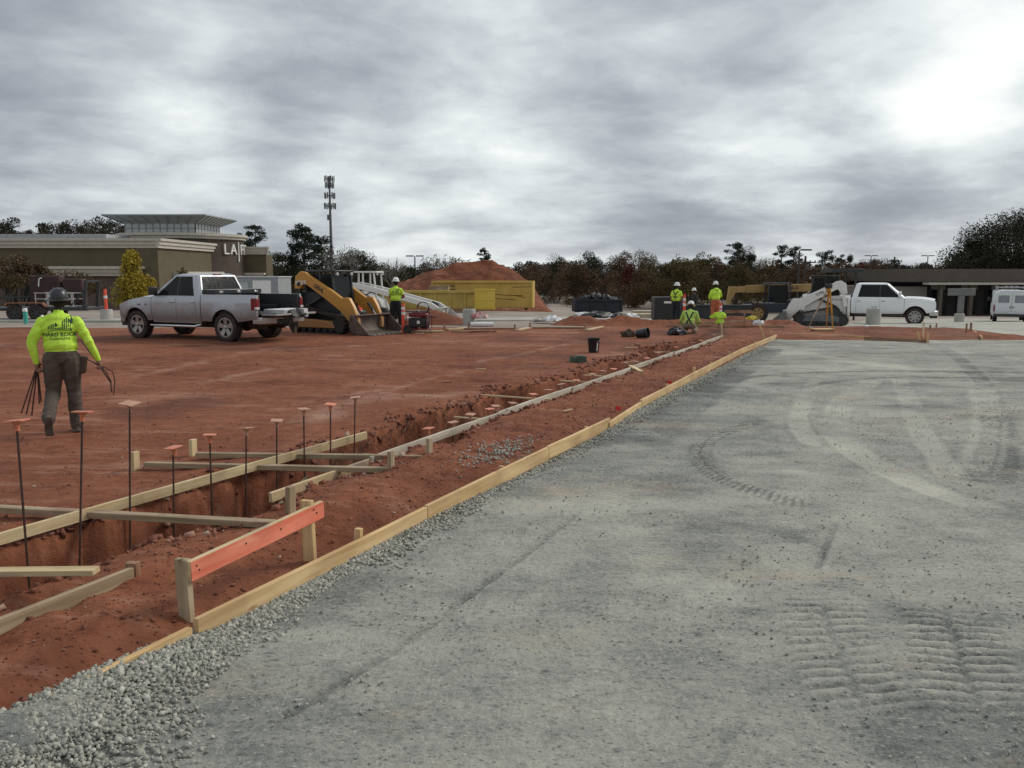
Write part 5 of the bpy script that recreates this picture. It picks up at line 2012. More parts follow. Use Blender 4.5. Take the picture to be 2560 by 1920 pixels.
YEL = paint_mat('loader_yellow', (0.50, 0.245, 0.045), rough=0.45, dirt=(0.22, 0.12, 0.08), dirt_top=0.9, amount=0.6)
CREAM = paint_mat('loader_white', (0.70, 0.69, 0.66), rough=0.45, dirt=(0.28, 0.18, 0.13), dirt_top=0.8, amount=0.6)
BUCK = mat('worn_bucket_steel', (0.075, 0.062, 0.055), 0.55, metal=0.5, scale=3, col2=(0.20, 0.15, 0.125), bump=0.2)
GREYB = mat('grey_bucket', (0.10, 0.105, 0.11), 0.6, scale=3, col2=(0.17, 0.16, 0.155))
ARM = [(-1.16, 1.46), (-1.10, 1.88), (-0.88, 2.04), (-0.66, 2.01), (-0.50, 1.90), (0.40, 1.44), (0.86, 1.17), (1.02, 1.20), (1.16, 1.18), (1.34, 0.90), (1.52, 0.48), (1.52, 0.18), (1.24, 0.18), (1.12, 0.42), (0.80, 0.74), (0.30, 1.06), (-0.45, 1.50), (-0.74, 1.66), (-0.90, 1.46)]
GEHL = dict(paint=YEL, cab=mat('loader_black', (0.022, 0.024, 0.026), 0.42, var=0.2), frame=YEL, body=MATS['loader_black'], arm=ARM, pivot=(-0.95, 1.62), link=False, top=2.08,
            bcyl=((1.06, 1.00), (1.44, 0.55)), bucket=(1.42, 0.03, 0.98), bucketm=BUCK, teeth=True, bw=0.94)
gp = at(745 * K, 724 * K, 0)
gehl = track_loader('track_loader', 'yellow and black compact track loader with its bucket on the clay', (S(22.85, -17.3).x, S(22.85, -17.3).y, soil_z(22.85, -17.3) - 0.01), -ANG - 0.06, GEHL)
_ang = math.atan2(-(1.37 - 1.98), 0.97)
for s in (-1,):
    d = Vector((0.97, 0, -0.50)).normalized()
    u_ = Vector((0.50, 0, 0.97)).normalized()
    lettering('lettering', 'GEHL', 0.19, DARKM, gehl, frame((-0.08, -0.694, 1.475), d, u_), bold=True)
    lettering('lettering', 'RT215', 0.17, mat('white_decal', (0.75, 0.75, 0.74), 0.5, var=0.05), gehl, frame((-0.86, -0.694, 1.66), Vector((1, 0, 0.05)), Vector((-0.05, 0, 1))), bold=True)
BOB = dict(GEHL)
BOB.update(paint=CREAM, cab=mat('loader_charcoal', (0.014, 0.017, 0.018), 0.5, var=0.2), frame=mat('track_frame_grey', (0.12, 0.125, 0.13), 0.6), body=CREAM, link=True, bucketm=GREYB, teeth=False, top=2.28)
bp_ = at(1790 * K, 697 * K, -0.3)
bq = S(40.8, -3.45)
bobcat = track_loader('track_loader', 'white compact track loader with grey bucket facing left', (bq.x, bq.y, gz(bq.x, bq.y) + 0.0), math.pi - ANG + 0.10, BOB)
d = Vector((0.97, 0, -0.50)).normalized()
lettering('lettering', 'T770', 0.17, DARKM, bobcat, frame((0.0, 0.694, 1.44), -d, Vector((0.50, 0, 0.97)).normalized()), bold=True)
lettering('lettering', 'bobcat', 0.16, DARKM, bobcat, frame((-0.75, 0.694, 1.20), Vector((-1, 0, 0)), Vector((0, 0, 1))))
# second white machine with canopy and long arm reaching right, beyond the worker
CAN = dict(BOB)
CAN.update(open=True, cab=CREAM, top=2.25, arm=[(-1.0, 1.50), (-0.95, 1.72), (-0.70, 1.75), (0.4, 1.52), (3.1, 0.82), (3.5, 0.55), (3.45, 0.30), (3.25, 0.42), (3.0, 0.60), (0.4, 1.28), (-0.7, 1.50)],
           bucket=(3.38, 0.05, 0.9), bcyl=((2.8, 0.86), (3.35, 0.60)), body=mat('loader_grey', (0.42, 0.42, 0.41), 0.6), bucketm=mat('pale_bucket', (0.42, 0.40, 0.37), 0.6, var=0.25), bw=0.8)
cp = aty(930, 790, 38.5)
canopy = track_loader('track_loader', 'small white loader with open canopy behind the worker at the generator', (cp.x, cp.y, gz(cp.x, cp.y)), -ANG + 0.25, CAN)
lettering('lettering', 'bobcat', 0.17, DARKM, canopy, frame((1.3, -0.694, 1.06), Vector((0.93, 0, -0.36)).normalized(), Vector((0.36, 0, 0.93)).normalized()))


# ------------------------------------------------------------------ telehandler
def telehandler():
    p = aty(1950, 790, 46.0)
    T = thing('telehandler', 'yellow telehandler with boom lowered, seen past the white loader', 'telehandler', (p.x, p.y, gz(p.x, p.y)), R(180) - 0.05)
    tm = mat('telehandler_yellow', (0.28, 0.165, 0.05), 0.6, col2=(0.38, 0.24, 0.09), scale=2)
    MB().prism([(-2.1, 0.55), (-2.3, 1.0), (-1.9, 1.45), (1.0, 1.05), (2.0, 1.0), (2.1, 0.6)], -0.6, 0.6).build('chassis', DARKM, T, bevel=0.03)
    bm_ = MB()
    bm_.bar((-2.35, -0.05, 1.95), (1.9, -0.05, 1.85), 0.34, 0.42)
    b_ = bm_.build('boom', tm, T, bevel=0.02)
    MB().bar((1.9, -0.05, 1.83), (2.6, -0.05, 1.80), 0.26, 0.32).build('inner_boom', tm, b_, bevel=0.02)
    MB().prism([(2.5, 1.98), (2.85, 1.98), (2.95, 1.2), (3.05, 0.55), (2.8, 0.5), (2.72, 1.2), (2.5, 1.6)], -0.18, 0.1).build('boom_head', tm, T, bevel=0.02)
    fk = MB()
    fk.box(2.95, 3.05, -0.65, 0.65, 0.35, 0.95)
    fk.box(3.0, 4.0, -0.45, -0.33, 0.35, 0.41).box(3.0, 4.0, 0.33, 0.45, 0.35, 0.41)
    fk.build('fork_carriage', DARKM, T)
    cb = MB()
    for x in (-0.15, 0.95):
        for y in (0.25, 1.0):
            cb.bar((x, y, 0.8), (x - 0.05, y, 2.12), 0.07, 0.07)
    cb.box(-0.3, 1.05, 0.15, 1.08, 2.12, 2.2).box(-0.25, 1.1, 0.2, 1.05, 0.6, 1.1)
    cb.build('cab', mat('telehandler_dark', (0.02, 0.028, 0.04), 0.5), T, bevel=0.02)
    MB().box(-0.1, 0.9, 0.99, 1.01, 1.15, 2.05).build('cab_window', GLASS, T)
    MB().tube((-0.9, -0.3, 1.05), (-1.6, -0.05, 1.75), 0.07, n=10).build('lift_cylinder', CHROME, T, smooth=True)
    for x in (-1.45, 1.5):
        for s in (1, -1):
            wheel(T, x, s * 0.98, 0.56, 0.38, s, 0.29, 6, tm)
    lettering('lettering', 'JLG', 0.28, DARKM, b_, frame((-0.7, 0.125, 1.93), (-1, 0, 0), (0, 0, 1)), bold=True)


telehandler()


# ------------------------------------------------------------------ white work van seen from behind
def work_van():
    p = aty(2520, 802, 55.0)
    T = thing('work_van', 'white work van with ladder rack seen from behind at the right edge', 'van', (p.x, p.y, gz(p.x, p.y)), R(62))
    vp = paint_mat('van_white', (0.62, 0.64, 0.66), rough=0.35, dirt=(0.3, 0.27, 0.25), dirt_top=0.9, amount=0.6)
    sec = [(0.42, 0.99), (0.75, 1.01), (1.15, 1.0), (1.3, 0.985), (1.75, 0.90), (1.95, 0.84), (2.05, 0.70), (2.08, 0.4)]
    xs = [(-2.7, 0.97), (-2.66, 1.0), (0.9, 1.0)]
    vs, fs = [], []
    for x, k in xs:
        ring = [(x + (0.10 * max(0, z - 1.2) if x < 0 else -0.0), y * k, z) for z, y in sec] + [(x + (0.10 * max(0, z - 1.2) if x < 0 else 0), -y * k, z) for z, y in reversed(sec)]
        vs += ring
    n = len(sec) * 2
    for i in range(len(xs) - 1):
        for j in range(n):
            fs.append((i * n + j, i * n + (j + 1) % n, (i + 1) * n + (j + 1) % n, (i + 1) * n + j))
    fs += [tuple(range(n)), tuple(reversed(range((len(xs) - 1) * n, len(xs) * n)))]
    b = MB().add(vs, fs)
    b.prism([(0.9, 0.42), (0.9, 2.06), (1.15, 1.95), (1.85, 1.25), (2.6, 1.08), (2.72, 0.9), (2.72, 0.45)], -0.97, 0.97)
    body = b.build('body', vp, T, bevel=0.03)
    for s in (1, -1):
        d = MB().box(-2.735, -2.705, s * 0.01, s * 0.90, 0.55, 1.95).build('rear_door', vp, T, bevel=0.012)
        w = MB().box(-2.60, -2.50, s * 0.12, s * 0.76, 1.32, 1.80)
        gm = MB().box(-2.738, -2.728, s * 0.14, s * 0.76, 1.30, 1.78).build('window', mat('van_glass', (0.22, 0.24, 0.26), 0.15, var=0.15), d, bevel=0.01)
        MB().box(-2.75, -2.735, s * 0.05, s * 0.10, 0.95, 1.1).build('handle', DARKM, d)
        MB().box(-2.73, -2.66, s * 0.92, s * 1.0, 0.75, 1.15).build('tail_light', REDL, T, bevel=0.01)
        MB().bar((1.25, s * 0.96, 1.4), (1.2, s * 1.22, 1.45), 0.10, 0.24).build('mirror', BLACKP, T, bevel=0.02)
        MB().prism([(1.05, 1.25), (1.1, 1.85), (1.25, 1.8), (1.75, 1.27)], s * 0.972, s * 0.978).build('cab_window', GLASS, T)
        for x in (-1.75, 1.85):
            wheel(T, x, s * 0.85, 0.36, 0.24, s, 0.21, 6)
    MB().box(-2.85, -2.7, -0.98, 0.98, 0.42, 0.60).build('rear_bumper', DARKM, T, bevel=0.03)
    MB().box(-2.86, -2.845, -0.2, 0.2, 0.62, 0.74).build('number_plate', CLEARL, T)
    rk = MB()
    for x in (-2.3, -0.6, 0.6):
        rk.bar((x, -0.85, 2.25), (x, 0.85, 2.25), 0.05, 0.05)
        for s in (1, -1):
            rk.bar((x, s * 0.80, 2.0), (x, s * 0.80, 2.25), 0.04, 0.04)
    for s in (-0.8, -0.35, -0.05, 0.25, 0.8):
        rk.bar((-2.6, s, 2.29), (1.1, s, 2.29), 0.04, 0.05)
    rk.build('ladder_rack', mat('rack_grey', (0.35, 0.36, 0.37), 0.5), T)


work_van()

# ================================================================== PEOPLE
HIVIS = mat('hi_vis_yellow', (0.46, 0.74, 0.045), 0.75, scale=5, col2=(0.60, 0.88, 0.085), bump=0.55, bscale=11)
HIVISP = mat('hi_vis_faded', (0.34, 0.52, 0.08), 0.75, scale=5, col2=(0.47, 0.64, 0.14), bump=0.5, bscale=11)
SKIN = mat('skin', (0.22, 0.11, 0.07), 0.6, var=0.12, scale=8)
HAIRM = mat('dark_hair', (0.012, 0.010, 0.009), 0.8, var=0.3, scale=30)
BOOT = mat('work_boot', (0.05, 0.04, 0.034), 0.8, scale=9, col2=(0.12, 0.09, 0.07))
LOGO = mat('print_dark_green', (0.012, 0.045, 0.028), 0.7, var=0.1)


def lerp3(a, b, t):
    return Vector(a).lerp(Vector(b), t)


def person(label, loc, rotz, J, mats, vox=0.014, hat=None, scale=1.0, hand_l=None, hand_r=None):
    """figure built as overlapping tapered limbs fused into one skin; x forward, y left, z up.
    J holds joint positions; mats: shirt, pants, boots"""
    T = thing('person', label, 'person', loc, rotz)
    mb = MB()
    seg = []                                      # (p0, p1, r, region)

    def limb(a, b, r0, r1, reg, n=12):
        a, b = Vector(a), Vector(b)
        mb.capsule(a, b, r0, r1, n)
        seg.append((a, b, (r0 + r1) / 2, reg))
    pel, che, nek, hd = Vector(J['pelvis']), Vector(J['chest']), Vector(J['neck']), Vector(J['head'])
    up = (che - pel).normalized()
    shl, shr = Vector(J['shl']), Vector(J['shr'])
    acr = (shl - shr).normalized()
    hip = Vector(J['hipl']) - Vector(J['hipr'])
    hac = hip.normalized()
    # torso: stacked ellipsoid cross sections
    fw = acr.cross(up).normalized()

    def ring_ell(c, rx, ry, rz, ac, reg):
        f = ac.cross(up).normalized()
        M_ = Matrix((f, ac, f.cross(ac))).transposed()
        mb.ell(c, (rx, ry, rz), 16, 10, rot=M_)
        seg.append((c - ac * ry * .5, c + ac * ry * .5, rx, reg))
    bulk = J.get('bulk', 1.0)
    ring_ell(pel + up * 0.02, 0.125 * bulk, 0.175 * bulk, 0.15, hac, 'pants')
    ring_ell(pel + up * 0.13, 0.142 * bulk, 0.186 * bulk, 0.13, hac, 'shirt')
    ring_ell(pel.lerp(che, 0.60), 0.126 * bulk, 0.178 * bulk, 0.17, acr, 'shirt')
    ring_ell(che + up * -0.01, 0.128 * bulk, 0.192 * bulk, 0.17, acr, 'shirt')
    ring_ell(che + up * 0.10, 0.105 * bulk, 0.165 * bulk, 0.09, acr, 'shirt')
    limb(shl - acr * 0.09 + up * 0.012, shr + acr * 0.09 + up * 0.012, 0.072, 0.072, 'shirt')
    limb(lerp3(che, nek, .55), nek + (hd - nek) * .25, 0.062, 0.056, 'skin')
    limb(che + up * 0.13, nek - up * 0.035, 0.085, 0.066, 'shirt')
    # head with jaw, nose, ears
    hf = Vector(J.get('face', (1, 0, 0))).normalized()
    hl = Vector((0, 0, 1)).cross(hf).normalized()
    hu = hf.cross(hl)
    HM = Matrix((hf, hl, hu)).transposed()
    mb.ell(hd + hu * 0.025, (0.098, 0.077, 0.105), 16, 12, rot=HM)
    mb.ell(hd + hf * 0.025 - hu * 0.055, (0.066, 0.058, 0.07), 12, 8, rot=HM)
    mb.capsule(hd + hf * 0.095 + hu * 0.005, hd + hf * 0.108 - hu * 0.025, 0.010, 0.015, 8)
    for s in (1, -1):
        mb.ell(hd + hl * (s * 0.078) - hf * 0.01 - hu * 0.012, (0.02, 0.012, 0.032), 8, 6, rot=HM)
    seg.append((hd - hu * 0.07, hd + hu * 0.09, 0.08, 'head'))
    for sd_, sh in (('l', shl), ('r', shr)):
        el, wr = Vector(J['el' + sd_]), Vector(J['wr' + sd_])
        slv = J.get('sleeve', 1.0)
        limb(sh, sh.lerp(el, .55), 0.068, 0.064, 'shirt')
        limb(sh.lerp(el, .55), el, 0.064, 0.053, 'shirt' if slv > .5 else 'skin')
        limb(el, el.lerp(wr, .45), 0.053, 0.048, 'shirt' if slv > .5 else 'skin')
        limb(el.lerp(wr, .45), el.lerp(wr, .94), 0.048, 0.036 if slv > .5 else 0.03, 'shirt' if slv > .5 else 'skin')
        # hand: palm, four fingers curled, thumb from the side
        d = (wr - el).normalized()
        hd_ = Vector(J.get('hand' + sd_, d)).normalized()
        nrm = Vector(J.get('palm' + sd_, (0, -1 if sd_ == 'l' else 1, 0)))
        nrm = (nrm - hd_ * nrm.dot(hd_)).normalized()
        sid = hd_.cross(nrm)
        if sid.dot(Vector((1, 0, 0))) < 0:
            sid = -sid
        limb(wr - d * 0.02, wr + hd_ * 0.02, 0.028, 0.03, 'skin')
        M_ = Matrix((hd_, sid, hd_.cross(sid))).transposed()
        mb.ell(wr + hd_ * 0.055, (0.055, 0.043, 0.022), 12, 8, rot=M_)
        seg.append((wr + hd_ * 0.02, wr + hd_ * 0.10, 0.035, 'skin'))
        curl = J.get('curl' + sd_, 0.6)
        for k, ln in enumerate((0.066, 0.076, 0.07, 0.055)):
            b0 = wr + hd_ * 0.09 + sid * (0.031 - 0.0205 * k)
            d1 = (hd_ * math.cos(curl * 0.8) + nrm * math.sin(curl * 0.8))
            d2 = (hd_ * math.cos(curl * 2.2) + nrm * math.sin(curl * 2.2))
            d3 = (hd_ * math.cos(curl * 3.6) + nrm * math.sin(curl * 3.6))
            p1 = b0 + d1 * ln * .5
            p2 = p1 + d2 * ln * .35
            p3 = p2 + d3 * ln * .28
            limb(b0, p1, 0.0105, 0.0098, 'skin', 8)
            limb(p1, p2, 0.0098, 0.009, 'skin', 8)
            limb(p2, p3, 0.009, 0.008, 'skin', 8)
        t0 = wr + hd_ * 0.03 + sid * 0.034
        t1 = t0 + (hd_ * 0.6 + sid * 0.6 + nrm * 0.5).normalized() * 0.042
        t2 = t1 + (hd_ * 0.8 + nrm * 0.9 - sid * 0.1).normalized() * 0.032
        limb(t0, t1, 0.014, 0.012, 'skin', 8)
        limb(t1, t2, 0.012, 0.009, 'skin', 8)
    for sd_ in 'lr':
        hp, kn, an = Vector(J['hip' + sd_]), Vector(J['kn' + sd_]), Vector(J['an' + sd_])
        limb(hp, hp.lerp(kn, .5), 0.11 * bulk, 0.10 * bulk, 'pants')
        limb(hp.lerp(kn, .5), kn, 0.10 * bulk, 0.084, 'pants')
        limb(kn, kn.lerp(an, .35), 0.084, 0.082, 'pants')
        limb(kn.lerp(an, .35), an, 0.082, 0.078, 'pants')
        fd = Vector(J.get('foot' + sd_, (1, 0, 0))).normalized()
        fl = Vector((0, 0, 1)).cross(fd)
        fl = fl.normalized() if fl.length > .05 else Vector((0, 1, 0))
        fu = fd.cross(fl)
        M_ = Matrix((fd, fl, fu)).transposed()
        limb(an, an - fu * 0.03, 0.055, 0.052, 'boot')
        mb.ell(an + fd * 0.055 - fu * 0.045, (0.135, 0.05, 0.05), 14, 8, rot=M_)
        mb.ell(an + fd * 0.12 - fu * 0.058, (0.085, 0.052, 0.036), 14, 8, rot=M_)
        mb.obox(an + fd * 0.05 - fu * 0.082, (0.27, 0.085, 0.022), M_)
        seg.append((an - fd * 0.05 - fu * 0.06, an + fd * 0.18 - fu * 0.06, 0.05, 'boot'))
    me0 = mb.mesh('body', SKIN)
    tmp = obj('body', me0)
    rm = tmp.modifiers.new('fuse', 'REMESH')
    rm.mode = 'VOXEL'
    rm.voxel_size = vox
    sm = tmp.modifiers.new('soft', 'SMOOTH')
    sm.factor = 0.5
    sm.iterations = 3
    dg = bpy.context.evaluated_depsgraph_get()
    me = bpy.data.meshes.new_from_object(tmp.evaluated_get(dg))
    bpy.data.objects.remove(tmp)
    me.name = 'body'
    me.materials.clear()
    for m_ in (mats[0], mats[1], SKIN, HAIRM, mats[2]):
        me.materials.append(m_)
    n = len(me.polygons)
    c = np.zeros(n * 3)
    me.polygons.foreach_get('center', c)
    c = c.reshape(-1, 3)
    best = np.full(n, 1e9)
    reg = np.zeros(n, int)
    R_ = {'shirt': 0, 'pants': 1, 'skin': 2, 'head': 2, 'boot': 4}
    for a, b, r, g in seg:
        a, b = np.array(a), np.array(b)
        ab = b - a
        t = np.clip(((c - a) @ ab) / max(1e-9, ab @ ab), 0, 1)
        d = np.linalg.norm(c - a - t[:, None] * ab, axis=1) - r
        k = d < best
        best[k] = d[k]
        reg[k] = R_[g]
    # hair on the back of the skull
    q = c - np.array(hd)
    fx_, uz_ = q @ np.array(hf), q @ np.array(hu)
    near = np.linalg.norm(q, axis=1) < 0.17
    reg[near & (reg == 2) & (fx_ < 0.02) & (uz_ > -0.075)] = 3
    reg[near & (reg == 2) & (uz_ > 0.07)] = 3
    if J.get('hood'):
        reg[near & (reg == 2) & (fx_ < 0.05)] = 3
        reg[(np.linalg.norm(c - np.array(nek), axis=1) < 0.12) & (reg == 2)] = 3
    me.polygons.foreach_set('material_index', reg.astype(np.int32))
    me.shade_smooth()
    body = obj('body', me, T)
    # cloth folds: small displacement kept in the mesh
    nv = len(me.vertices)
    co = np.zeros(nv * 3)
    no = np.zeros(nv * 3)
    me.vertices.foreach_get('co', co)
    me.vertices.foreach_get('normal', no)
    co, no = co.reshape(-1, 3), no.reshape(-1, 3)
    dist_h = np.linalg.norm(co - np.array(hd), axis=1)
    f = fbm(co[:, 0] * 9 + co[:, 2] * 5, co[:, 1] * 9 + co[:, 2] * 14, 3, 5) * 0.013 + fbm(co[:, 2] * 22 + 3 * co[:, 1], co[:, 0] * 8, 2, 9) * 0.004
    hands = np.minimum(np.linalg.norm(co - np.array(J['wrl']), axis=1), np.linalg.norm(co - np.array(J['wrr']), axis=1))
    f = f * np.clip((dist_h - 0.16) / 0.06, 0, 1) * np.clip((hands - 0.13) / 0.05, 0, 1)
    co = co + no * f[:, None]
    me.vertices.foreach_set('co', co.ravel())
    me.update()
    # eyes and mouth
    for s in (1, -1):
        e = MB().ell(hd + hf * 0.083 + hl * (s * 0.032) + hu * 0.018, (0.012, 0.015, 0.010), 8, 6, rot=HM)
        e.build('eye', mat('eye_dark', (0.02, 0.015, 0.012), 0.3), T, smooth=True)
    MB().ell(hd + hf * 0.088 - hu * 0.062, (0.008, 0.022, 0.006), 8, 5, rot=HM).build('mouth', mat('lip', (0.16, 0.06, 0.05), 0.6), T, smooth=True)
    if hat:
        h = MB()
        br = hat[1]
        pts = [(br, 0.028), (br + 0.004, 0.033), (br, 0.037), (0.124, 0.046), (0.122, 0.072), (0.114, 0.108), (0.097, 0.142), (0.066, 0.168), (0.03, 0.180), (0.0001, 0.183)]
        inn = [(0.0001, 0.165), (0.11, 0.10), (0.115, 0.042), (br, 0.028)]
        h.lathe(pts + inn, n=26, sy=0.9)
        if len(hat) > 2:
            for s in (-0.045, 0.0, 0.045):
                h.path([(0.10 * math.cos(a), s, 0.055 + 0.128 * math.sin(a)) for a in [math.pi * k / 10 for k in range(1, 10)]], 0.004, 6)
        ho = h.build('hard_hat', hat[0], T, smooth=True)
        tl = hat[3] if len(hat) > 3 else 0.06
        ho.matrix_local = Matrix.Translation(hd + hu * 0.0) @ HM.to_4x4() @ Matrix.Rotation(-tl, 4, 'Y')
    return T, body


def straps(T, body, pts_list, m, w=0.045, name='strap'):
    """webbing laid on the body: each strap a run of points projected outwards from the torso axis"""
    me = body.data
    bvh = BVHTree.FromPolygons([v.co for v in me.vertices], [p.vertices for p in me.polygons])
    for pts in pts_list:
        out = []
        for k in range(len(pts) - 1):
            for t in np.linspace(0, 1, 7)[:-1 if k < len(pts) - 2 else None]:
                out.append(Vector(pts[k]).lerp(Vector(pts[k + 1]), t))
        P_, N_ = [], []
        for p in out:
            loc, nrm, i, d = bvh.find_nearest(p)
            if loc is None:
                continue
            P_.append(loc + nrm * 0.009)
            N_.append(nrm)
        vs, fs = [], []
        for k, p in enumerate(P_):
            t = (P_[min(k + 1, len(P_) - 1)] - P_[max(k - 1, 0)]).normalized()
            s = t.cross(N_[k]).normalized()
            for a, b in ((-1, 0), (1, 0), (1, -0.012), (-1, -0.012)):
                vs.append(p + s * (a * w / 2) + N_[k] * b)
        for k in range(len(P_) - 1):
            for j in range(4):
                a, b = k * 4 + j, k * 4 + (j + 1) % 4
                fs.append((a, b, b + 4, a + 4))
        MB().add(vs, fs).build(name, m, T)


def print_on(T, body, meshes, m, name, origin, ex, ey, dirn):
    """lay flat artwork onto cloth: vertices are dropped onto the body along dirn"""
    me = body.data
    bvh = BVHTree.FromPolygons([v.co for v in me.vertices], [p.vertices for p in me.polygons])
    ex, ey, dirn = Vector(ex).normalized(), Vector(ey).normalized(), Vector(dirn).normalized()
    for q in meshes:
        bm = bmesh.new()
        bm.from_mesh(q)
        bmesh.ops.triangulate(bm, faces=bm.faces[:])
        for k in range(2):
            es = [e for e in bm.edges if e.calc_length() > 0.022]
            if es:
                bmesh.ops.subdivide_edges(bm, edges=es, cuts=1, use_grid_fill=False)
        for v in bm.verts:
            p = Vector(origin) + ex * v.co.x + ey * v.co.y
            hit = bvh.ray_cast(p - dirn * 0.6, dirn)
            v.co = (hit[0] - dirn * 0.004) if hit[0] is not None else p
        nm = bpy.data.meshes.new(name)
        bm.to_mesh(nm)
        bm.free()
        nm.materials.append(m)
        obj(name, nm, T)


def skyline_logo(W_=0.25):
    """bars growing to the right over an arc: the crew's printed emblem"""
    mb = MB()
    bars = [(-0.118, 0.045, .010), (-0.098, 0.056, .010), (-0.078, 0.068, .010), (-0.060, 0.078, .008), (0.040, 0.105, .010), (0.060, 0.128, .010), (0.080, 0.15, .010), (0.100, 0.16, .010)]
    for x, h, w in bars:
        mb.add([(x - w / 2, 0, 0), (x + w / 2, 0, 0), (x + w / 2, h, 0), (x - w / 2, h - 0.008, 0)], [(0, 1, 2, 3)])
    mb.add([(0.112, -0.01, 0), (0.138, -0.016, 0), (0.145, 0.12, 0), (0.128, 0.165, 0), (0.112, 0.168, 0)], [(0, 1, 2, 3, 4)])
    mb.add([(-0.045, 0.03, 0), (-0.012, 0.045, 0), (-0.042, 0.088, 0)], [(0, 1, 2)])
    for x in (-0.04, -0.02, 0.0, 0.02):
        mb.add([(x - .006, 0, 0), (x + .006, 0, 0), (x + .006, 0.02 + 0.3 * max(0, x), 0), (x - .006, 0.02, 0)], [(0, 1, 2, 3)])
    n = 10
    vs = []
    for i in range(n + 1):
        x = -0.13 + 0.27 * i / n
        y = -0.012 - 0.02 * ((x - 0.005) / 0.135) ** 2 + 0.008
        vs += [(x, y, 0), (x, y - 0.007, 0)]
    mb.add(vs, [(2 * i, 2 * i + 1, 2 * i + 3, 2 * i + 2) for i in range(n)])
    return mb.mesh('emblem', LOGO, fix=False)


STAND = dict(pelvis=(0, 0, 0.98), chest=(0.0, 0, 1.32), neck=(0.01, 0, 1.53), head=(0.03, 0, 1.66), shl=(0, 0.18, 1.405), shr=(0, -0.18, 1.405), ell=(-0.02, 0.25, 1.14), elr=(-0.02, -0.25, 1.14),
             wrl=(0.06, 0.27, 0.88), wrr=(0.06, -0.27, 0.88), hipl=(0, 0.095, 0.93), hipr=(0, -0.095, 0.93), knl=(0.03, 0.11, 0.50), knr=(0.03, -0.11, 0.50), anl=(-0.01, 0.12, 0.10), anr=(-0.01, -0.12, 0.10))

# --- worker walking away with rebar, near left
PANT = mat('brown_canvas', (0.062, 0.045, 0.036), 0.85, scale=4, col2=(0.11, 0.082, 0.066), bump=0.4, bscale=14)
J = dict(STAND)
J.update(pelvis=(0.0, 0.0, 0.965), chest=(0.04, 0.01, 1.31), neck=(0.07, 0.01, 1.51), head=(0.11, 0.0, 1.62), shl=(0.03, 0.195, 1.385), shr=(0.04, -0.185, 1.385), ell=(-0.03, 0.315, 1.13), wrl=(0.0, 0.275, 0.885),
         elr=(0.0, -0.31, 1.14), wrr=(0.04, -0.40, 0.90), handl=(0, 0.02, -1), handr=(0.1, -0.25, -1), curll=1.0, curlr=0.9,
         hipl=(0.0, 0.10, 0.93), hipr=(0.0, -0.095, 0.93), knl=(0.05, 0.125, 0.50), anl=(-0.33, 0.15, 0.24), footl=(0.45, 0.05, -1.0), knr=(0.10, -0.10, 0.51), anr=(0.07, -0.105, 0.10), hood=True, bulk=1.06)
wp = at(168, 1082, 0)
wp.z = soil_z_xy(wp)
walk_rot = R(112)
BLACKHAT = mat('black_hat', (0.022, 0.022, 0.025), 0.35, var=0.2, scale=8)
walker, wb_ = person('worker in hi-vis yellow shirt walking away with rebar in both hands', wp, walk_rot, J, (HIVIS, PANT, BOOT), 0.009, (BLACKHAT, 0.168, 1, 0.05))
ex, ey, dn = (0, -1, 0), (0.1, 0, 1), (1, 0, 0)
print_on(walker, wb_, [skyline_logo()], LOGO, 'emblem', (0.0, -0.005, 1.30), ex, ey, dn)
print_on(walker, wb_, [text_mesh('HARD ROCK', 0.063, bold=True)], LOGO, 'lettering', (0.0, -0.005, 1.235), ex, ey, dn)
print_on(walker, wb_, [text_mesh('CONCRETE', 0.036, bold=True, spacing=1.25)], LOGO, 'lettering', (0.0, -0.005, 1.185), ex, ey, dn)
hb = MB().add([(-0.02, -0.015, 0), (0.02, -0.015, 0), (0.022, 0.01, 0), (0.0, 0.022, 0), (-0.022, 0.01, 0)], [(0, 1, 2, 3, 4)])
st_ = hb.build('hat_sticker', mat('white_decal', (0.75, 0.75, 0.74), 0.5), walker)
st_.matrix_local = frame((0.11 - 0.075, 0.083, 1.62 + 0.085), (0.65, 0.76, 0), (0.1, -0.3, 1))
# tool pouch on the belt
pc = MB().box(-0.05, 0.08, -0.05, 0.05, -0.16, 0.05)
po = pc.build('tool_pouch', mat('leather', (0.06, 0.035, 0.022), 0.8), walker, bevel=0.02, loc=(0.02, -0.225, 0.90), rot=(0.15, 0, 0))
WM = walker.matrix_basis


def rods(name, label, lines, r=0.0085, hook=None):
    t = thing(name, label, 'rebar', wp, walk_rot)
    for pts in lines:
        MB().path(pts, r, 7).build('rod', STEEL, t, smooth=True)
    return t


hl_ = Vector((0.0, 0.285, 0.80))
rods('rebar_bundle', 'bundle of straight rebars hanging from the left hand of the walking worker',
     [[hl_ + Vector((0.02, -0.06, 0.08)), hl_ + Vector((0, 0.01, 0)), hl_ + Vector((-0.02, 0.195, -0.52))], [hl_ + Vector((0.0, -0.05, 0.08)), hl_ + Vector((0.0, 0.0, 0)), hl_ + Vector((0, 0.145, -0.54))],
      [hl_ + Vector((0.02, -0.04, 0.08)), hl_ + Vector((0.01, -0.005, 0)), hl_ + Vector((0.02, 0.09, -0.56))], [hl_ + Vector((0.02, -0.03, 0.10)), hl_ + Vector((0.015, -0.01, 0)), hl_ + Vector((0.03, 0.0, -0.42))],
      [hl_ + Vector((0.03, -0.035, 0.10)), hl_ + Vector((0.015, -0.015, 0)), hl_ + Vector((0.05, -0.02, -0.40))]])
hr_ = Vector((0.05, -0.42, 0.825))
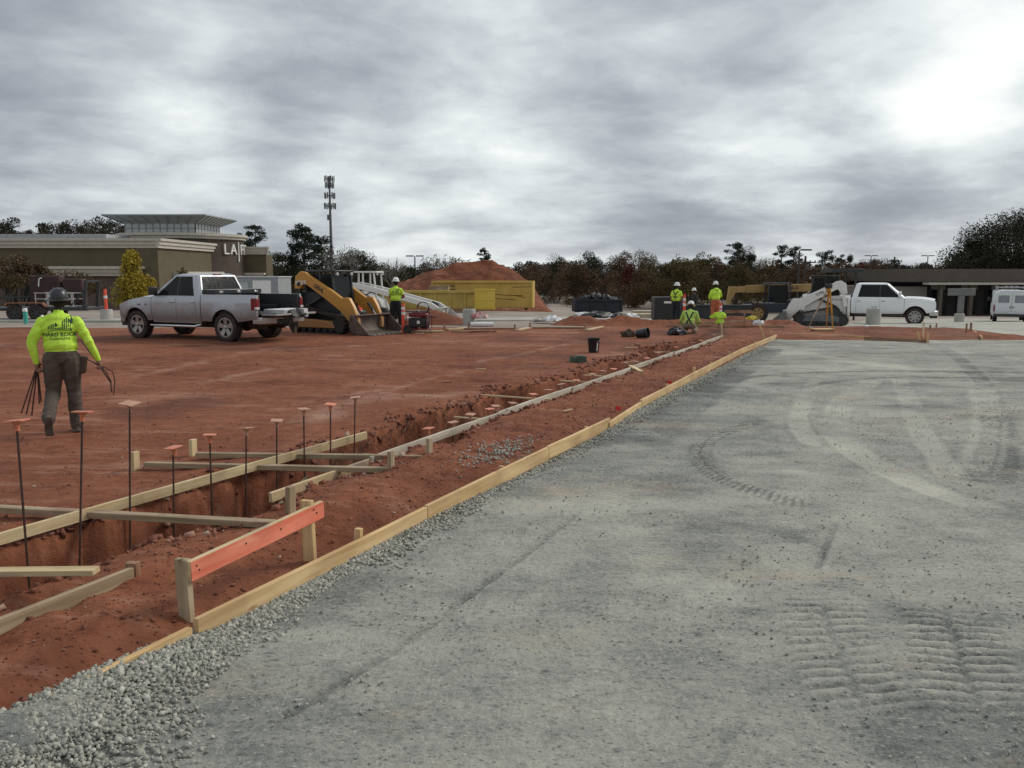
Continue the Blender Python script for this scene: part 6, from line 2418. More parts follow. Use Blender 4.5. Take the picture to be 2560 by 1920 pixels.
rods('bent_rebar', 'bent hook rebars held in the right hand of the walking worker',
     [[hr_ + Vector((0.10, 0.20, 0.30)), hr_ + Vector((0, 0.02, 0.02)), hr_ + Vector((-0.02, -0.04, -0.10)), hr_ + Vector((-0.03, -0.105, -0.22)), hr_ + Vector((-0.03, -0.11, -0.34))],
      [hr_ + Vector((0.14, 0.26, 0.13)), hr_ + Vector((0.0, 0.0, 0.0)), hr_ + Vector((-0.02, -0.135, -0.08)), hr_ + Vector((-0.03, -0.155, -0.20)), hr_ + Vector((-0.03, -0.13, -0.38))],
      [hr_ + Vector((0.10, 0.22, 0.12)), hr_ + Vector((0.0, 0.0, -0.01)), hr_ + Vector((-0.02, -0.06, -0.09)), hr_ + Vector((-0.03, -0.115, -0.22))]], 0.0075)

# --- worker standing by the generator
WHAT = mat('white_hat', (0.70, 0.70, 0.69), 0.4, var=0.1, scale=10)
NAVY = mat('navy_work_trousers', (0.012, 0.014, 0.02), 0.85, var=0.3, scale=6, bump=0.3)
J = dict(STAND)
J.update(sleeve=0, ell=(0.10, 0.24, 1.17), wrl=(0.32, 0.16, 1.15), elr=(0.10, -0.25, 1.17), wrr=(0.33, -0.15, 1.13), curll=0.8, curlr=0.8, knl=(0.02, 0.15, 0.50), anl=(-0.03, 0.20, 0.10), knr=(0.04, -0.13, 0.50), anr=(0.0, -0.17, 0.10),
         face=(1, -0.2, -0.25), hood=True, bulk=1.05)
p = at(985, 826, 0)
p = at(991, 824, 0)
p.z = soil_z_xy(p)
w2, b2 = person('worker in hi-vis shirt and white hard hat standing beside the generator', p, R(80), J, (HIVIS, NAVY, BOOT), 0.014, (WHAT, 0.165, 1, 0.15))
print_on(w2, b2, [skyline_logo()], LOGO, 'emblem', (0.0, 0.0, 1.30), (0, -1, 0), (0.1, 0, 1), (1, 0, 0))
print_on(w2, b2, [text_mesh('HARD ROCK', 0.07, bold=True)], LOGO, 'lettering', (0.0, 0.0, 1.235), (0, -1, 0), (0.1, 0, 1), (1, 0, 0))

# --- kneeling worker with a harness at the far end of the trench
KHAKI = mat('khaki_trousers', (0.20, 0.145, 0.10), 0.85, var=0.2, scale=5, bump=0.3)
J = dict(STAND)
J.update(pelvis=(0, 0, 0.28), chest=(0.13, 0, 0.58), neck=(0.22, 0, 0.77), head=(0.28, 0, 0.89), shl=(0.15, 0.19, 0.68), shr=(0.15, -0.19, 0.68), ell=(0.20, 0.30, 0.42), wrl=(0.38, 0.24, 0.24), elr=(0.22, -0.28, 0.40), wrr=(0.42, -0.16, 0.24),
         hipl=(0, 0.11, 0.26), hipr=(0, -0.11, 0.26), knl=(0.40, 0.17, 0.10), anl=(-0.02, 0.16, 0.10), footl=(-0.4, 0, -1), knr=(0.40, -0.17, 0.12), anr=(-0.02, -0.16, 0.10), footr=(-0.4, 0, -1), face=(1, 0, -0.5), hood=True)
p = at(1722, 835, 0)
p.z = soil_z_xy(p)
w3, b3 = person('kneeling worker in hi-vis shirt, dark harness and white hard hat', p, R(70), J, (HIVISP, KHAKI, BOOT), 0.014, (WHAT, 0.165, 1, 0.05))
HARN = mat('harness_webbing', (0.02, 0.035, 0.03), 0.8)
straps(w3, b3, [[(0.05, 0.13, 0.72), (-0.05, 0.03, 0.52), (-0.12, -0.10, 0.34)], [(0.05, -0.13, 0.72), (-0.05, -0.03, 0.52), (-0.12, 0.10, 0.34)]], HARN)

# --- two workers standing beyond the soil windrow
J = dict(STAND)
J.update(sleeve=0, elr=(0.03, -0.25, 1.14), wrr=(0.22, -0.16, 1.05), ell=(0.0, 0.25, 1.14), wrl=(0.12, 0.24, 0.92), face=(0.8, -0.6, -0.1), hood=True)
p = aty(1690, 785, 36.3)
w4, b4 = person('worker in hi-vis vest and dark trousers beside the red delineator post', (p.x, p.y, gz(p.x, p.y) + 0.03), R(52), J, (HIVIS, NAVY, BOOT), 0.016, (WHAT, 0.165, 1, 0.1))
straps(w4, b4, [[(-0.05, 0.12, 1.46), (-0.13, 0.0, 1.30), (-0.13, 0.0, 1.1)], [(-0.05, -0.12, 1.46), (-0.13, 0.0, 1.30)], [(-0.13, 0.15, 1.2), (-0.13, -0.15, 1.2)]], HARN)
ORPANT = mat('orange_trousers', (0.42, 0.12, 0.055), 0.8, var=0.25, scale=8)
J = dict(STAND)
J.update(ell=(0.02, 0.28, 1.15), wrl=(0.20, 0.20, 1.02), elr=(0.05, -0.28, 1.17), wrr=(0.26, -0.18, 1.12), face=(1, 0, -0.1), bulk=1.12, hood=True)
p = aty(1788, 775, 37.0)
w5, b5 = person('worker in hi-vis hooded jacket and orange trousers, back turned', (p.x, p.y, gz(p.x, p.y) + 0.12), R(100), J, (HIVIS, ORPANT, BOOT), 0.016, (WHAT, 0.165, 1, 0.0))
hd_ = MB().ell((-0.09, 0, 1.47), (0.075, 0.12, 0.07), 14, 8).build('hood', HIVIS, w5, smooth=True)
# --- dim figure in dark clothes further back
J = dict(STAND)
J.update(elr=(0.08, -0.24, 1.2), wrr=(0.22, -0.2, 1.38), face=(0.3, -1, 0))
p = aty(1735, 768, 45.0)
w6, b6 = person('figure in dark clothes and white hard hat standing between the two hi-vis workers', (p.x, p.y, gz(p.x, p.y)), R(200), J,
                (mat('dark_jacket', (0.03, 0.028, 0.025), 0.9), NAVY, BOOT), 0.018, (WHAT, 0.15, 1, 0.0))

# ================================================================== BUILDINGS AND STREET FURNITURE BEYOND THE SITE
OLIVE = mat('olive_stucco', (0.105, 0.085, 0.050), 0.9, var=0.14, scale=1.2, bump=0.1)
BROWNW = mat('brown_stucco', (0.078, 0.058, 0.046), 0.9, var=0.14, scale=1.2, bump=0.1)
MAUVE = mat('mauve_brick', (0.115, 0.080, 0.066), 0.9, var=0.18, scale=1.5, bump=0.15)
TAN = mat('tan_stucco', (0.22, 0.18, 0.13), 0.9, var=0.12, scale=1.2)
CORN = mat('cream_cornice', (0.48, 0.45, 0.39), 0.8, var=0.10, scale=2)
FROST = mat('frosted_glazing', (0.42, 0.45, 0.46), 0.35, var=0.12, scale=1.5)
MULL = mat('mullion_grey', (0.22, 0.23, 0.24), 0.5)
LETTER = mat('sign_white', (0.82, 0.82, 0.80), 0.5, var=0.05)


def cornice(mb, x0, x1, y, z, depth=0.5, sgn=-1, axis='x'):
    """stepped moulding along a wall; y is the wall face, sgn the outward side"""
    for k, (d, a, b) in enumerate(((depth * .45, 0.0, 0.28), (depth * .7, 0.285, 0.62), (depth, 0.625, 0.85))):
        if axis == 'x':
            mb.box(x0 - (d if k >= 0 else 0), x1 + d, min(y, y + sgn * d), max(y, y + sgn * d), z + a, z + b)
        else:
            mb.box(min(y, y + sgn * d), max(y, y + sgn * d), x0, x1, z + a, z + b)


def gym():
    gx = -31.7
    z0 = -1.75
    T = thing('gym_building', 'olive and brown fitness club with cream cornices and a flared glass roof', 'building', (0, 0, 0))
    top = 1.98 + 90 / FPX * 75 - 1.05
    w = MB()
    w.box(-75, gx, 75, 108, 1.9, top)
    fw = w.build('upper_wall', OLIVE, T)
    w = MB()
    w.box(-75, gx - 0.05, 75.05, 107, z0, 1.895)
    w.build('lower_wall', MAUVE, T)
    # front pier at the corner
    MB().box(gx - 1.9, gx + 0.06, 74.8, 90, z0, top - 0.02).build('corner_pier', OLIVE, T)
    c = MB()
    cornice(c, -75, gx, 75, top, 0.55)
    c.build('cornice', CORN, T)
    c = MB()
    cornice(c, 74.5, 92, gx + 0.06, top + 0.002, 0.5, 1, 'y')
    c.build('side_cornice', CORN, T)
    # long awning moulding half-way up
    c = MB()
    cornice(c, -62, gx - 2.0, 75, 1.72, 0.9)
    c.build('awning', CORN, T)
    MB().box(-50, -47.2, 74.93, 75.1, z0, 0.75).build('door', mat('dark_door', (0.035, 0.018, 0.018), 0.5), T)
    for x in (-45.6, -44.2):
        MB().box(x, x + 1.0, 74.93, 75.1, z0 + 0.6, 1.2).build('window', GLASS, T)
    # side wall facing the street: awnings and openings
    c = MB()
    cornice(c, 78, 90, gx + 0.06, 1.25, 0.9, 1, 'y')
    c.build('side_awning', CORN, T)
    MB().box(gx + 0.0, gx + 0.10, 79, 88, z0, 1.2).build('side_panel', TAN, T)
    # roof plant
    MB().box(-51.5, -39.6, 82, 88, top + 0.7, top + 1.55).build('roof_plant', mat('plant_grey', (0.40, 0.41, 0.42), 0.6, var=0.2, scale=2), T, bevel=0.03)
    # corner drum
    cx, cy, r = -36.2, 92.5, 6.35
    ztop = 1.98 + 84 / FPX * 87
    d = MB().lathe([(r, z0), (r, ztop)], (cx, cy, 0), 56)
    drum = d.build('tower', BROWNW, T)
    set_auto(drum.data)
    d = MB().lathe([(r + 0.02, ztop - 0.02), (r + 0.25, ztop + 0.05), (r + 0.22, ztop + 0.25), (r + 0.42, ztop + 0.32), (r + 0.42, ztop + 0.6), (r - 0.4, ztop + 0.6)], (cx, cy, 0), 56)
    do = d.build('tower_cornice', CORN, T)
    set_auto(do.data, 30)
    z1 = ztop + 0.6
    # glazed lantern under a flared, flat-topped roof
    X0, X1, Y0, Y1 = -40.2, -32.9, 87.4, 94.5
    zc = z1 + 0.95
    gl = MB().box(X0, X1, Y0, Y1, z1 - 0.02, zc).build('clerestory', FROST, T)
    for i in range(11):
        x = X0 + (X1 - X0) * i / 10
        MB().box(x - 0.05, x + 0.05, Y0 - 0.05, Y0 + 0.03, z1, zc).build('mullion', MULL, gl)
    for i in range(9):
        y = Y0 + (Y1 - Y0) * i / 8
        MB().box(X1 - 0.03, X1 + 0.05, y - 0.05, y + 0.05, z1, zc).build('mullion', MULL, gl)
    MB().box(X0 - 0.04, X1 + 0.04, Y0 - 0.04, Y1, (z1 + zc) / 2 - 0.04, (z1 + zc) / 2 + 0.04).build('transom', MULL, gl)
    zt = zc + 0.88
    fx0, fx1, fy0, fy1 = X0 - 1.75, X1 + 1.6, Y0 - 1.3, Y1 + 1.3
    rv = [(X0, Y0, zc), (X1, Y0, zc), (X1, Y1, zc), (X0, Y1, zc), (fx0, fy0, zt - 0.1), (fx1, fy0, zt - 0.1), (fx1, fy1, zt - 0.1), (fx0, fy1, zt - 0.1),
          (fx0, fy0, zt), (fx1, fy0, zt), (fx1, fy1, zt), (fx0, fy1, zt)]
    rq = [(3, 2, 1, 0), (0, 1, 5, 4), (1, 2, 6, 5), (2, 3, 7, 6), (3, 0, 4, 7), (4, 5, 9, 8), (5, 6, 10, 9), (6, 7, 11, 10), (7, 4, 8, 11), (8, 9, 10, 11)]
    ro = MB().add(rv, rq).build('flared_roof', mat('flared_roof_panels', (0.34, 0.37, 0.375), 0.4, var=0.12, scale=0.8), T)
    for i in range(9):
        t = i / 8
        MB().bar((X0 + (X1 - X0) * t, Y0 - 0.03, zc - 0.02), (fx0 + (fx1 - fx0) * t, fy0 - 0.03, zt - 0.12), 0.07, 0.05).build('rib', MULL, ro)
        MB().bar((X1 + 0.03, Y0 + (Y1 - Y0) * t, zc - 0.02), (fx1 + 0.03, fy0 + (fy1 - fy0) * t, zt - 0.12), 0.07, 0.05).build('rib', MULL, ro)
    for k in (0.35, 0.7):
        e = lambda a, b: a + (b - a) * k
        MB().bar((e(X0, fx0), e(Y0, fy0) - 0.02, e(zc, zt - 0.1)), (e(X1, fx1), e(Y0, fy0) - 0.02, e(zc, zt - 0.1)), 0.05, 0.05).build('purlin', MULL, ro)
    # entrance recess and right wing
    MB().lathe([(r + 0.06, z0), (r + 0.06, 1.7)], (cx, cy, 0), 56).build('tower_base', TAN, T)
    wing = MB().box(-40, -27.6, 94, 96.5, z0, 4.05)
    wing.build('right_wing', OLIVE, T)
    c = MB()
    cornice(c, -40, -27.6, 94, 4.055, 0.45)
    c.build('wing_cornice', CORN, T)
    c = MB()
    cornice(c, -30.6, -28.4, 94, 1.15, 0.7)
    c.build('wing_awning', CORN, T)
    MB().box(-30.8, -28.3, 93.93, 94.02, z0, 1.1).build('wing_panel', TAN, T)
    a0 = -0.60
    # lettering round the drum
    ca = math.atan2(-cy, -cx)                       # towards the camera
    ang = ca + R(37)
    ch = [('L', 0.85), ('A', 1.0), ('|', 0.55), ('F', 0.75), ('I', 0.42), ('T', 0.8), ('N', 0.95), ('E', 0.8), ('S', 0.85), ('S', 0.85)]
    for k, (s, wd) in enumerate(ch):
        ang2 = ang + wd / 2 / r
        n_ = Vector((math.cos(ang2), math.sin(ang2), 0))
        t_ = Vector((-math.sin(ang2), math.cos(ang2), 0))
        zc_ = 4.45
        if s == '|':
            b = MB().obox(Vector((cx, cy, zc_ - 0.2)) + n_ * (r + 0.10), (0.10, 0.12, 2.1), Matrix((n_, t_, Vector((0, 0, 1)))).transposed())
            b.build('lettering', LETTER, T)
        else:
            me = text_mesh(s, 1.6, 0.08, bold=False)
            me.transform(frame(Vector((cx, cy, zc_)) + n_ * (r + 0.10), t_, (0, 0, 1)))
            me.materials.append(LETTER)
            obj('lettering', me, T)
        ang += wd / r * 1.2
    return T


gym()


def strip_mall():
    Y0 = 88.0
    p = aty(2240, 790, Y0)
    x0 = p.x
    z0 = gz(p.x, Y0) - 0.2
    T = thing('strip_mall', 'low brown shop building with a white canopy line at right', 'building', (0, 0, 0))
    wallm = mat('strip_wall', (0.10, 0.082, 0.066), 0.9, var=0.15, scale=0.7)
    zt = 1.98 + 10 / FPX * Y0
    zc = 1.98 - 22 / FPX * Y0
    MB().box(x0, 62, Y0, Y0 + 18, zc, zt).build('fascia', wallm, T)
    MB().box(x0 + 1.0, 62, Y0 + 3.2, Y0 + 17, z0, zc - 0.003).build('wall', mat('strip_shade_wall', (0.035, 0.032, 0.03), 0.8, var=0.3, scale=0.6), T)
    MB().box(x0 - 3, x0 + 3.5, Y0 + 0.8, Y0 + 16, z0, zc - 0.5).build('end_block', mat('tan_block', (0.20, 0.185, 0.155), 0.9, var=0.1), T)
    MB().box(x0 + 2.6, 62, Y0 - 1.3, Y0 + 0.0, zc - 0.28, zc - 0.06).build('canopy', CORN, T)
    for k in range(9):
        x = x0 + 4.0 + k * 3.2
        MB().box(x, x + 0.35, Y0 - 0.9, Y0 - 0.5, z0, zc - 0.285).build('column', wallm, T)
        MB().box(x + 0.7, x + 2.9, Y0 + 3.1, Y0 + 3.19, z0 + 0.3, zc - 0.9).build('shop_window', GLASS, T)
    for k, (x, w_) in enumerate(((5, 1.6), (8.3, 1.8), (11.6, 2.6), (15.5, 2.0), (18.5, 2.2))):
        MB().box(x0 + x, x0 + x + w_, Y0 + 2.95, Y0 + 3.1, zc - 0.85, zc - 0.35).build('shop_sign', mat('shop_sign_pale', (0.24, 0.235, 0.22), 0.6, var=0.1), T)


strip_mall()


def lot_lamp(px, py, Y, h_px, label, heads=2):
    p = aty(px, py, Y)
    z = gz(p.x, Y)
    T = thing('lot_lamp', label, 'lamp post', (p.x, p.y, z))
    H_ = p.z - z
    MB().tube((0, 0, 0), (0, 0, H_), 0.11, 0.07, 8).lathe([(0.3, 0), (0.3, 0.7)], n=12).build('pole', DARKM, T)
    for s in ((-1, 1) if heads == 2 else (1,)):
        MB().box(min(s * 0.12, s * 1.05), max(s * 0.12, s * 1.05), -0.18, 0.18, H_ - 0.02, H_ + 0.12).build('lamp_head', DARKM, T, bevel=0.03)


lot_lamp(1037, 641, 100, 0, 'twin-headed parking lot lamp left of the soil stockpile')
lot_lamp(1999, 626, 75, 0, 'tall dark lamp post behind the white loader', 1)
lot_lamp(2178, 640, 140, 0, 'distant twin-headed lamp left of the shop building')
lot_lamp(2320, 640, 140, 0, 'distant twin-headed lamp above the shop building')


def cell_tower():
    Y = 150
    p = aty(823, 440, Y)
    z = gz(p.x, Y)
    T = thing('cell_tower', 'tall dark monopole cell tower with three antenna rings', 'cell tower', (p.x, p.y, z))
    H_ = p.z - z
    st = mat('tower_steel', (0.10, 0.105, 0.11), 0.6, var=0.2, scale=2)
    MB().tube((0, 0, 0), (0, 0, H_), 0.36, 0.14, 12).build('monopole', st, T, smooth=True)
    for zz, rr, nn in ((H_ - 0.5, 0.85, 6), (H_ - 1.6, 0.75, 6), (H_ - 3.4, 0.9, 7), (H_ - 5.2, 1.0, 8)):
        fr = MB()
        k = 6
        ring = [(rr * math.cos(2 * math.pi * i / k), rr * math.sin(2 * math.pi * i / k), zz) for i in range(k + 1)]
        fr.path(ring, 0.04, 5)
        for i in range(0, k, 2):
            fr.tube((0, 0, zz), ring[i], 0.04, n=5)
        f = fr.build('antenna_ring', st, T)
        for i in range(nn):
            a = 2 * math.pi * i / nn
            MB().obox((rr * math.cos(a), rr * math.sin(a), zz), (0.12, 0.22, 1.05), Matrix.Rotation(a, 3, 'Z')).build('antenna', st, f)
    MB().obox((-0.25, -0.2, H_ - 7.2), (0.5, 0.4, 0.9)).build('equipment_box', st, T)


cell_tower()


def utility_pole(px, py, Y, label):
    p = aty(px, py, Y)
    z = gz(p.x, Y)
    T = thing('utility_pole', label, 'utility pole', (p.x, p.y, z))
    H_ = p.z - z
    wd = mat('pole_wood', (0.05, 0.04, 0.033), 0.9)
    MB().tube((0, 0, 0), (0, 0, H_), 0.16, 0.11, 8).build('pole', wd, T)
    MB().box(-1.1, 1.1, -0.06, 0.06, H_ - 0.7, H_ - 0.58).build('crossarm', wd, T)
    for x in (-1.0, -0.5, 0.5, 1.0):
        MB().lathe([(0.05, H_ - 0.575), (0.07, H_ - 0.5), (0.04, H_ - 0.42)], (x, 0, 0), 6).build('insulator', DARKM, T)


utility_pole(2014, 640, 85, 'dark utility pole just right of the tall lamp post')
utility_pole(2237, 642, 120, 'utility pole at the left end of the shop building')
utility_pole(2316, 655, 150, 'farther utility pole above the shop roof')


# dark flat-roofed frame behind the white loader (pay canopy)
def dark_canopy():
    p = aty(2060, 790, 62)
    z = gz(p.x + 2, 62)
    T = thing('dark_canopy', 'dark flat canopy on posts behind the white loader and pickup', 'canopy', (p.x, p.y, z))
    zt = aty(2060, 672, 62).z - z
    MB().box(0, 2.35, -1.2, 1.2, zt - 0.28, zt).build('roof', DARKM, T, bevel=0.03)
    for x in (0.3, 1.85):
        for y in (-0.9, 0.9):
            MB().box(x - 0.06, x + 0.06, y - 0.06, y + 0.06, 0, zt - 0.285).build('post', DARKM, T)


dark_canopy()


# ------------------------------------------------------------------ dumpsters
def dumpster(name, label, loc, rotz, L_, W_, H_, m, ribs=7, sign=None):
    T = thing(name, label, 'dumpster', loc, rotz)
    b = MB()
    t = 0.06
    b.box(-L_ / 2, L_ / 2, -W_ / 2, W_ / 2, 0.16, 0.24)
    for s in (-1, 1):
        y = s * (W_ / 2 - t / 2)
        b.prism([(-L_ / 2, 0.20), (L_ / 2, 0.20), (L_ / 2, H_), (-L_ / 2, H_)], y - t / 2, y + t / 2)
    b.box(-L_ / 2, -L_ / 2 + t, -W_ / 2 + t, W_ / 2 - t, 0.24, H_)
    b.box(L_ / 2 - t, L_ / 2, -W_ / 2 + t, W_ / 2 - t, 0.24, H_)
    b.build('container', m, T, bevel=0.01, seg=1)
    for s in (-1, 1):
        y0, y1 = s * W_ / 2, s * (W_ / 2 + 0.09)
        MB().box(-L_ / 2, L_ / 2, min(y0, y1), max(y0, y1), H_ - 0.12, H_ + 0.02).build('top_rail', m, T, bevel=0.015)
        for k in range(ribs):
            x = -L_ / 2 + 0.08 + (L_ - 0.16) * k / (ribs - 1)
            if ribs > 3 and 0 < k < ribs - 1 and sign:
                continue
            MB().box(x - 0.07, x + 0.07, min(y0, s * (W_ / 2 + 0.07)), max(y0, s * (W_ / 2 + 0.07)), 0.2, H_ - 0.121).build('rib', m, T, bevel=0.01)
    for x in (-L_ / 2 + 0.5, L_ / 2 - 0.5):
        for s in (-1, 1):
            MB().lathe([(0.1, -0.12), (0.1, 0.12)], (x, s * 0.6, 0.09), 10, axis='y').build('roller', DARKM, T)
    return T


def dump_mat(name, a, b):
    m = mat(name, a, 0.75, scale=1.1, col2=b, bump=0.15, bscale=6)
    return m


DY = dump_mat('dumpster_yellow', (0.42, 0.265, 0.05), (0.54, 0.37, 0.10))
DY2 = dump_mat('dumpster_dirty_yellow', (0.33, 0.225, 0.05), (0.50, 0.36, 0.10))
q = aty(1210, 775, 57.5)
d1_ = dumpster('dumpster', 'large yellow roll-off dumpster in front of the red stockpile', (q.x, q.y, gz(q.x, q.y) + 0.03), R(-5), 6.9, 2.3, 1.95, DY, 7, True)
for k, s in enumerate(('VANDIVER', 'DUMPSTERS')):
    lettering('lettering', s, 0.22, DARKM, d1_, frame((-2.35, -1.157, 1.62 - 0.27 * k), (1, 0, 0), (0, 0, 1)), bold=True)
# dents and scrapes on its long side
for (xa, za, xb, zb) in ((0.3, 1.15, 1.6, 1.02), (1.6, 1.02, 2.8, 1.0), (0.9, 0.8, 2.3, 0.72), (2.3, 1.0, 3.0, 0.85), (2.1, 1.55, 3.4, 1.60)):
    MB().bar((xa, -1.152, za), (xb, -1.152, zb), 0.02, 0.035).build('scrape', mat('rust_scrape', (0.09, 0.045, 0.02), 0.9), d1_)
q = aty(1078, 778, 53.0)
d2_ = dumpster('dumpster', 'lower dirty yellow dumpster in front of the larger one', (q.x, q.y, gz(q.x, q.y) + 0.03), R(-4), 6.6, 2.2, 1.25, DY2, 8)
q = aty(1212, 772, 51.2)
gt = MB()
gt.box(-0.62, 0.62, -0.05, 0.05, 0.15, 1.42).box(-0.66, 0.66, -0.075, -0.05, 0.7, 0.78).box(-0.66, 0.66, -0.075, -0.05, 1.3, 1.4).box(-0.66, 0.66, -0.075, -0.05, 0.2, 0.3)
ob_ = gt.build('dumpster_door', dump_mat('door_yellow', (0.55, 0.38, 0.05), (0.68, 0.50, 0.10)), bevel=0.01, loc=(q.x, q.y, gz(q.x, q.y)))
tag(ob_, 'brighter yellow swung-open dumpster door at the right end of the lower dumpster', 'dumpster door')
q = aty(1098, 735, 55.2)
bx = thing('plywood_crate', 'weathered plywood crate resting on the lower yellow dumpster', 'crate', (q.x, q.y, gz(q.x, q.y) + 0.0), R(-4))
zt = aty(1098, 716, 55.2).z - gz(q.x, q.y)
MB().box(-0.65, 0.65, -0.4, 0.4, zt - 0.55, zt).build('box', GREYWOOD, bx, bevel=0.01)
MB().box(-0.68, 0.68, -0.43, 0.43, zt, zt + 0.04).build('lid', GREYWOOD, bx)

# dark blue dumpster with rubbish, further right
DB = dump_mat('dumpster_navy', (0.008, 0.011, 0.018), (0.02, 0.026, 0.036))
q = aty(1492, 765, 60.0)
d3_ = dumpster('dumpster', 'dark navy dumpster heaped with rubbish in front of the trees', (q.x, q.y, gz(q.x, q.y) + 0.03), R(3), 3.4, 2.0, 1.05, DB, 4)
for i, (dx, dz, sz, c) in enumerate([(-0.9, 1.05, 0.4, 0), (-0.2, 1.15, 0.5, 0), (0.6, 1.1, 0.45, 0), (1.2, 1.0, 0.35, 1), (-0.6, 1.3, 0.14, 2), (0.7, 1.35, 0.16, 2)]):
    mm = [BAG, mat('grey_rubbish', (0.12, 0.12, 0.13), 0.7), mat('white_sheet', (0.7, 0.7, 0.7), 0.5)][c]
    crumpled('rubbish_bag', ['leftmost black rubbish bag in the navy dumpster', 'middle black rubbish bag in the navy dumpster', 'right black rubbish bag in the navy dumpster', 'grey rubbish at the right end of the navy dumpster',
                             'small white scrap on top of the navy dumpster, left', 'small white scrap on top of the navy dumpster, right'][i], 'rubbish', (sz, sz * .8, sz * .7), mm,
             (q.x + dx, q.y - 0.2, gz(q.x, q.y) + dz - 0.1), 0.4 * i, 20 + i)
# rubble and torn plastic on the apron in front of it
specs = [(1460, 785, 46, (0.55, 0.3, 0.16), 1, 'pale torn plastic left of the black tarp pile'), (1490, 782, 45, (0.9, 0.5, 0.22), 0, 'heap of black tarp on the pale apron'), (1545, 780, 46, (0.8, 0.4, 0.2), 0, 'second heap of black tarp, right of the first'),
         (1520, 772, 47, (0.3, 0.2, 0.16), 1, 'small white plastic scrap between the tarp heaps'), (1575, 775, 48, (0.45, 0.3, 0.18), 1, 'white bag near the pallets'), (1380, 806, 36.0, (0.35, 0.25, 0.18), 1, 'white crumpled tarp lying at the far edge of the clay'),
         (1355, 806, 36.4, (0.7, 0.3, 0.12), 2, 'grey crumpled tarp beside the white one at the pad edge')]
for i, (px, py, Y, sz, c, lb) in enumerate(specs):
    q = aty(px, py, Y)
    crumpled('tarp', lb, 'tarp', sz, [BAG, mat('white_sheet', (0.7, 0.7, 0.7), 0.5), mat('grey_tarp', (0.30, 0.27, 0.24), 0.6)][c], (q.x, q.y, gz(q.x, q.y) + 0.05), 0.7 * i, 40 + i)
# pallets of block on the right of the apron
for i, (px, Y, n, lb) in enumerate([(1605, 48.5, 3, 'stack of pale planks on the concrete apron, nearer the tarps'), (1618, 51, 5, 'taller stack of pale planks at the right end of the apron')]):
    q = aty(px, 770, Y)
    T = thing('plank_stack', lb, 'plank stack', (q.x, q.y, gz(q.x, q.y) + 0.05), R(6 * i - 3))
    for k in range(n):
        for j in range(3):
            board('plank', Vector((-0.9, -0.3 + 0.3 * j, 0.09 * k + 0.01)), Vector((0.9 + random.uniform(-.2, .2), -0.3 + 0.3 * j, 0.09 * k + 0.01)), 0.26, 0.075, [LIMEWOOD, PALEWOOD][(k + j) % 2], parent=T)

# ================================================================== TREES
BARK = mat('bark', (0.055, 0.042, 0.034), 0.9, scale=4, col2=(0.11, 0.09, 0.075), bump=0.5, stretch=(1, 1, 0.3))
PALEBARK = mat('pale_bark', (0.16, 0.14, 0.12), 0.9, scale=4, col2=(0.26, 0.235, 0.205))
L_PINE = leaf_mat('pine_green', [(0.010, 0.018, 0.011), (0.018, 0.030, 0.017), (0.032, 0.048, 0.024)])
L_DARK = leaf_mat('dark_evergreen', [(0.018, 0.022, 0.012), (0.034, 0.036, 0.018), (0.058, 0.052, 0.026)])
L_OLIVE = leaf_mat('olive_autumn', [(0.050, 0.040, 0.014), (0.085, 0.064, 0.022), (0.13, 0.09, 0.03)])
L_RUST = leaf_mat('rust_autumn', [(0.056, 0.036, 0.022), (0.090, 0.054, 0.030), (0.145, 0.080, 0.036)])
L_RED = leaf_mat('red_autumn', [(0.06, 0.020, 0.015), (0.10, 0.030, 0.022), (0.15, 0.045, 0.028)])
L_YEL = leaf_mat('yellow_autumn', [(0.22, 0.17, 0.02), (0.33, 0.25, 0.03), (0.45, 0.33, 0.05)], scale=1.4)
L_BRN = leaf_mat('brown_autumn', [(0.06, 0.04, 0.025), (0.10, 0.065, 0.035), (0.16, 0.10, 0.045)])


def leaves(centres, radii, n, size, rg, flat=1.0, droop=0.0):
    """leaf cards scattered through a set of clumps, denser towards each clump's skin"""
    k = rg.integers(0, len(centres), n)
    d = rg.normal(size=(n, 3))
    d /= np.linalg.norm(d, axis=1, keepdims=True)
    r = rg.uniform(0.15, 1.0, n) ** 0.5
    p = np.asarray(centres)[k] + d * (np.asarray(radii)[k] * r[:, None]) * np.array([1, 1, flat])
    a = rg.normal(size=(n, 3))
    a /= np.linalg.norm(a, axis=1, keepdims=True)
    b = np.cross(a, rg.normal(size=(n, 3)))
    b /= np.linalg.norm(b, axis=1, keepdims=True)
    s = size * rg.uniform(0.5, 1.35, (n, 1))
    w = s * rg.uniform(0.45, 0.9, (n, 1))
    v = np.stack([p - a * s, p + b * w * .6, p + a * s, p - b * w * .6], 1)
    return v.reshape(-1, 3)


def leaf_mesh(name, v, m):
    q = np.arange(len(v)).reshape(-1, 4)
    return quad_mesh(name, v, q, m)


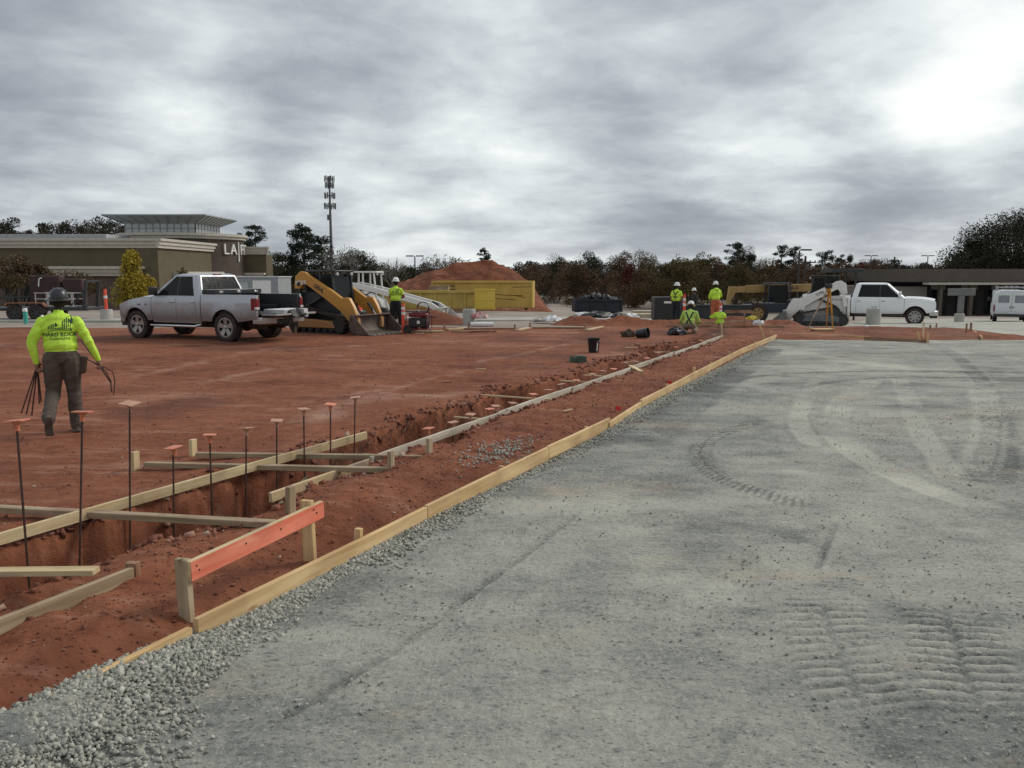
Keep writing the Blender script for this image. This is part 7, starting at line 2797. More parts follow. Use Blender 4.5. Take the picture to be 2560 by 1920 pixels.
def tree_geo(kind, h, w, rg, detail=1.0):
    """returns leaf vertices and a branch MB for one tree standing at the origin"""
    br = MB()
    cs, rs = [], []
    if kind == 'pine':
        lean = rg.normal(0, 0.02 * h, 2)
        br.path([(0, 0, 0), (lean[0] * .5, lean[1] * .5, h * .5), (lean[0], lean[1], h * 0.96)], [h * .022, h * .015, h * .004], 6)
        n = int(20 * detail) + 14
        for i in range(n):
            t = 0.30 + 0.68 * (i + rg.uniform(0, 1)) / n
            a = rg.uniform(0, 6.28)
            rr = w * .5 * (1.05 - t) ** 0.65 * rg.uniform(0.45, 1.15) + 0.03 * w
            c = np.array([lean[0] * t + rr * math.cos(a), lean[1] * t + rr * math.sin(a), h * t + rg.uniform(-.02, .04) * h])
            br.path([(lean[0] * t, lean[1] * t, h * t - 0.02 * h), tuple(c)], [h * .005, h * .002], 4, caps=False)
            for q in range(2):
                cs.append(c + rg.normal(0, 0.05 * w, 3) * np.array([1, 1, .4]))
                s = w * rg.uniform(0.10, 0.20) * (1.15 - 0.5 * t)
                rs.append((s, s, s * 0.62))
        v = leaves(cs, rs, int(5200 * detail), 0.016 * w + 0.05, rg)
    elif kind == 'round':
        br.path([(0, 0, 0), (0, 0, h * .45)], [h * .03, h * .018], 6)
        n = int(16 * detail) + 8
        for i in range(n):
            a = rg.uniform(0, 6.28)
            t = rg.uniform(0.0, 1.0)
            z = h * (0.30 + 0.62 * t)
            prof = math.sin(math.pi * (0.18 + 0.75 * t)) ** 0.7
            rr = w * .5 * prof * rg.uniform(0.2, 0.85)
            c = np.array([rr * math.cos(a), rr * math.sin(a), z])
            s = w * rg.uniform(0.12, 0.25)
            cs.append(c)
            rs.append((s, s, s * rg.uniform(0.6, 1.0)))
            br.path([(0, 0, h * .35), tuple(c)], [h * .010, h * .003], 4, caps=False)
        v = leaves(cs, rs, int(9000 * detail), 0.010 * w + 0.05, rg)
    elif kind == 'dome':
        br.path([(0, 0, 0), (0, 0, h * .5)], [h * .03, h * .018], 6)
        for i in range(int(80 * detail)):
            a = rg.uniform(0, 6.28)
            t = rg.uniform(0.05, 1.0)
            rr = w * .5 * math.sqrt(max(0.0, 1 - t ** 2.2)) * rg.uniform(0.45, 0.98)
            s = w * rg.uniform(0.08, 0.14)
            c = np.array([rr * math.cos(a), rr * math.sin(a), h * (0.12 + 0.83 * t) - s * .5])
            cs.append(c)
            rs.append((s, s, s * 0.9))
            br.path([(0, 0, h * .4), tuple(c)], [h * .008, h * .002], 4, caps=False)
        v = leaves(cs, rs, int(34000 * detail), 0.13, rg)
    elif kind == 'column':
        br.path([(0, 0, 0), (0, 0, h * .9)], [h * .018, h * .004], 6)
        for i in range(int(22 * detail) + 6):
            t = rg.uniform(0.08, 0.97)
            a = rg.uniform(0, 6.28)
            prof = min(1.0, (1.0 - t) * 1.55) ** 0.8 * min(1, 0.45 + t * 3)
            rr = w * .5 * prof * rg.uniform(0.1, 0.85)
            cs.append(np.array([rr * math.cos(a), rr * math.sin(a), h * t]))
            s = w * rg.uniform(0.10, 0.19)
            rs.append((s, s, s * 1.2))
            br.path([(0, 0, h * max(0.05, t - .12)), tuple(cs[-1])], [h * .006, h * .002], 4, caps=False)
        v = leaves(cs, rs, int(5200 * detail), 0.022 * w + 0.03, rg)
    else:                                            # bare or nearly bare, with upright twigs
        def grow(p, d, ln, r, lev):
            q = p + d * ln
            br.path([tuple(p), tuple((p + q) / 2 + rg.normal(0, ln * .04, 3)), tuple(q)], [r, r * .8, r * .55], 5 if lev < 2 else 3, caps=False)
            if lev >= 4:
                cs.append(q)
                rs.append((0.085 * w,) * 3)
                return
            for k in range(3 if lev < 3 else 2):
                nd = d * 0.85 + rg.normal(0, 0.36, 3) * np.array([w / h * 1.5, w / h * 1.5, .35]) + np.array([0, 0, .16])
                nd /= np.linalg.norm(nd)
                grow(p + d * ln * rg.uniform(0.6, 1.0), nd, ln * rg.uniform(0.62, 0.85), r * .68, lev + 1)
        for k in range(3):
            d = np.array([rg.normal(0, .16 * w / h * 2), rg.normal(0, .16 * w / h * 2), 1.0])
            d /= np.linalg.norm(d)
            grow(np.array([0, 0, 0.0]), d, h * 0.30, h * .014, 0)
        nl = {'bare': 60, 'thin': 2200, 'half': 7000}[kind]
        v = leaves(cs, rs, int(nl * detail), 0.018 * w + 0.03, rg)
    return v, br


def tree(label, px, py_top, Y, w_px, kind, leafm, detail=1.0, group=None, bark=None, cat='tree', seed=None, sink=0.0, name='tree'):
    """tree whose crown top appears at py_top when it stands Y metres away"""
    global _TS
    _TS += 1
    rg = np.random.default_rng(seed or (100 + _TS))
    p = aty(px, py_top, Y)
    z = gz(p.x, Y) - sink
    h = p.z - z
    w = w_px / FPX * Y
    v, br = tree_geo(kind, h, w, rg, detail)
    T = thing(name, label, cat, (p.x, p.y, z), 0, group)
    br.build('trunk', bark or BARK, T)
    if len(v):
        obj('crown', leaf_mesh('crown', v, leafm), T)
    return T


_TS = 0
G1 = 'trees along the far side of the site'
# small street trees in front of the gym
tree('small tree with bright yellow leaves in front of the gym', 327, 638, 60, 125, 'column', L_YEL, 1.8)
tree('brown half-bare street tree at the left edge, before the gym', 42, 622, 58, 135, 'half', L_BRN, 1.0)
tree('bare dark-twigged street tree left of the yellow tree', 205, 640, 62, 150, 'thin', L_BRN, 1.0)
tree('yellow-green sapling beside the left edge street tree', 12, 668, 55, 70, 'half', L_OLIVE, 0.7)
tree('thin green sapling before the gym entrance', 458, 655, 64, 40, 'half', L_OLIVE, 0.4)
# pines and bare trees in the gap right of the gym
tree('pointed pine rising behind the gym right wing', 634, 563, 125, 95, 'pine', L_PINE, 1.2)
tree('dark pine partly hidden by the gym roof', 596, 585, 128, 70, 'pine', L_PINE, 0.9)
tree('tall broad dark pine left of the cell tower', 752, 566, 120, 120, 'pine', L_PINE, 1.7)
tree('shorter dark pine just left of the cell tower', 800, 590, 124, 90, 'pine', L_PINE, 1.2)
tree('dark evergreen filling the gap beside the gym', 700, 632, 118, 110, 'round', L_DARK, 1.0)
tree('tall bare tree right of the cell tower', 868, 568, 112, 110, 'bare', L_BRN, 1.0, bark=PALEBARK)
tree('low dark pine below the bare tree', 880, 625, 116, 120, 'round', L_DARK, 1.0)
tree('low dark evergreen between the bare trees', 930, 662, 118, 110, 'round', L_DARK, 0.9)
tree('bare tree left of the twin-headed lamp', 985, 612, 98, 90, 'bare', L_BRN, 1.0, bark=PALEBARK)
tree('half-bare tree standing behind the stockpile', 1132, 600, 96, 100, 'thin', L_BRN, 0.6, bark=BARK)
tree('small flat-topped pine above the stockpile', 1211, 622, 110, 60, 'pine', L_PINE, 1.0)
tree('rust bush at the foot of the trees behind the loader', 790, 690, 95, 130, 'round', L_RUST, 0.8)
tree('dark trees standing behind the small white loader', 1010, 668, 100, 110, 'round', L_DARK, 0.8)
# mixed belt behind the right half of the site
belt = [(1290, 652, 130, 90, 'thin', L_RUST, 'thin reddish tree at the right foot of the stockpile'), (1345, 655, 128, 90, 'round', L_RUST, 'low rust tree right of the stockpile'),
        (1400, 642, 125, 90, 'round', L_DARK, 'dark round tree above the navy dumpster, left'), (1470, 628, 122, 110, 'round', L_DARK, 'dark round tree above the navy dumpster, right'),
        (1440, 668, 112, 120, 'round', L_RUST, 'rust shrub mass behind the navy dumpster'), (1560, 632, 120, 100, 'round', L_RUST, 'rust tree left of the standing workers'),
        (1572, 668, 105, 80, 'column', L_RED, 'red-leaved tree left of the standing workers'), (1610, 626, 118, 100, 'round', L_OLIVE, 'olive tree behind the worker in the vest'),
        (1668, 612, 108, 110, 'half', L_OLIVE, 'tall olive tree with bare upright twigs behind the workers'), (1730, 608, 106, 90, 'half', L_OLIVE, 'olive tree with feathery top behind the workers'),
        (1700, 655, 98, 170, 'round', L_OLIVE, 'broad olive tree between the standing workers'), (1790, 634, 112, 90, 'round', L_RUST, 'brown tree right of the hooded worker'),
        (1845, 604, 125, 80, 'pine', L_PINE, 'tall open pine above the telehandler boom'), (1868, 612, 122, 70, 'round', L_DARK, 'dark conifer beside the tall open pine'),
        (1845, 660, 98, 130, 'round', L_OLIVE, 'olive tree right behind the telehandler'), (1920, 645, 115, 90, 'round', L_RUST, 'rust tree right of the open pine'),
        (1955, 612, 128, 70, 'pine', L_PINE, 'left pine of the pair by the tall lamp'), (1985, 616, 126, 70, 'pine', L_PINE, 'right pine of the pair by the tall lamp'),
        (2065, 630, 130, 90, 'pine', L_PINE, 'spreading pine right of the utility pole'), (2010, 660, 100, 120, 'round', L_RUST, 'rust shrub behind the white loader cab'),
        (2100, 642, 130, 50, 'pine', L_PINE, 'small pine right of the spreading one'), (2125, 640, 132, 44, 'column', L_DARK, 'pointed dark conifer above the white pickup'),
        (2190, 645, 128, 70, 'round', L_DARK, 'dark tree above the white pickup cab'), (2160, 662, 110, 120, 'round', L_RED, 'red-brown shrubs left of the shop building'),
        (2090, 668, 104, 110, 'round', L_RUST, 'rust shrubs above the dark canopy'), (2225, 668, 116, 60, 'round', L_DARK, 'dark bush at the left end of the shop'),
        (2365, 640, 105, 60, 'thin', L_OLIVE, 'thin pale tree at the foot of the big dark tree')]
for px, py, Y, w, k, m_, lb in belt:
    tree(lb, px, py, Y, w, k, m_, 0.9, G1)
# the big dark tree over the shop
tree('huge dark evergreen tree rising over the shop at the right edge', 2548, 522, 104, 400, 'dome', L_DARK, 2.6, sink=0.5)
tree('lower left flank tree of the big dark evergreen', 2440, 596, 106, 150, 'dome', L_DARK, 0.8)


def far_woods():
    """the wood beyond everything: one mass of crowns"""
    rg = np.random.default_rng(5)
    V_ = []
    for x0, x1, n, top0, top1 in ((-140, 430, 60, 528, 556), (560, 1400, 60, 650, 672), (1300, 2300, 80, 640, 668), (2150, 2900, 40, 650, 672)):
        for i in range(n):
            px = x0 + (x1 - x0) * (i + rg.uniform(0, 1)) / n
            Y = rg.uniform(150, 175)
            top = rg.uniform(top0, top1) + (22 * max(0, math.sin(px * 0.021)) if x0 < 0 else 0)
            p = aty(px, top, Y)
            z0 = gz(p.x, Y)
            h = p.z - z0
            w = rg.uniform(5, 9)
            cs, rs = [], []
            for k in range(9):
                t = rg.uniform(0.15, 0.95)
                s = w * rg.uniform(0.14, 0.30)
                cs.append(np.array([p.x + rg.normal(0, w * .22), Y + rg.normal(0, w * .2), z0 + h * t - s * 0.6]))
                rs.append((s, s, s * 0.8))
            V_.append(leaves(cs, rs, 2000, 0.22, rg))
    o = obj('far_woods', leaf_mesh('far_woods', np.concatenate(V_), leaf_mat('far_wood_leaves', [(0.020, 0.022, 0.014), (0.038, 0.034, 0.020), (0.065, 0.046, 0.026)], scale=0.12)))
    tag(o, 'dark distant woods closing the horizon all round', 'woods', kind='stuff')



def brush_belt():
    """undergrowth that ties the tree belt together"""
    for nm, m_, x0, x1, lb, sd_ in (('brush', L_RUST, 1280, 1640, 'rust coloured undergrowth below the trees left of the workers', 31), ('brush', L_OLIVE, 1580, 1960, 'olive undergrowth below the trees behind the telehandler', 32),
                                    ('brush', L_RUST, 1900, 2260, 'rust undergrowth between the white loader and the shop', 33), ('brush', L_DARK, 560, 1060, 'dark undergrowth between the gym and the stockpile', 34)):
        rg = np.random.default_rng(sd_)
        cs, rs = [], []
        for i in range(150):
            px = rg.uniform(x0, x1)
            Y = rg.uniform(96, 126)
            p = aty(px, rg.uniform(655, 725), Y)
            z0 = gz(p.x, Y)
            s = rg.uniform(0.5, 1.15)
            cs.append(np.array([p.x, Y, rg.uniform(z0 + 0.4, max(z0 + 0.6, p.z))]))
            rs.append((s, s, s * 0.9))
        o = obj(nm, leaf_mesh(nm, leaves(cs, rs, 42000, 0.11, rg), m_))
        tag(o, lb, 'brush', kind='stuff')


far_woods()
brush_belt()

# ================================================================== SMALLER SITE EQUIPMENT
REDO = mat('delineator_orange', (0.72, 0.085, 0.045), 0.5, var=0.15, scale=6)
WHT = mat('reflective_white', (0.72, 0.72, 0.70), 0.4, var=0.08)


def delineator(px, py, Y, h, label, base=None, red=REDO):
    q = aty(px, py, Y)
    u, v = to_uv(q)
    z = soil_z(u, v) if (Y < 30 and v < -3.5) else gz(q.x, q.y)
    T = thing('delineator_post', label, 'delineator', (q.x, q.y, z), 0)
    zb = 0.0
    if base == 'rubber':
        MB().lathe([(0.20, 0), (0.19, 0.05), (0.08, 0.09)], n=8).build('base', BLACKP, T)
    MB().lathe([(0.062, 0.02), (0.055, h * .5), (0.05, h * .93), (0.035, h * .97), (0.05, h)], n=12).build('post', red, T, smooth=True)
    for a in (0.62, 0.78):
        MB().lathe([(0.058, h * a), (0.058, h * (a + .09))], n=12).build('band', WHT, T)
    return T


delineator(1008, 800, 27.5, 1.0, 'orange delineator post between the worker and the generator')
delineator(1710, 792, 35.4, 1.35, 'tall red delineator post beside the worker in the vest')
delineator(1802, 775, 35.2, 1.0, 'orange delineator beside the hooded worker')


def barrel_base(px, py, Y, r, h, label, post=False):
    q = aty(px, py, Y)
    T = thing('concrete_bollard', label, 'concrete bollard', (q.x, q.y, gz(q.x, q.y)))
    MB().lathe([(r, -0.1), (r, h * .97), (r * .95, h)], n=24).build('drum', CONC, T, smooth=True)
    if post:
        for a in range(4):
            MB().tube((0.1 * math.cos(a * 1.57), 0.1 * math.sin(a * 1.57), h), (0.1 * math.cos(a * 1.57), 0.1 * math.sin(a * 1.57), h + 0.12), 0.012, n=5).build('anchor_bolt', STEEL, T)
    return q, gz(q.x, q.y) + h


q, zt = barrel_base(267, 796, 37.5, 0.26, 0.52, 'round concrete lamp base by the pickup nose')
T = thing('delineator_post', 'red delineator standing on the round concrete base by the gym', 'delineator', (q.x, q.y, zt))
MB().lathe([(0.075, 0.0), (0.07, 0.3), (0.06, 0.85), (0.04, 0.92)], n=12).build('post', REDO, T, smooth=True)
MB().lathe([(0.076, 0.5), (0.074, 0.62)], n=12).build('band', WHT, T)
barrel_base(1173, 805, 33.5, 0.26, 0.62, 'cylindrical concrete bollard in front of the lower dumpster', True)
barrel_base(2183, 806, 38.8, 0.33, 0.75, 'round concrete base in front of the white pickup', True)
barrel_base(2398, 798, 50.5, 0.28, 0.5, 'round concrete base under the small sign near the shop', True)
q = aty(2400, 790, 52)
T = thing('sign_stand', 'grey board sign on a post near the shop', 'sign', (q.x, q.y, gz(q.x, q.y)))
zz = aty(2400, 737, 52).z - gz(q.x, q.y)
MB().box(-0.85, 0.85, -0.06, 0.06, zz - 0.05, zz + 0.40).build('board', mat('sign_grey', (0.15, 0.15, 0.145), 0.7), T, bevel=0.02)
MB().box(-0.16, 0.16, -0.1, 0.1, 0, zz - 0.05).build('post', mat('sign_grey', (0.15, 0.15, 0.145), 0.7), T)

# teal conduit stub
q = aty(64, 798, 35.0)
T = thing('conduit_stub', 'teal plastic pipe stub standing by the trailer at left', 'pipe', (q.x, q.y, gz(q.x, q.y)), 0)
MB().lathe([(0.085, -0.1), (0.085, 0.55)], n=16).build('pipe', mat('teal_pipe', (0.05, 0.36, 0.30), 0.4, var=0.1), T, smooth=True)
MB().lathe([(0.095, 0.48), (0.095, 0.60), (0.08, 0.62)], n=16).build('collar', WHT, T, smooth=True)
q = aty(915, 770, 35)
T = thing('conduit_stub', 'pale teal pipe beside the small white loader', 'pipe', (q.x, q.y, gz(q.x, q.y)))
MB().lathe([(0.10, -0.1), (0.10, 1.05), (0.09, 1.1)], n=14).build('pipe', mat('pale_teal_pipe', (0.20, 0.42, 0.34), 0.5, var=0.1), T, smooth=True)
MB().lathe([(0.115, 0.9), (0.115, 1.0)], n=14).build('collar', MATS['pale_teal_pipe'], T, smooth=True)
q = aty(893, 750, 34)
T = thing('orange_barrel', 'orange plastic barrel half hidden behind the yellow loader', 'barrel', (q.x, q.y, gz(q.x, q.y)))
MB().lathe([(0.22, 0.0), (0.21, 0.3), (0.20, 0.6), (0.17, 1.02)], n=16).build('drum', REDO, T, smooth=True)
MB().lathe([(0.214, 0.45), (0.210, 0.55)], n=16).build('band', WHT, T)


# portable generator
def generator():
    q = at(1048, 832, 0)
    u, v = to_uv(q)
    T = thing('generator', 'black and red portable generator with a cable reel on top', 'generator', (q.x, q.y, soil_z(u, v)), R(-12))
    f = MB()
    for y in (-0.27, 0.27):
        f.path([(-0.36, y, 0.12), (-0.36, y, 0.62), (-0.30, y, 0.66), (0.30, y, 0.66), (0.36, y, 0.62), (0.36, y, 0.12), (-0.36, y, 0.12)], 0.018, 6)
    for x in (-0.36, 0.36):
        for z in (0.14, 0.60):
            f.tube((x, -0.27, z), (x, 0.27, z), 0.016, n=6)
    f.build('frame', mat('generator_red', (0.16, 0.012, 0.016), 0.4), T, smooth=True)
    MB().box(-0.30, 0.05, -0.22, 0.22, 0.18, 0.50).build('engine', DARKM, T, bevel=0.03)
    MB().lathe([(0.17, 0.05), (0.19, 0.08), (0.19, 0.30), (0.14, 0.33)], (0, 0, 0.34), 16, axis='x').build('alternator', DARKM, T, smooth=True)
    MB().box(-0.30, 0.30, -0.24, 0.24, 0.54, 0.65).build('fuel_tank', mat('tank_red', (0.20, 0.015, 0.02), 0.35), T, bevel=0.04)
    MB().box(-0.16, 0.30, -0.285, -0.25, 0.22, 0.52).build('control_panel', BLACKP, T, bevel=0.01)
    MB().box(0.02, 0.12, -0.295, -0.286, 0.32, 0.42).build('outlet', WHT, T, bevel=0.01)
    for s in (1, -1):
        wheel(T, -0.30, s * 0.34, 0.13, 0.07, s, 0.06, 4, DARKM)
    MB().path([(0.36, -0.2, 0.5), (0.62, -0.2, 0.56), (0.64, 0.2, 0.56), (0.36, 0.2, 0.5)], 0.014, 6).build('handle', DARKM, T)
    c = MB()
    for k in range(7):
        c.path([(0.16 + 0.20 * math.cos(a), -0.03 + 0.012 * k - 0.04, 0.84 + 0.19 * math.sin(a)) for a in [6.2832 * i / 18 for i in range(19)]], 0.012, 5)
    T2 = thing('cable_coil', 'coil of black cable standing on the generator', 'cable', T.location, T.rotation_euler.z)
    c.build('coil', BLACKP, T2)['kind'] = 'stuff'
    MB().path([(0.36, -0.1, 0.86), (0.42, -0.14, 0.5), (0.40, -0.2, 0.2), (0.52, -0.3, 0.02)], 0.012, 5).build('loose_end', BLACKP, T2)


generator()


# buckets, tool bags, block
def bucket(p, label, tilt=0.0, rz=0.0):
    T = thing('bucket', label, 'bucket', p, rz)
    T.rotation_euler = (tilt, 0, rz)
    bkm = mat('black_bucket', (0.014, 0.016, 0.018), 0.4, var=0.3)
    MB().lathe([(0.125, 0.0), (0.152, 0.34), (0.160, 0.35), (0.160, 0.37), (0.148, 0.37), (0.120, 0.02), (0.0001, 0.02)], n=24).build('pail', bkm, T, smooth=True)
    MB().lathe([(0.158, 0.29), (0.163, 0.295), (0.158, 0.30)], n=24).build('rib', bkm, T)
    MB().path([(0.158 * math.cos(a), -0.02 - 0.16 * math.sin(a) * .3, 0.31 - 0.16 * math.sin(a)) for a in [math.pi * i / 10 for i in range(11)]], 0.004, 5).build('handle', STEEL, T)
    lab = MB()
    for k in range(2):
        a0, a1 = R(-62 + 14 * k), R(-48 + 14 * k)
        if k:
            continue
        pr = lambda a, z: ((0.125 + 0.027 * z / 0.34 + 0.003) * math.cos(a), (0.125 + 0.027 * z / 0.34 + 0.003) * math.sin(a), z)
        lab.add([pr(a0, 0.05), pr(a1, 0.05), pr(a1, 0.26), pr(a0, 0.26)], [(0, 1, 2, 3)])
    lab.build('sticker', WHT, T)
    return T


q = at(1484, 880, 0)
bucket((q.x, q.y, soil_z_xy(q) - 0.005), 'black bucket standing upright on the open clay')
q = at(1592, 845, 0)
bucket((q.x, q.y, soil_z_xy(q) + 0.13), 'black bucket tipped over on the clay beside a tool pile', R(82), R(60))
q = at(1572, 842, 0)
crumpled('tool_bag', 'brown tool bag lying next to the tipped bucket', 'tool bag', (0.22, 0.16, 0.15), mat('brown_canvas_bag', (0.07, 0.045, 0.03), 0.9), (q.x, q.y, soil_z_xy(q)), 0.3, 61)
q = at(1690, 838, 0)
crumpled('tool_bag', 'black tool bag on the clay just left of the kneeling worker', 'tool bag', (0.30, 0.18, 0.17), BAG, (q.x, q.y, soil_z_xy(q)), 0.2, 62)
q = at(1444, 905, 0)
T = thing('foam_block', 'small green-grey slotted block lying near the bucket', 'block', (q.x, q.y, soil_z_xy(q)), R(8))
gm_ = mat('green_block', (0.055, 0.075, 0.055), 0.8, var=0.2)
MB().prism([(-0.18, 0), (0.18, 0), (0.18, 0.14), (-0.02, 0.15), (-0.08, 0.10), (-0.14, 0.15)], -0.12, 0.12).build('block', gm_, T, bevel=0.01)

# yellow tripod level on the island
q = at(2066, 830, 0.02)
T = thing('survey_tripod', 'yellow survey tripod with instrument standing on the red island', 'tripod', (q.x, q.y, 0.0), R(20))
ym = mat('tripod_yellow', (0.52, 0.26, 0.02), 0.5, var=0.2)
for a, sp in ((-70, 0.25), (50, 0.5), (172, 0.75)):
    e = Vector((math.cos(R(a)) * sp, math.sin(R(a)) * sp, 0.02))
    t_ = Vector((math.cos(R(a)) * 0.05, math.sin(R(a)) * 0.05, 1.42))
    lg = MB().bar(t_, t_.lerp(e, .55), 0.06, 0.035).bar(t_.lerp(e, .5), e, 0.035, 0.02)
    lg.build('leg', ym if sp < .6 else GREYWOOD, T, bevel=0.004, seg=1)
MB().lathe([(0.09, 1.40), (0.09, 1.45), (0.05, 1.47)], n=12).build('head', ym, T)
MB().box(-0.1, 0.1, -0.07, 0.07, 1.47, 1.62).tube((-0.14, 0, 1.56), (0.14, 0, 1.56), 0.03, n=8).build('instrument', DARKM, T, bevel=0.01)
q = at(2055, 836, 0.0)
T = thing('wooden_crate', 'small wooden crate at the foot of the tripod', 'crate', (q.x, q.y, 0.0), 0.1)
MB().box(-0.32, 0.32, -0.2, 0.2, 0.0, 0.16).build('box', DIRTWOOD, T, bevel=0.01)
MB().box(-0.34, 0.34, -0.22, 0.22, 0.163, 0.185).build('lid', NEWWOOD, T, bevel=0.005)

# forms and stakes around the island and the far end of the pad
for (a, b, z, h, m_, lb) in [((1942, 838), (2172, 848), 0.0, 0.09, NEWWOOD, 'thin form board along the near left edge of the island'), ((2160, 850), (2322, 857), 0.0, 0.10, DIRTWOOD, 'stained form board along the near right edge of the island'),
                             ((1665, 818), (1960, 822), 0.02, 0.10, DIRTWOOD, 'long stained form board behind the end of the trench'), ((2425, 825), (2455, 850), 0.0, 0.10, NEWWOOD, 'short form board closing the right end of the island'),
                             ((1700, 812), (1880, 806), 0.05, 0.09, DIRTWOOD, 'form board beyond the kneeling worker')]:
    p0, p1 = at(a[0], a[1], z), at(b[0], b[1], z)
    board('edge_form', p0, p1, 0.036, h, m_, lb, 'form board', group='forms around the island')
for i, (px, py, h, lean, m_, lb) in enumerate([
        (1805, 842, 0.42, (-0.10, 0), PALEWOOD, 'pale stake at the end of the trench boards'), (1912, 853, 0.48, (-0.35, 0.1), NEWWOOD, 'leaning stake at the far corner of the gravel form'), (1925, 845, 0.22, (0.1, 0), NEWWOOD, 'short stake just right of the leaning one'),
        (2307, 848, 0.50, (0, 0), PALEWOOD, 'tall pale stake on the near edge of the island'), (2318, 858, 0.26, (0.06, 0), NEWWOOD, 'short fresh stake at the right of the island front'), (2300, 855, 0.28, (-0.3, 0), NEWWOOD, 'tilted stake beside the tall pale one'),
        (2415, 838, 0.36, (0, 0), DIRTWOOD, 'left stake of the pair at the island right end'), (2426, 836, 0.36, (0, 0), DIRTWOOD, 'right stake of the pair at the island right end'), (2340, 830, 0.28, (0, 0), DIRTWOOD, 'dark stake in the middle of the island'),
        (2325, 832, 0.25, (0, 0), DIRTWOOD, 'dark stake left of the middle one on the island'), (1860, 820, 0.62, (0, 0), DIRTWOOD, 'thick stake with crosspiece at the end of the trench'), (1880, 812, 0.42, (0, 0), DIRTWOOD, 'stake carrying the yellow bag')]):
    q = at(px, py, 0)
    s_ = stake('stake', Vector((q.x, q.y, 0.02)), 0.06, 0.045, h, m_, random.uniform(-.4, .4), lean)
    tag(s_, lb, 'stake', 'stakes around the island')
p0, p1 = at(1810, 822, 0.52), at(1905, 822, 0.52)
board('batter_rail', aty(1812, 783, 28.6), aty(1880, 783, 28.6), 0.03, 0.10, DIRTWOOD, 'stained rail nailed to the thick stake behind the trench end', 'rail')
# hi-vis vest and yellow bag hung on the stakes
q = aty(1798, 806, 29.2)
T = thing('hi_vis_vest', 'hi-vis yellow vest hung over a stake beyond the trench end', 'vest', (q.x, q.y, 0.0))
stk = MB().box(-0.03, 0.03, 0.05, 0.09, -0.2, 0.45).build('stake', DIRTWOOD, T)
vv = crumpled('cloth', None, None, (0.26, 0.10, 0.15), HIVIS, (0, 0, 0.40), 0, 71, parent=T)
vv = crumpled('cloth_tail', None, None, (0.13, 0.08, 0.16), HIVIS, (0.02, -0.02, 0.22), 0, 72, parent=T)
q = aty(1880, 790, 28.9)
crumpled('yellow_bag', 'small yellow bag draped on a stake right of the hi-vis vest', 'bag', (0.18, 0.09, 0.09), mat('bag_yellow', (0.62, 0.50, 0.06), 0.6), (q.x, q.y, 0.37), 0, 73)
q = at(1895, 815, 0.0)
crumpled('plastic_scrap', 'pale plastic scrap at the foot of the yellow bag stake', 'scrap', (0.2, 0.12, 0.12), mat('pale_wrap', (0.6, 0.6, 0.6), 0.35), (q.x, q.y, 0.05), 0, 74)
q = aty(2269, 824, 28.0)
T = thing('marker_ball', 'small white round cap lying on the red island', 'cap', (q.x - 1.4, q.y, 0.19))
MB().ell((0, 0, 0.0), (0.07, 0.07, 0.06), 12, 8).build('shell', WHT, T, smooth=True)

# short posts and lumber along the far edge of the pad
for i, (px, py, h) in enumerate([(1111, 826, 0.22), (1172, 818, 0.20), (1287, 826, 0.22), (1325, 818, 0.20), (1463, 826, 0.24), (740, 832, 0.2), (700, 826, 0.2)]):
    q = at(px, py, 0)
    s_ = stake('stake', Vector((q.x, q.y, soil_z_xy(q))), 0.09, 0.06, h, DIRTWOOD, 0.1)
    tag(s_, 'short dark post on the far edge of the pad, %s from the left' % ordinal([2, 3, 4, 5, 6, 1, 0][i]), 'post', 'short posts on the far edge of the pad')
for i, (a, b, m_, lb) in enumerate([((1118, 826), (1165, 822), PALEWOOD, 'pale lumber by the second far post'), ((1130, 832), (1240, 830), DIRTWOOD, 'dark lumber lying flat on the clay beyond the generator'), ((1292, 828), (1322, 822), PALEWOOD, 'pale lumber between the middle far posts'),
                                    ((1466, 828), (1506, 820), PALEWOOD, 'pale lumber beside the rightmost far post'), ((1160, 824), (1285, 823), DIRTWOOD, 'long stained board across the far edge of the pad'), ((1330, 821), (1460, 822), DIRTWOOD, 'right stained board across the far edge of the pad'),
                                    ((1000, 832), (1110, 830), PALEWOOD, 'pale lumber right of the generator'), ((20, 808), (118, 812), PALEWOOD, 'pale plank on the left edge of the pad'), ((230, 812), (330, 806), DIRTWOOD, 'stained plank near the pickup nose'),
                                    ((130, 804), (230, 800), PALEWOOD, 'second pale plank on the left edge of the pad'), ((-40, 800), (40, 802), PALEWOOD, 'leftmost pale plank at the pad edge')]):
    p0, p1 = at(*a), at(*b)
    p0.z, p1.z = soil_z_xy(p0) + 0.01, soil_z_xy(p1) + 0.01
    board('plank', p0, p1, 0.14, 0.05, m_, lb, 'plank', group='lumber along the far edge of the pad')
# bag of cement and plastic roll by the bollard
q = aty(1200, 800, 33.2)
crumpled('cement_bag', 'red and white cement bag beside the concrete bollard', 'bag', (0.32, 0.2, 0.16), mat('cement_bag_red', (0.42, 0.05, 0.05), 0.6, scale=3, col2=(0.62, 0.55, 0.52)), (q.x, q.y, gz(q.x, q.y) + 0.25), 0, 81)
q = at(1205, 818, 0.0)
T = thing('plastic_roll', 'white plastic roll lying on the clay by the bollard', 'roll', (q.x, q.y, 0.0), R(6))
MB().lathe([(0.08, -0.42), (0.085, -0.40), (0.09, 0.0), (0.085, 0.38), (0.08, 0.42)], (0, 0, 0.10), 14, axis='x').build('roll', mat('white_sheet', (0.7, 0.7, 0.7), 0.5), T, smooth=True)


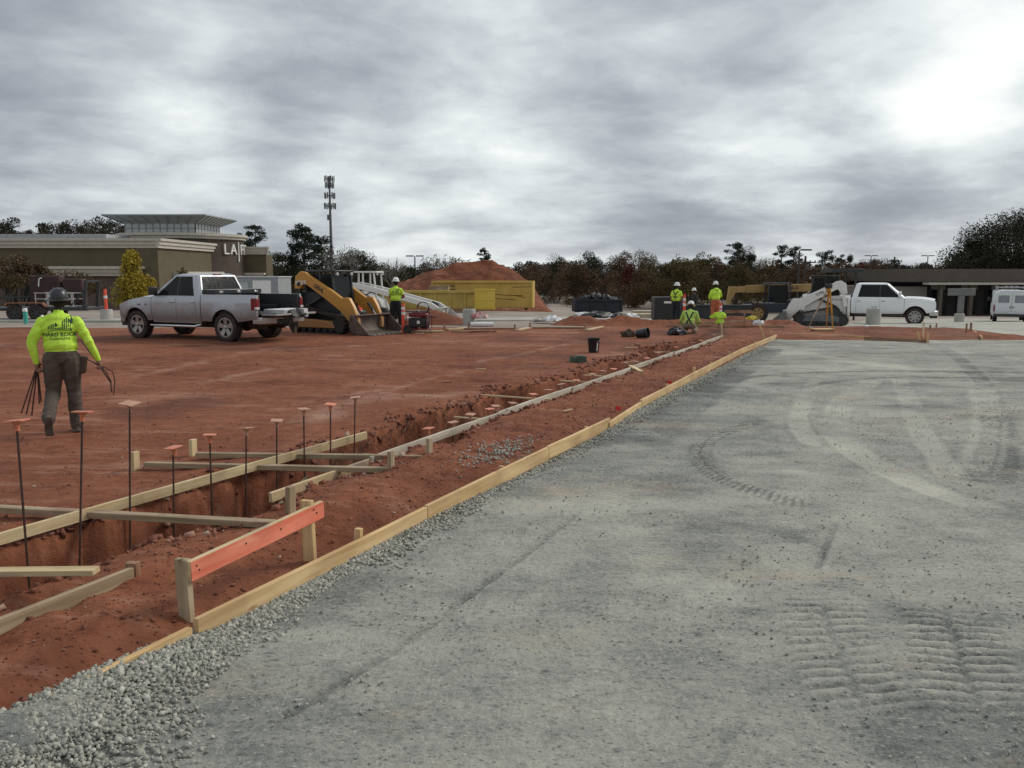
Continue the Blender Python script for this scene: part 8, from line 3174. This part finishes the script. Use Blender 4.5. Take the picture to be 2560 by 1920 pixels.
# flatbed equipment trailer with scaffold frames, left
def trailer():
    q = aty(120, 790, 38.5)
    T = thing('utility_trailer', 'black utility trailer parked at left in front of the gym', 'trailer', (q.x, q.y, gz(q.x, q.y) + 0.05), R(4))
    fr = MB()
    fr.box(-4.0, 2.2, -0.95, 0.95, 0.42, 0.56)
    fr.build('deck', DARKM, T, bevel=0.02)
    rl = MB()
    for y in (-0.95, 0.95):
        rl.bar((-4.0, y, 0.98), (-1.0, y, 0.98), 0.07, 0.07)
        for x in (-3.95, -3.0, -2.0, -1.05):
            rl.bar((x, y, 0.562), (x, y, 0.98), 0.06, 0.06)
    rl.build('side_rail', DARKM, T)
    for x in (-0.9, 0.05):
        for s in (-1, 1):
            wheel(T, x, s * 1.08, 0.36, 0.22, s, 0.19, 6, DARKM)
    for s in (-1, 1):
        MB().prism([(-1.35, 0.62), (-1.2, 0.80), (0.35, 0.80), (0.5, 0.62), (0.42, 0.62), (0.30, 0.76), (-1.15, 0.76), (-1.27, 0.62)], s * 0.96, s * 1.22).build('mudguard', mat('trailer_orange', (0.22, 0.09, 0.04), 0.7), T)
    MB().bar((1.95, 0.7, 0.562), (2.1, 0.7, 1.75), 0.12, 0.12).bar((1.95, -0.7, 0.562), (2.1, -0.7, 1.75), 0.12, 0.12).bar((2.1, -0.7, 1.75), (2.1, 0.7, 1.75), 0.08, 0.08).bar((1.3, -0.7, 0.57), (2.05, -0.7, 1.35), 0.07, 0.07).build('ramp_frame', DARKM, T)
    t2 = thing('scaffold_frames', 'pale scaffold frames stacked on the black trailer', 'scaffold', T.location, T.rotation_euler.z)
    wm = mat('scaffold_pale', (0.42, 0.40, 0.36), 0.6, var=0.15)
    for k, (y, x0) in enumerate(((-0.72, -0.2), (-0.3, 0.1), (0.1, -0.1))):
        f = MB()
        for z in (0.62, 0.95, 1.22):
            f.tube((x0, y, z), (x0 + 1.75, y, z - 0.02), 0.025, n=6)
        for x in (0.05, 0.6, 1.15, 1.7):
            f.tube((x0 + x, y, 0.60), (x0 + x, y, 1.24), 0.022, n=6)
        f.build('frame', wm, t2)
    t3 = thing('tarp_bundle', 'dark red covered load standing upright on the black trailer', 'load', T.location, T.rotation_euler.z)
    dm = mat('dark_red_cover', (0.045, 0.018, 0.018), 0.7, var=0.25, scale=4)
    MB().box(-0.9, 0.5, 0.3, 0.85, 0.565, 2.0).build('cover', dm, t3, bevel=0.06)
    MB().box(0.62, 1.5, 0.3, 0.85, 0.565, 1.85).build('cover', dm, t3, bevel=0.06)
    MB().path([(-0.45, 0.27, 1.5), (-0.40, 0.26, 1.85), (-0.28, 0.27, 1.9)], 0.03, 6).build('hose', WHT, t3)


trailer()
q = aty(106, 796, 36)
T = thing('concrete_scrap', 'small white block on the sidewalk before the trailer wheels', 'block', (q.x, q.y, gz(q.x, q.y) + 0.07))
MB().prism([(-0.18, 0), (0.18, 0), (0.06, 0.12), (0.0, 0.24), (-0.06, 0.12)], -0.1, 0.1).build('block', WHT, T, bevel=0.01)


# white site trailer behind the pickup
def site_trailer():
    q = aty(690, 770, 46)
    T = thing('site_trailer', 'pale grey box trailer behind the silver pickup', 'trailer', (q.x, q.y, gz(q.x, q.y)), R(-3))
    zt = aty(690, 694, 46).z - gz(q.x, q.y)
    gm2 = mat('trailer_grey', (0.27, 0.29, 0.30), 0.6, var=0.12)
    MB().box(-2.2, 0.55, -1.1, 1.1, 0.55, zt).build('box', gm2, T, bevel=0.04)
    MB().box(-2.25, 0.6, -1.13, 1.13, zt, zt + 0.07).build('roof', mat('trailer_roof', (0.45, 0.46, 0.46), 0.6), T, bevel=0.02)
    MB().box(-1.7, -1.1, -1.115, -1.1, 1.0, zt - 0.25).build('window', mat('pale_glazing', (0.38, 0.41, 0.42), 0.25), T)
    MB().box(-0.85, 0.15, -1.12, -1.1, 0.6, zt - 0.15).build('door', WHT, T, bevel=0.01)
    for k in range(4):
        MB().box(-2.15 + k * 0.12, -2.12 + k * 0.12, -1.112, -1.1, 0.6, zt - 0.1).build('rib', MULL, T)
    for x in (-1.2, -0.4):
        for s in (-1, 1):
            wheel(T, x, s * 1.0, 0.34, 0.2, s, 0.18, 6)


site_trailer()
# black generator box and jersey barrier beyond the vest worker
q = aty(1670, 785, 40.5)
T = thing('equipment_box', 'dark equipment box behind the soil windrow', 'equipment box', (q.x, q.y, gz(q.x, q.y)), 0)
MB().box(-0.75, 0.6, -0.5, 0.5, 0.12, 1.25).build('case', BLACKP, T, bevel=0.04)
MB().box(-0.3, 0.05, -0.51, -0.5, 0.95, 1.05).build('vent', WHT, T)
MB().box(-0.6, 0.5, -0.4, 0.4, 0.0, 0.12).build('skid', DARKM, T)
q = aty(1775, 790, 41.0)
T = thing('low_wall', 'low dark retaining wall behind the hooded worker', 'wall', (q.x, q.y, gz(q.x, q.y)), R(2))
MB().box(-1.9, 2.0, -0.12, 0.12, -0.1, 0.85).build('panel', mat('dark_wall', (0.035, 0.04, 0.042), 0.8, var=0.2), T, bevel=0.02)
MB().box(-1.95, 2.05, -0.16, 0.16, 0.852, 0.90).build('coping', mat('dark_wall', (0.035, 0.04, 0.042), 0.8), T, bevel=0.01)
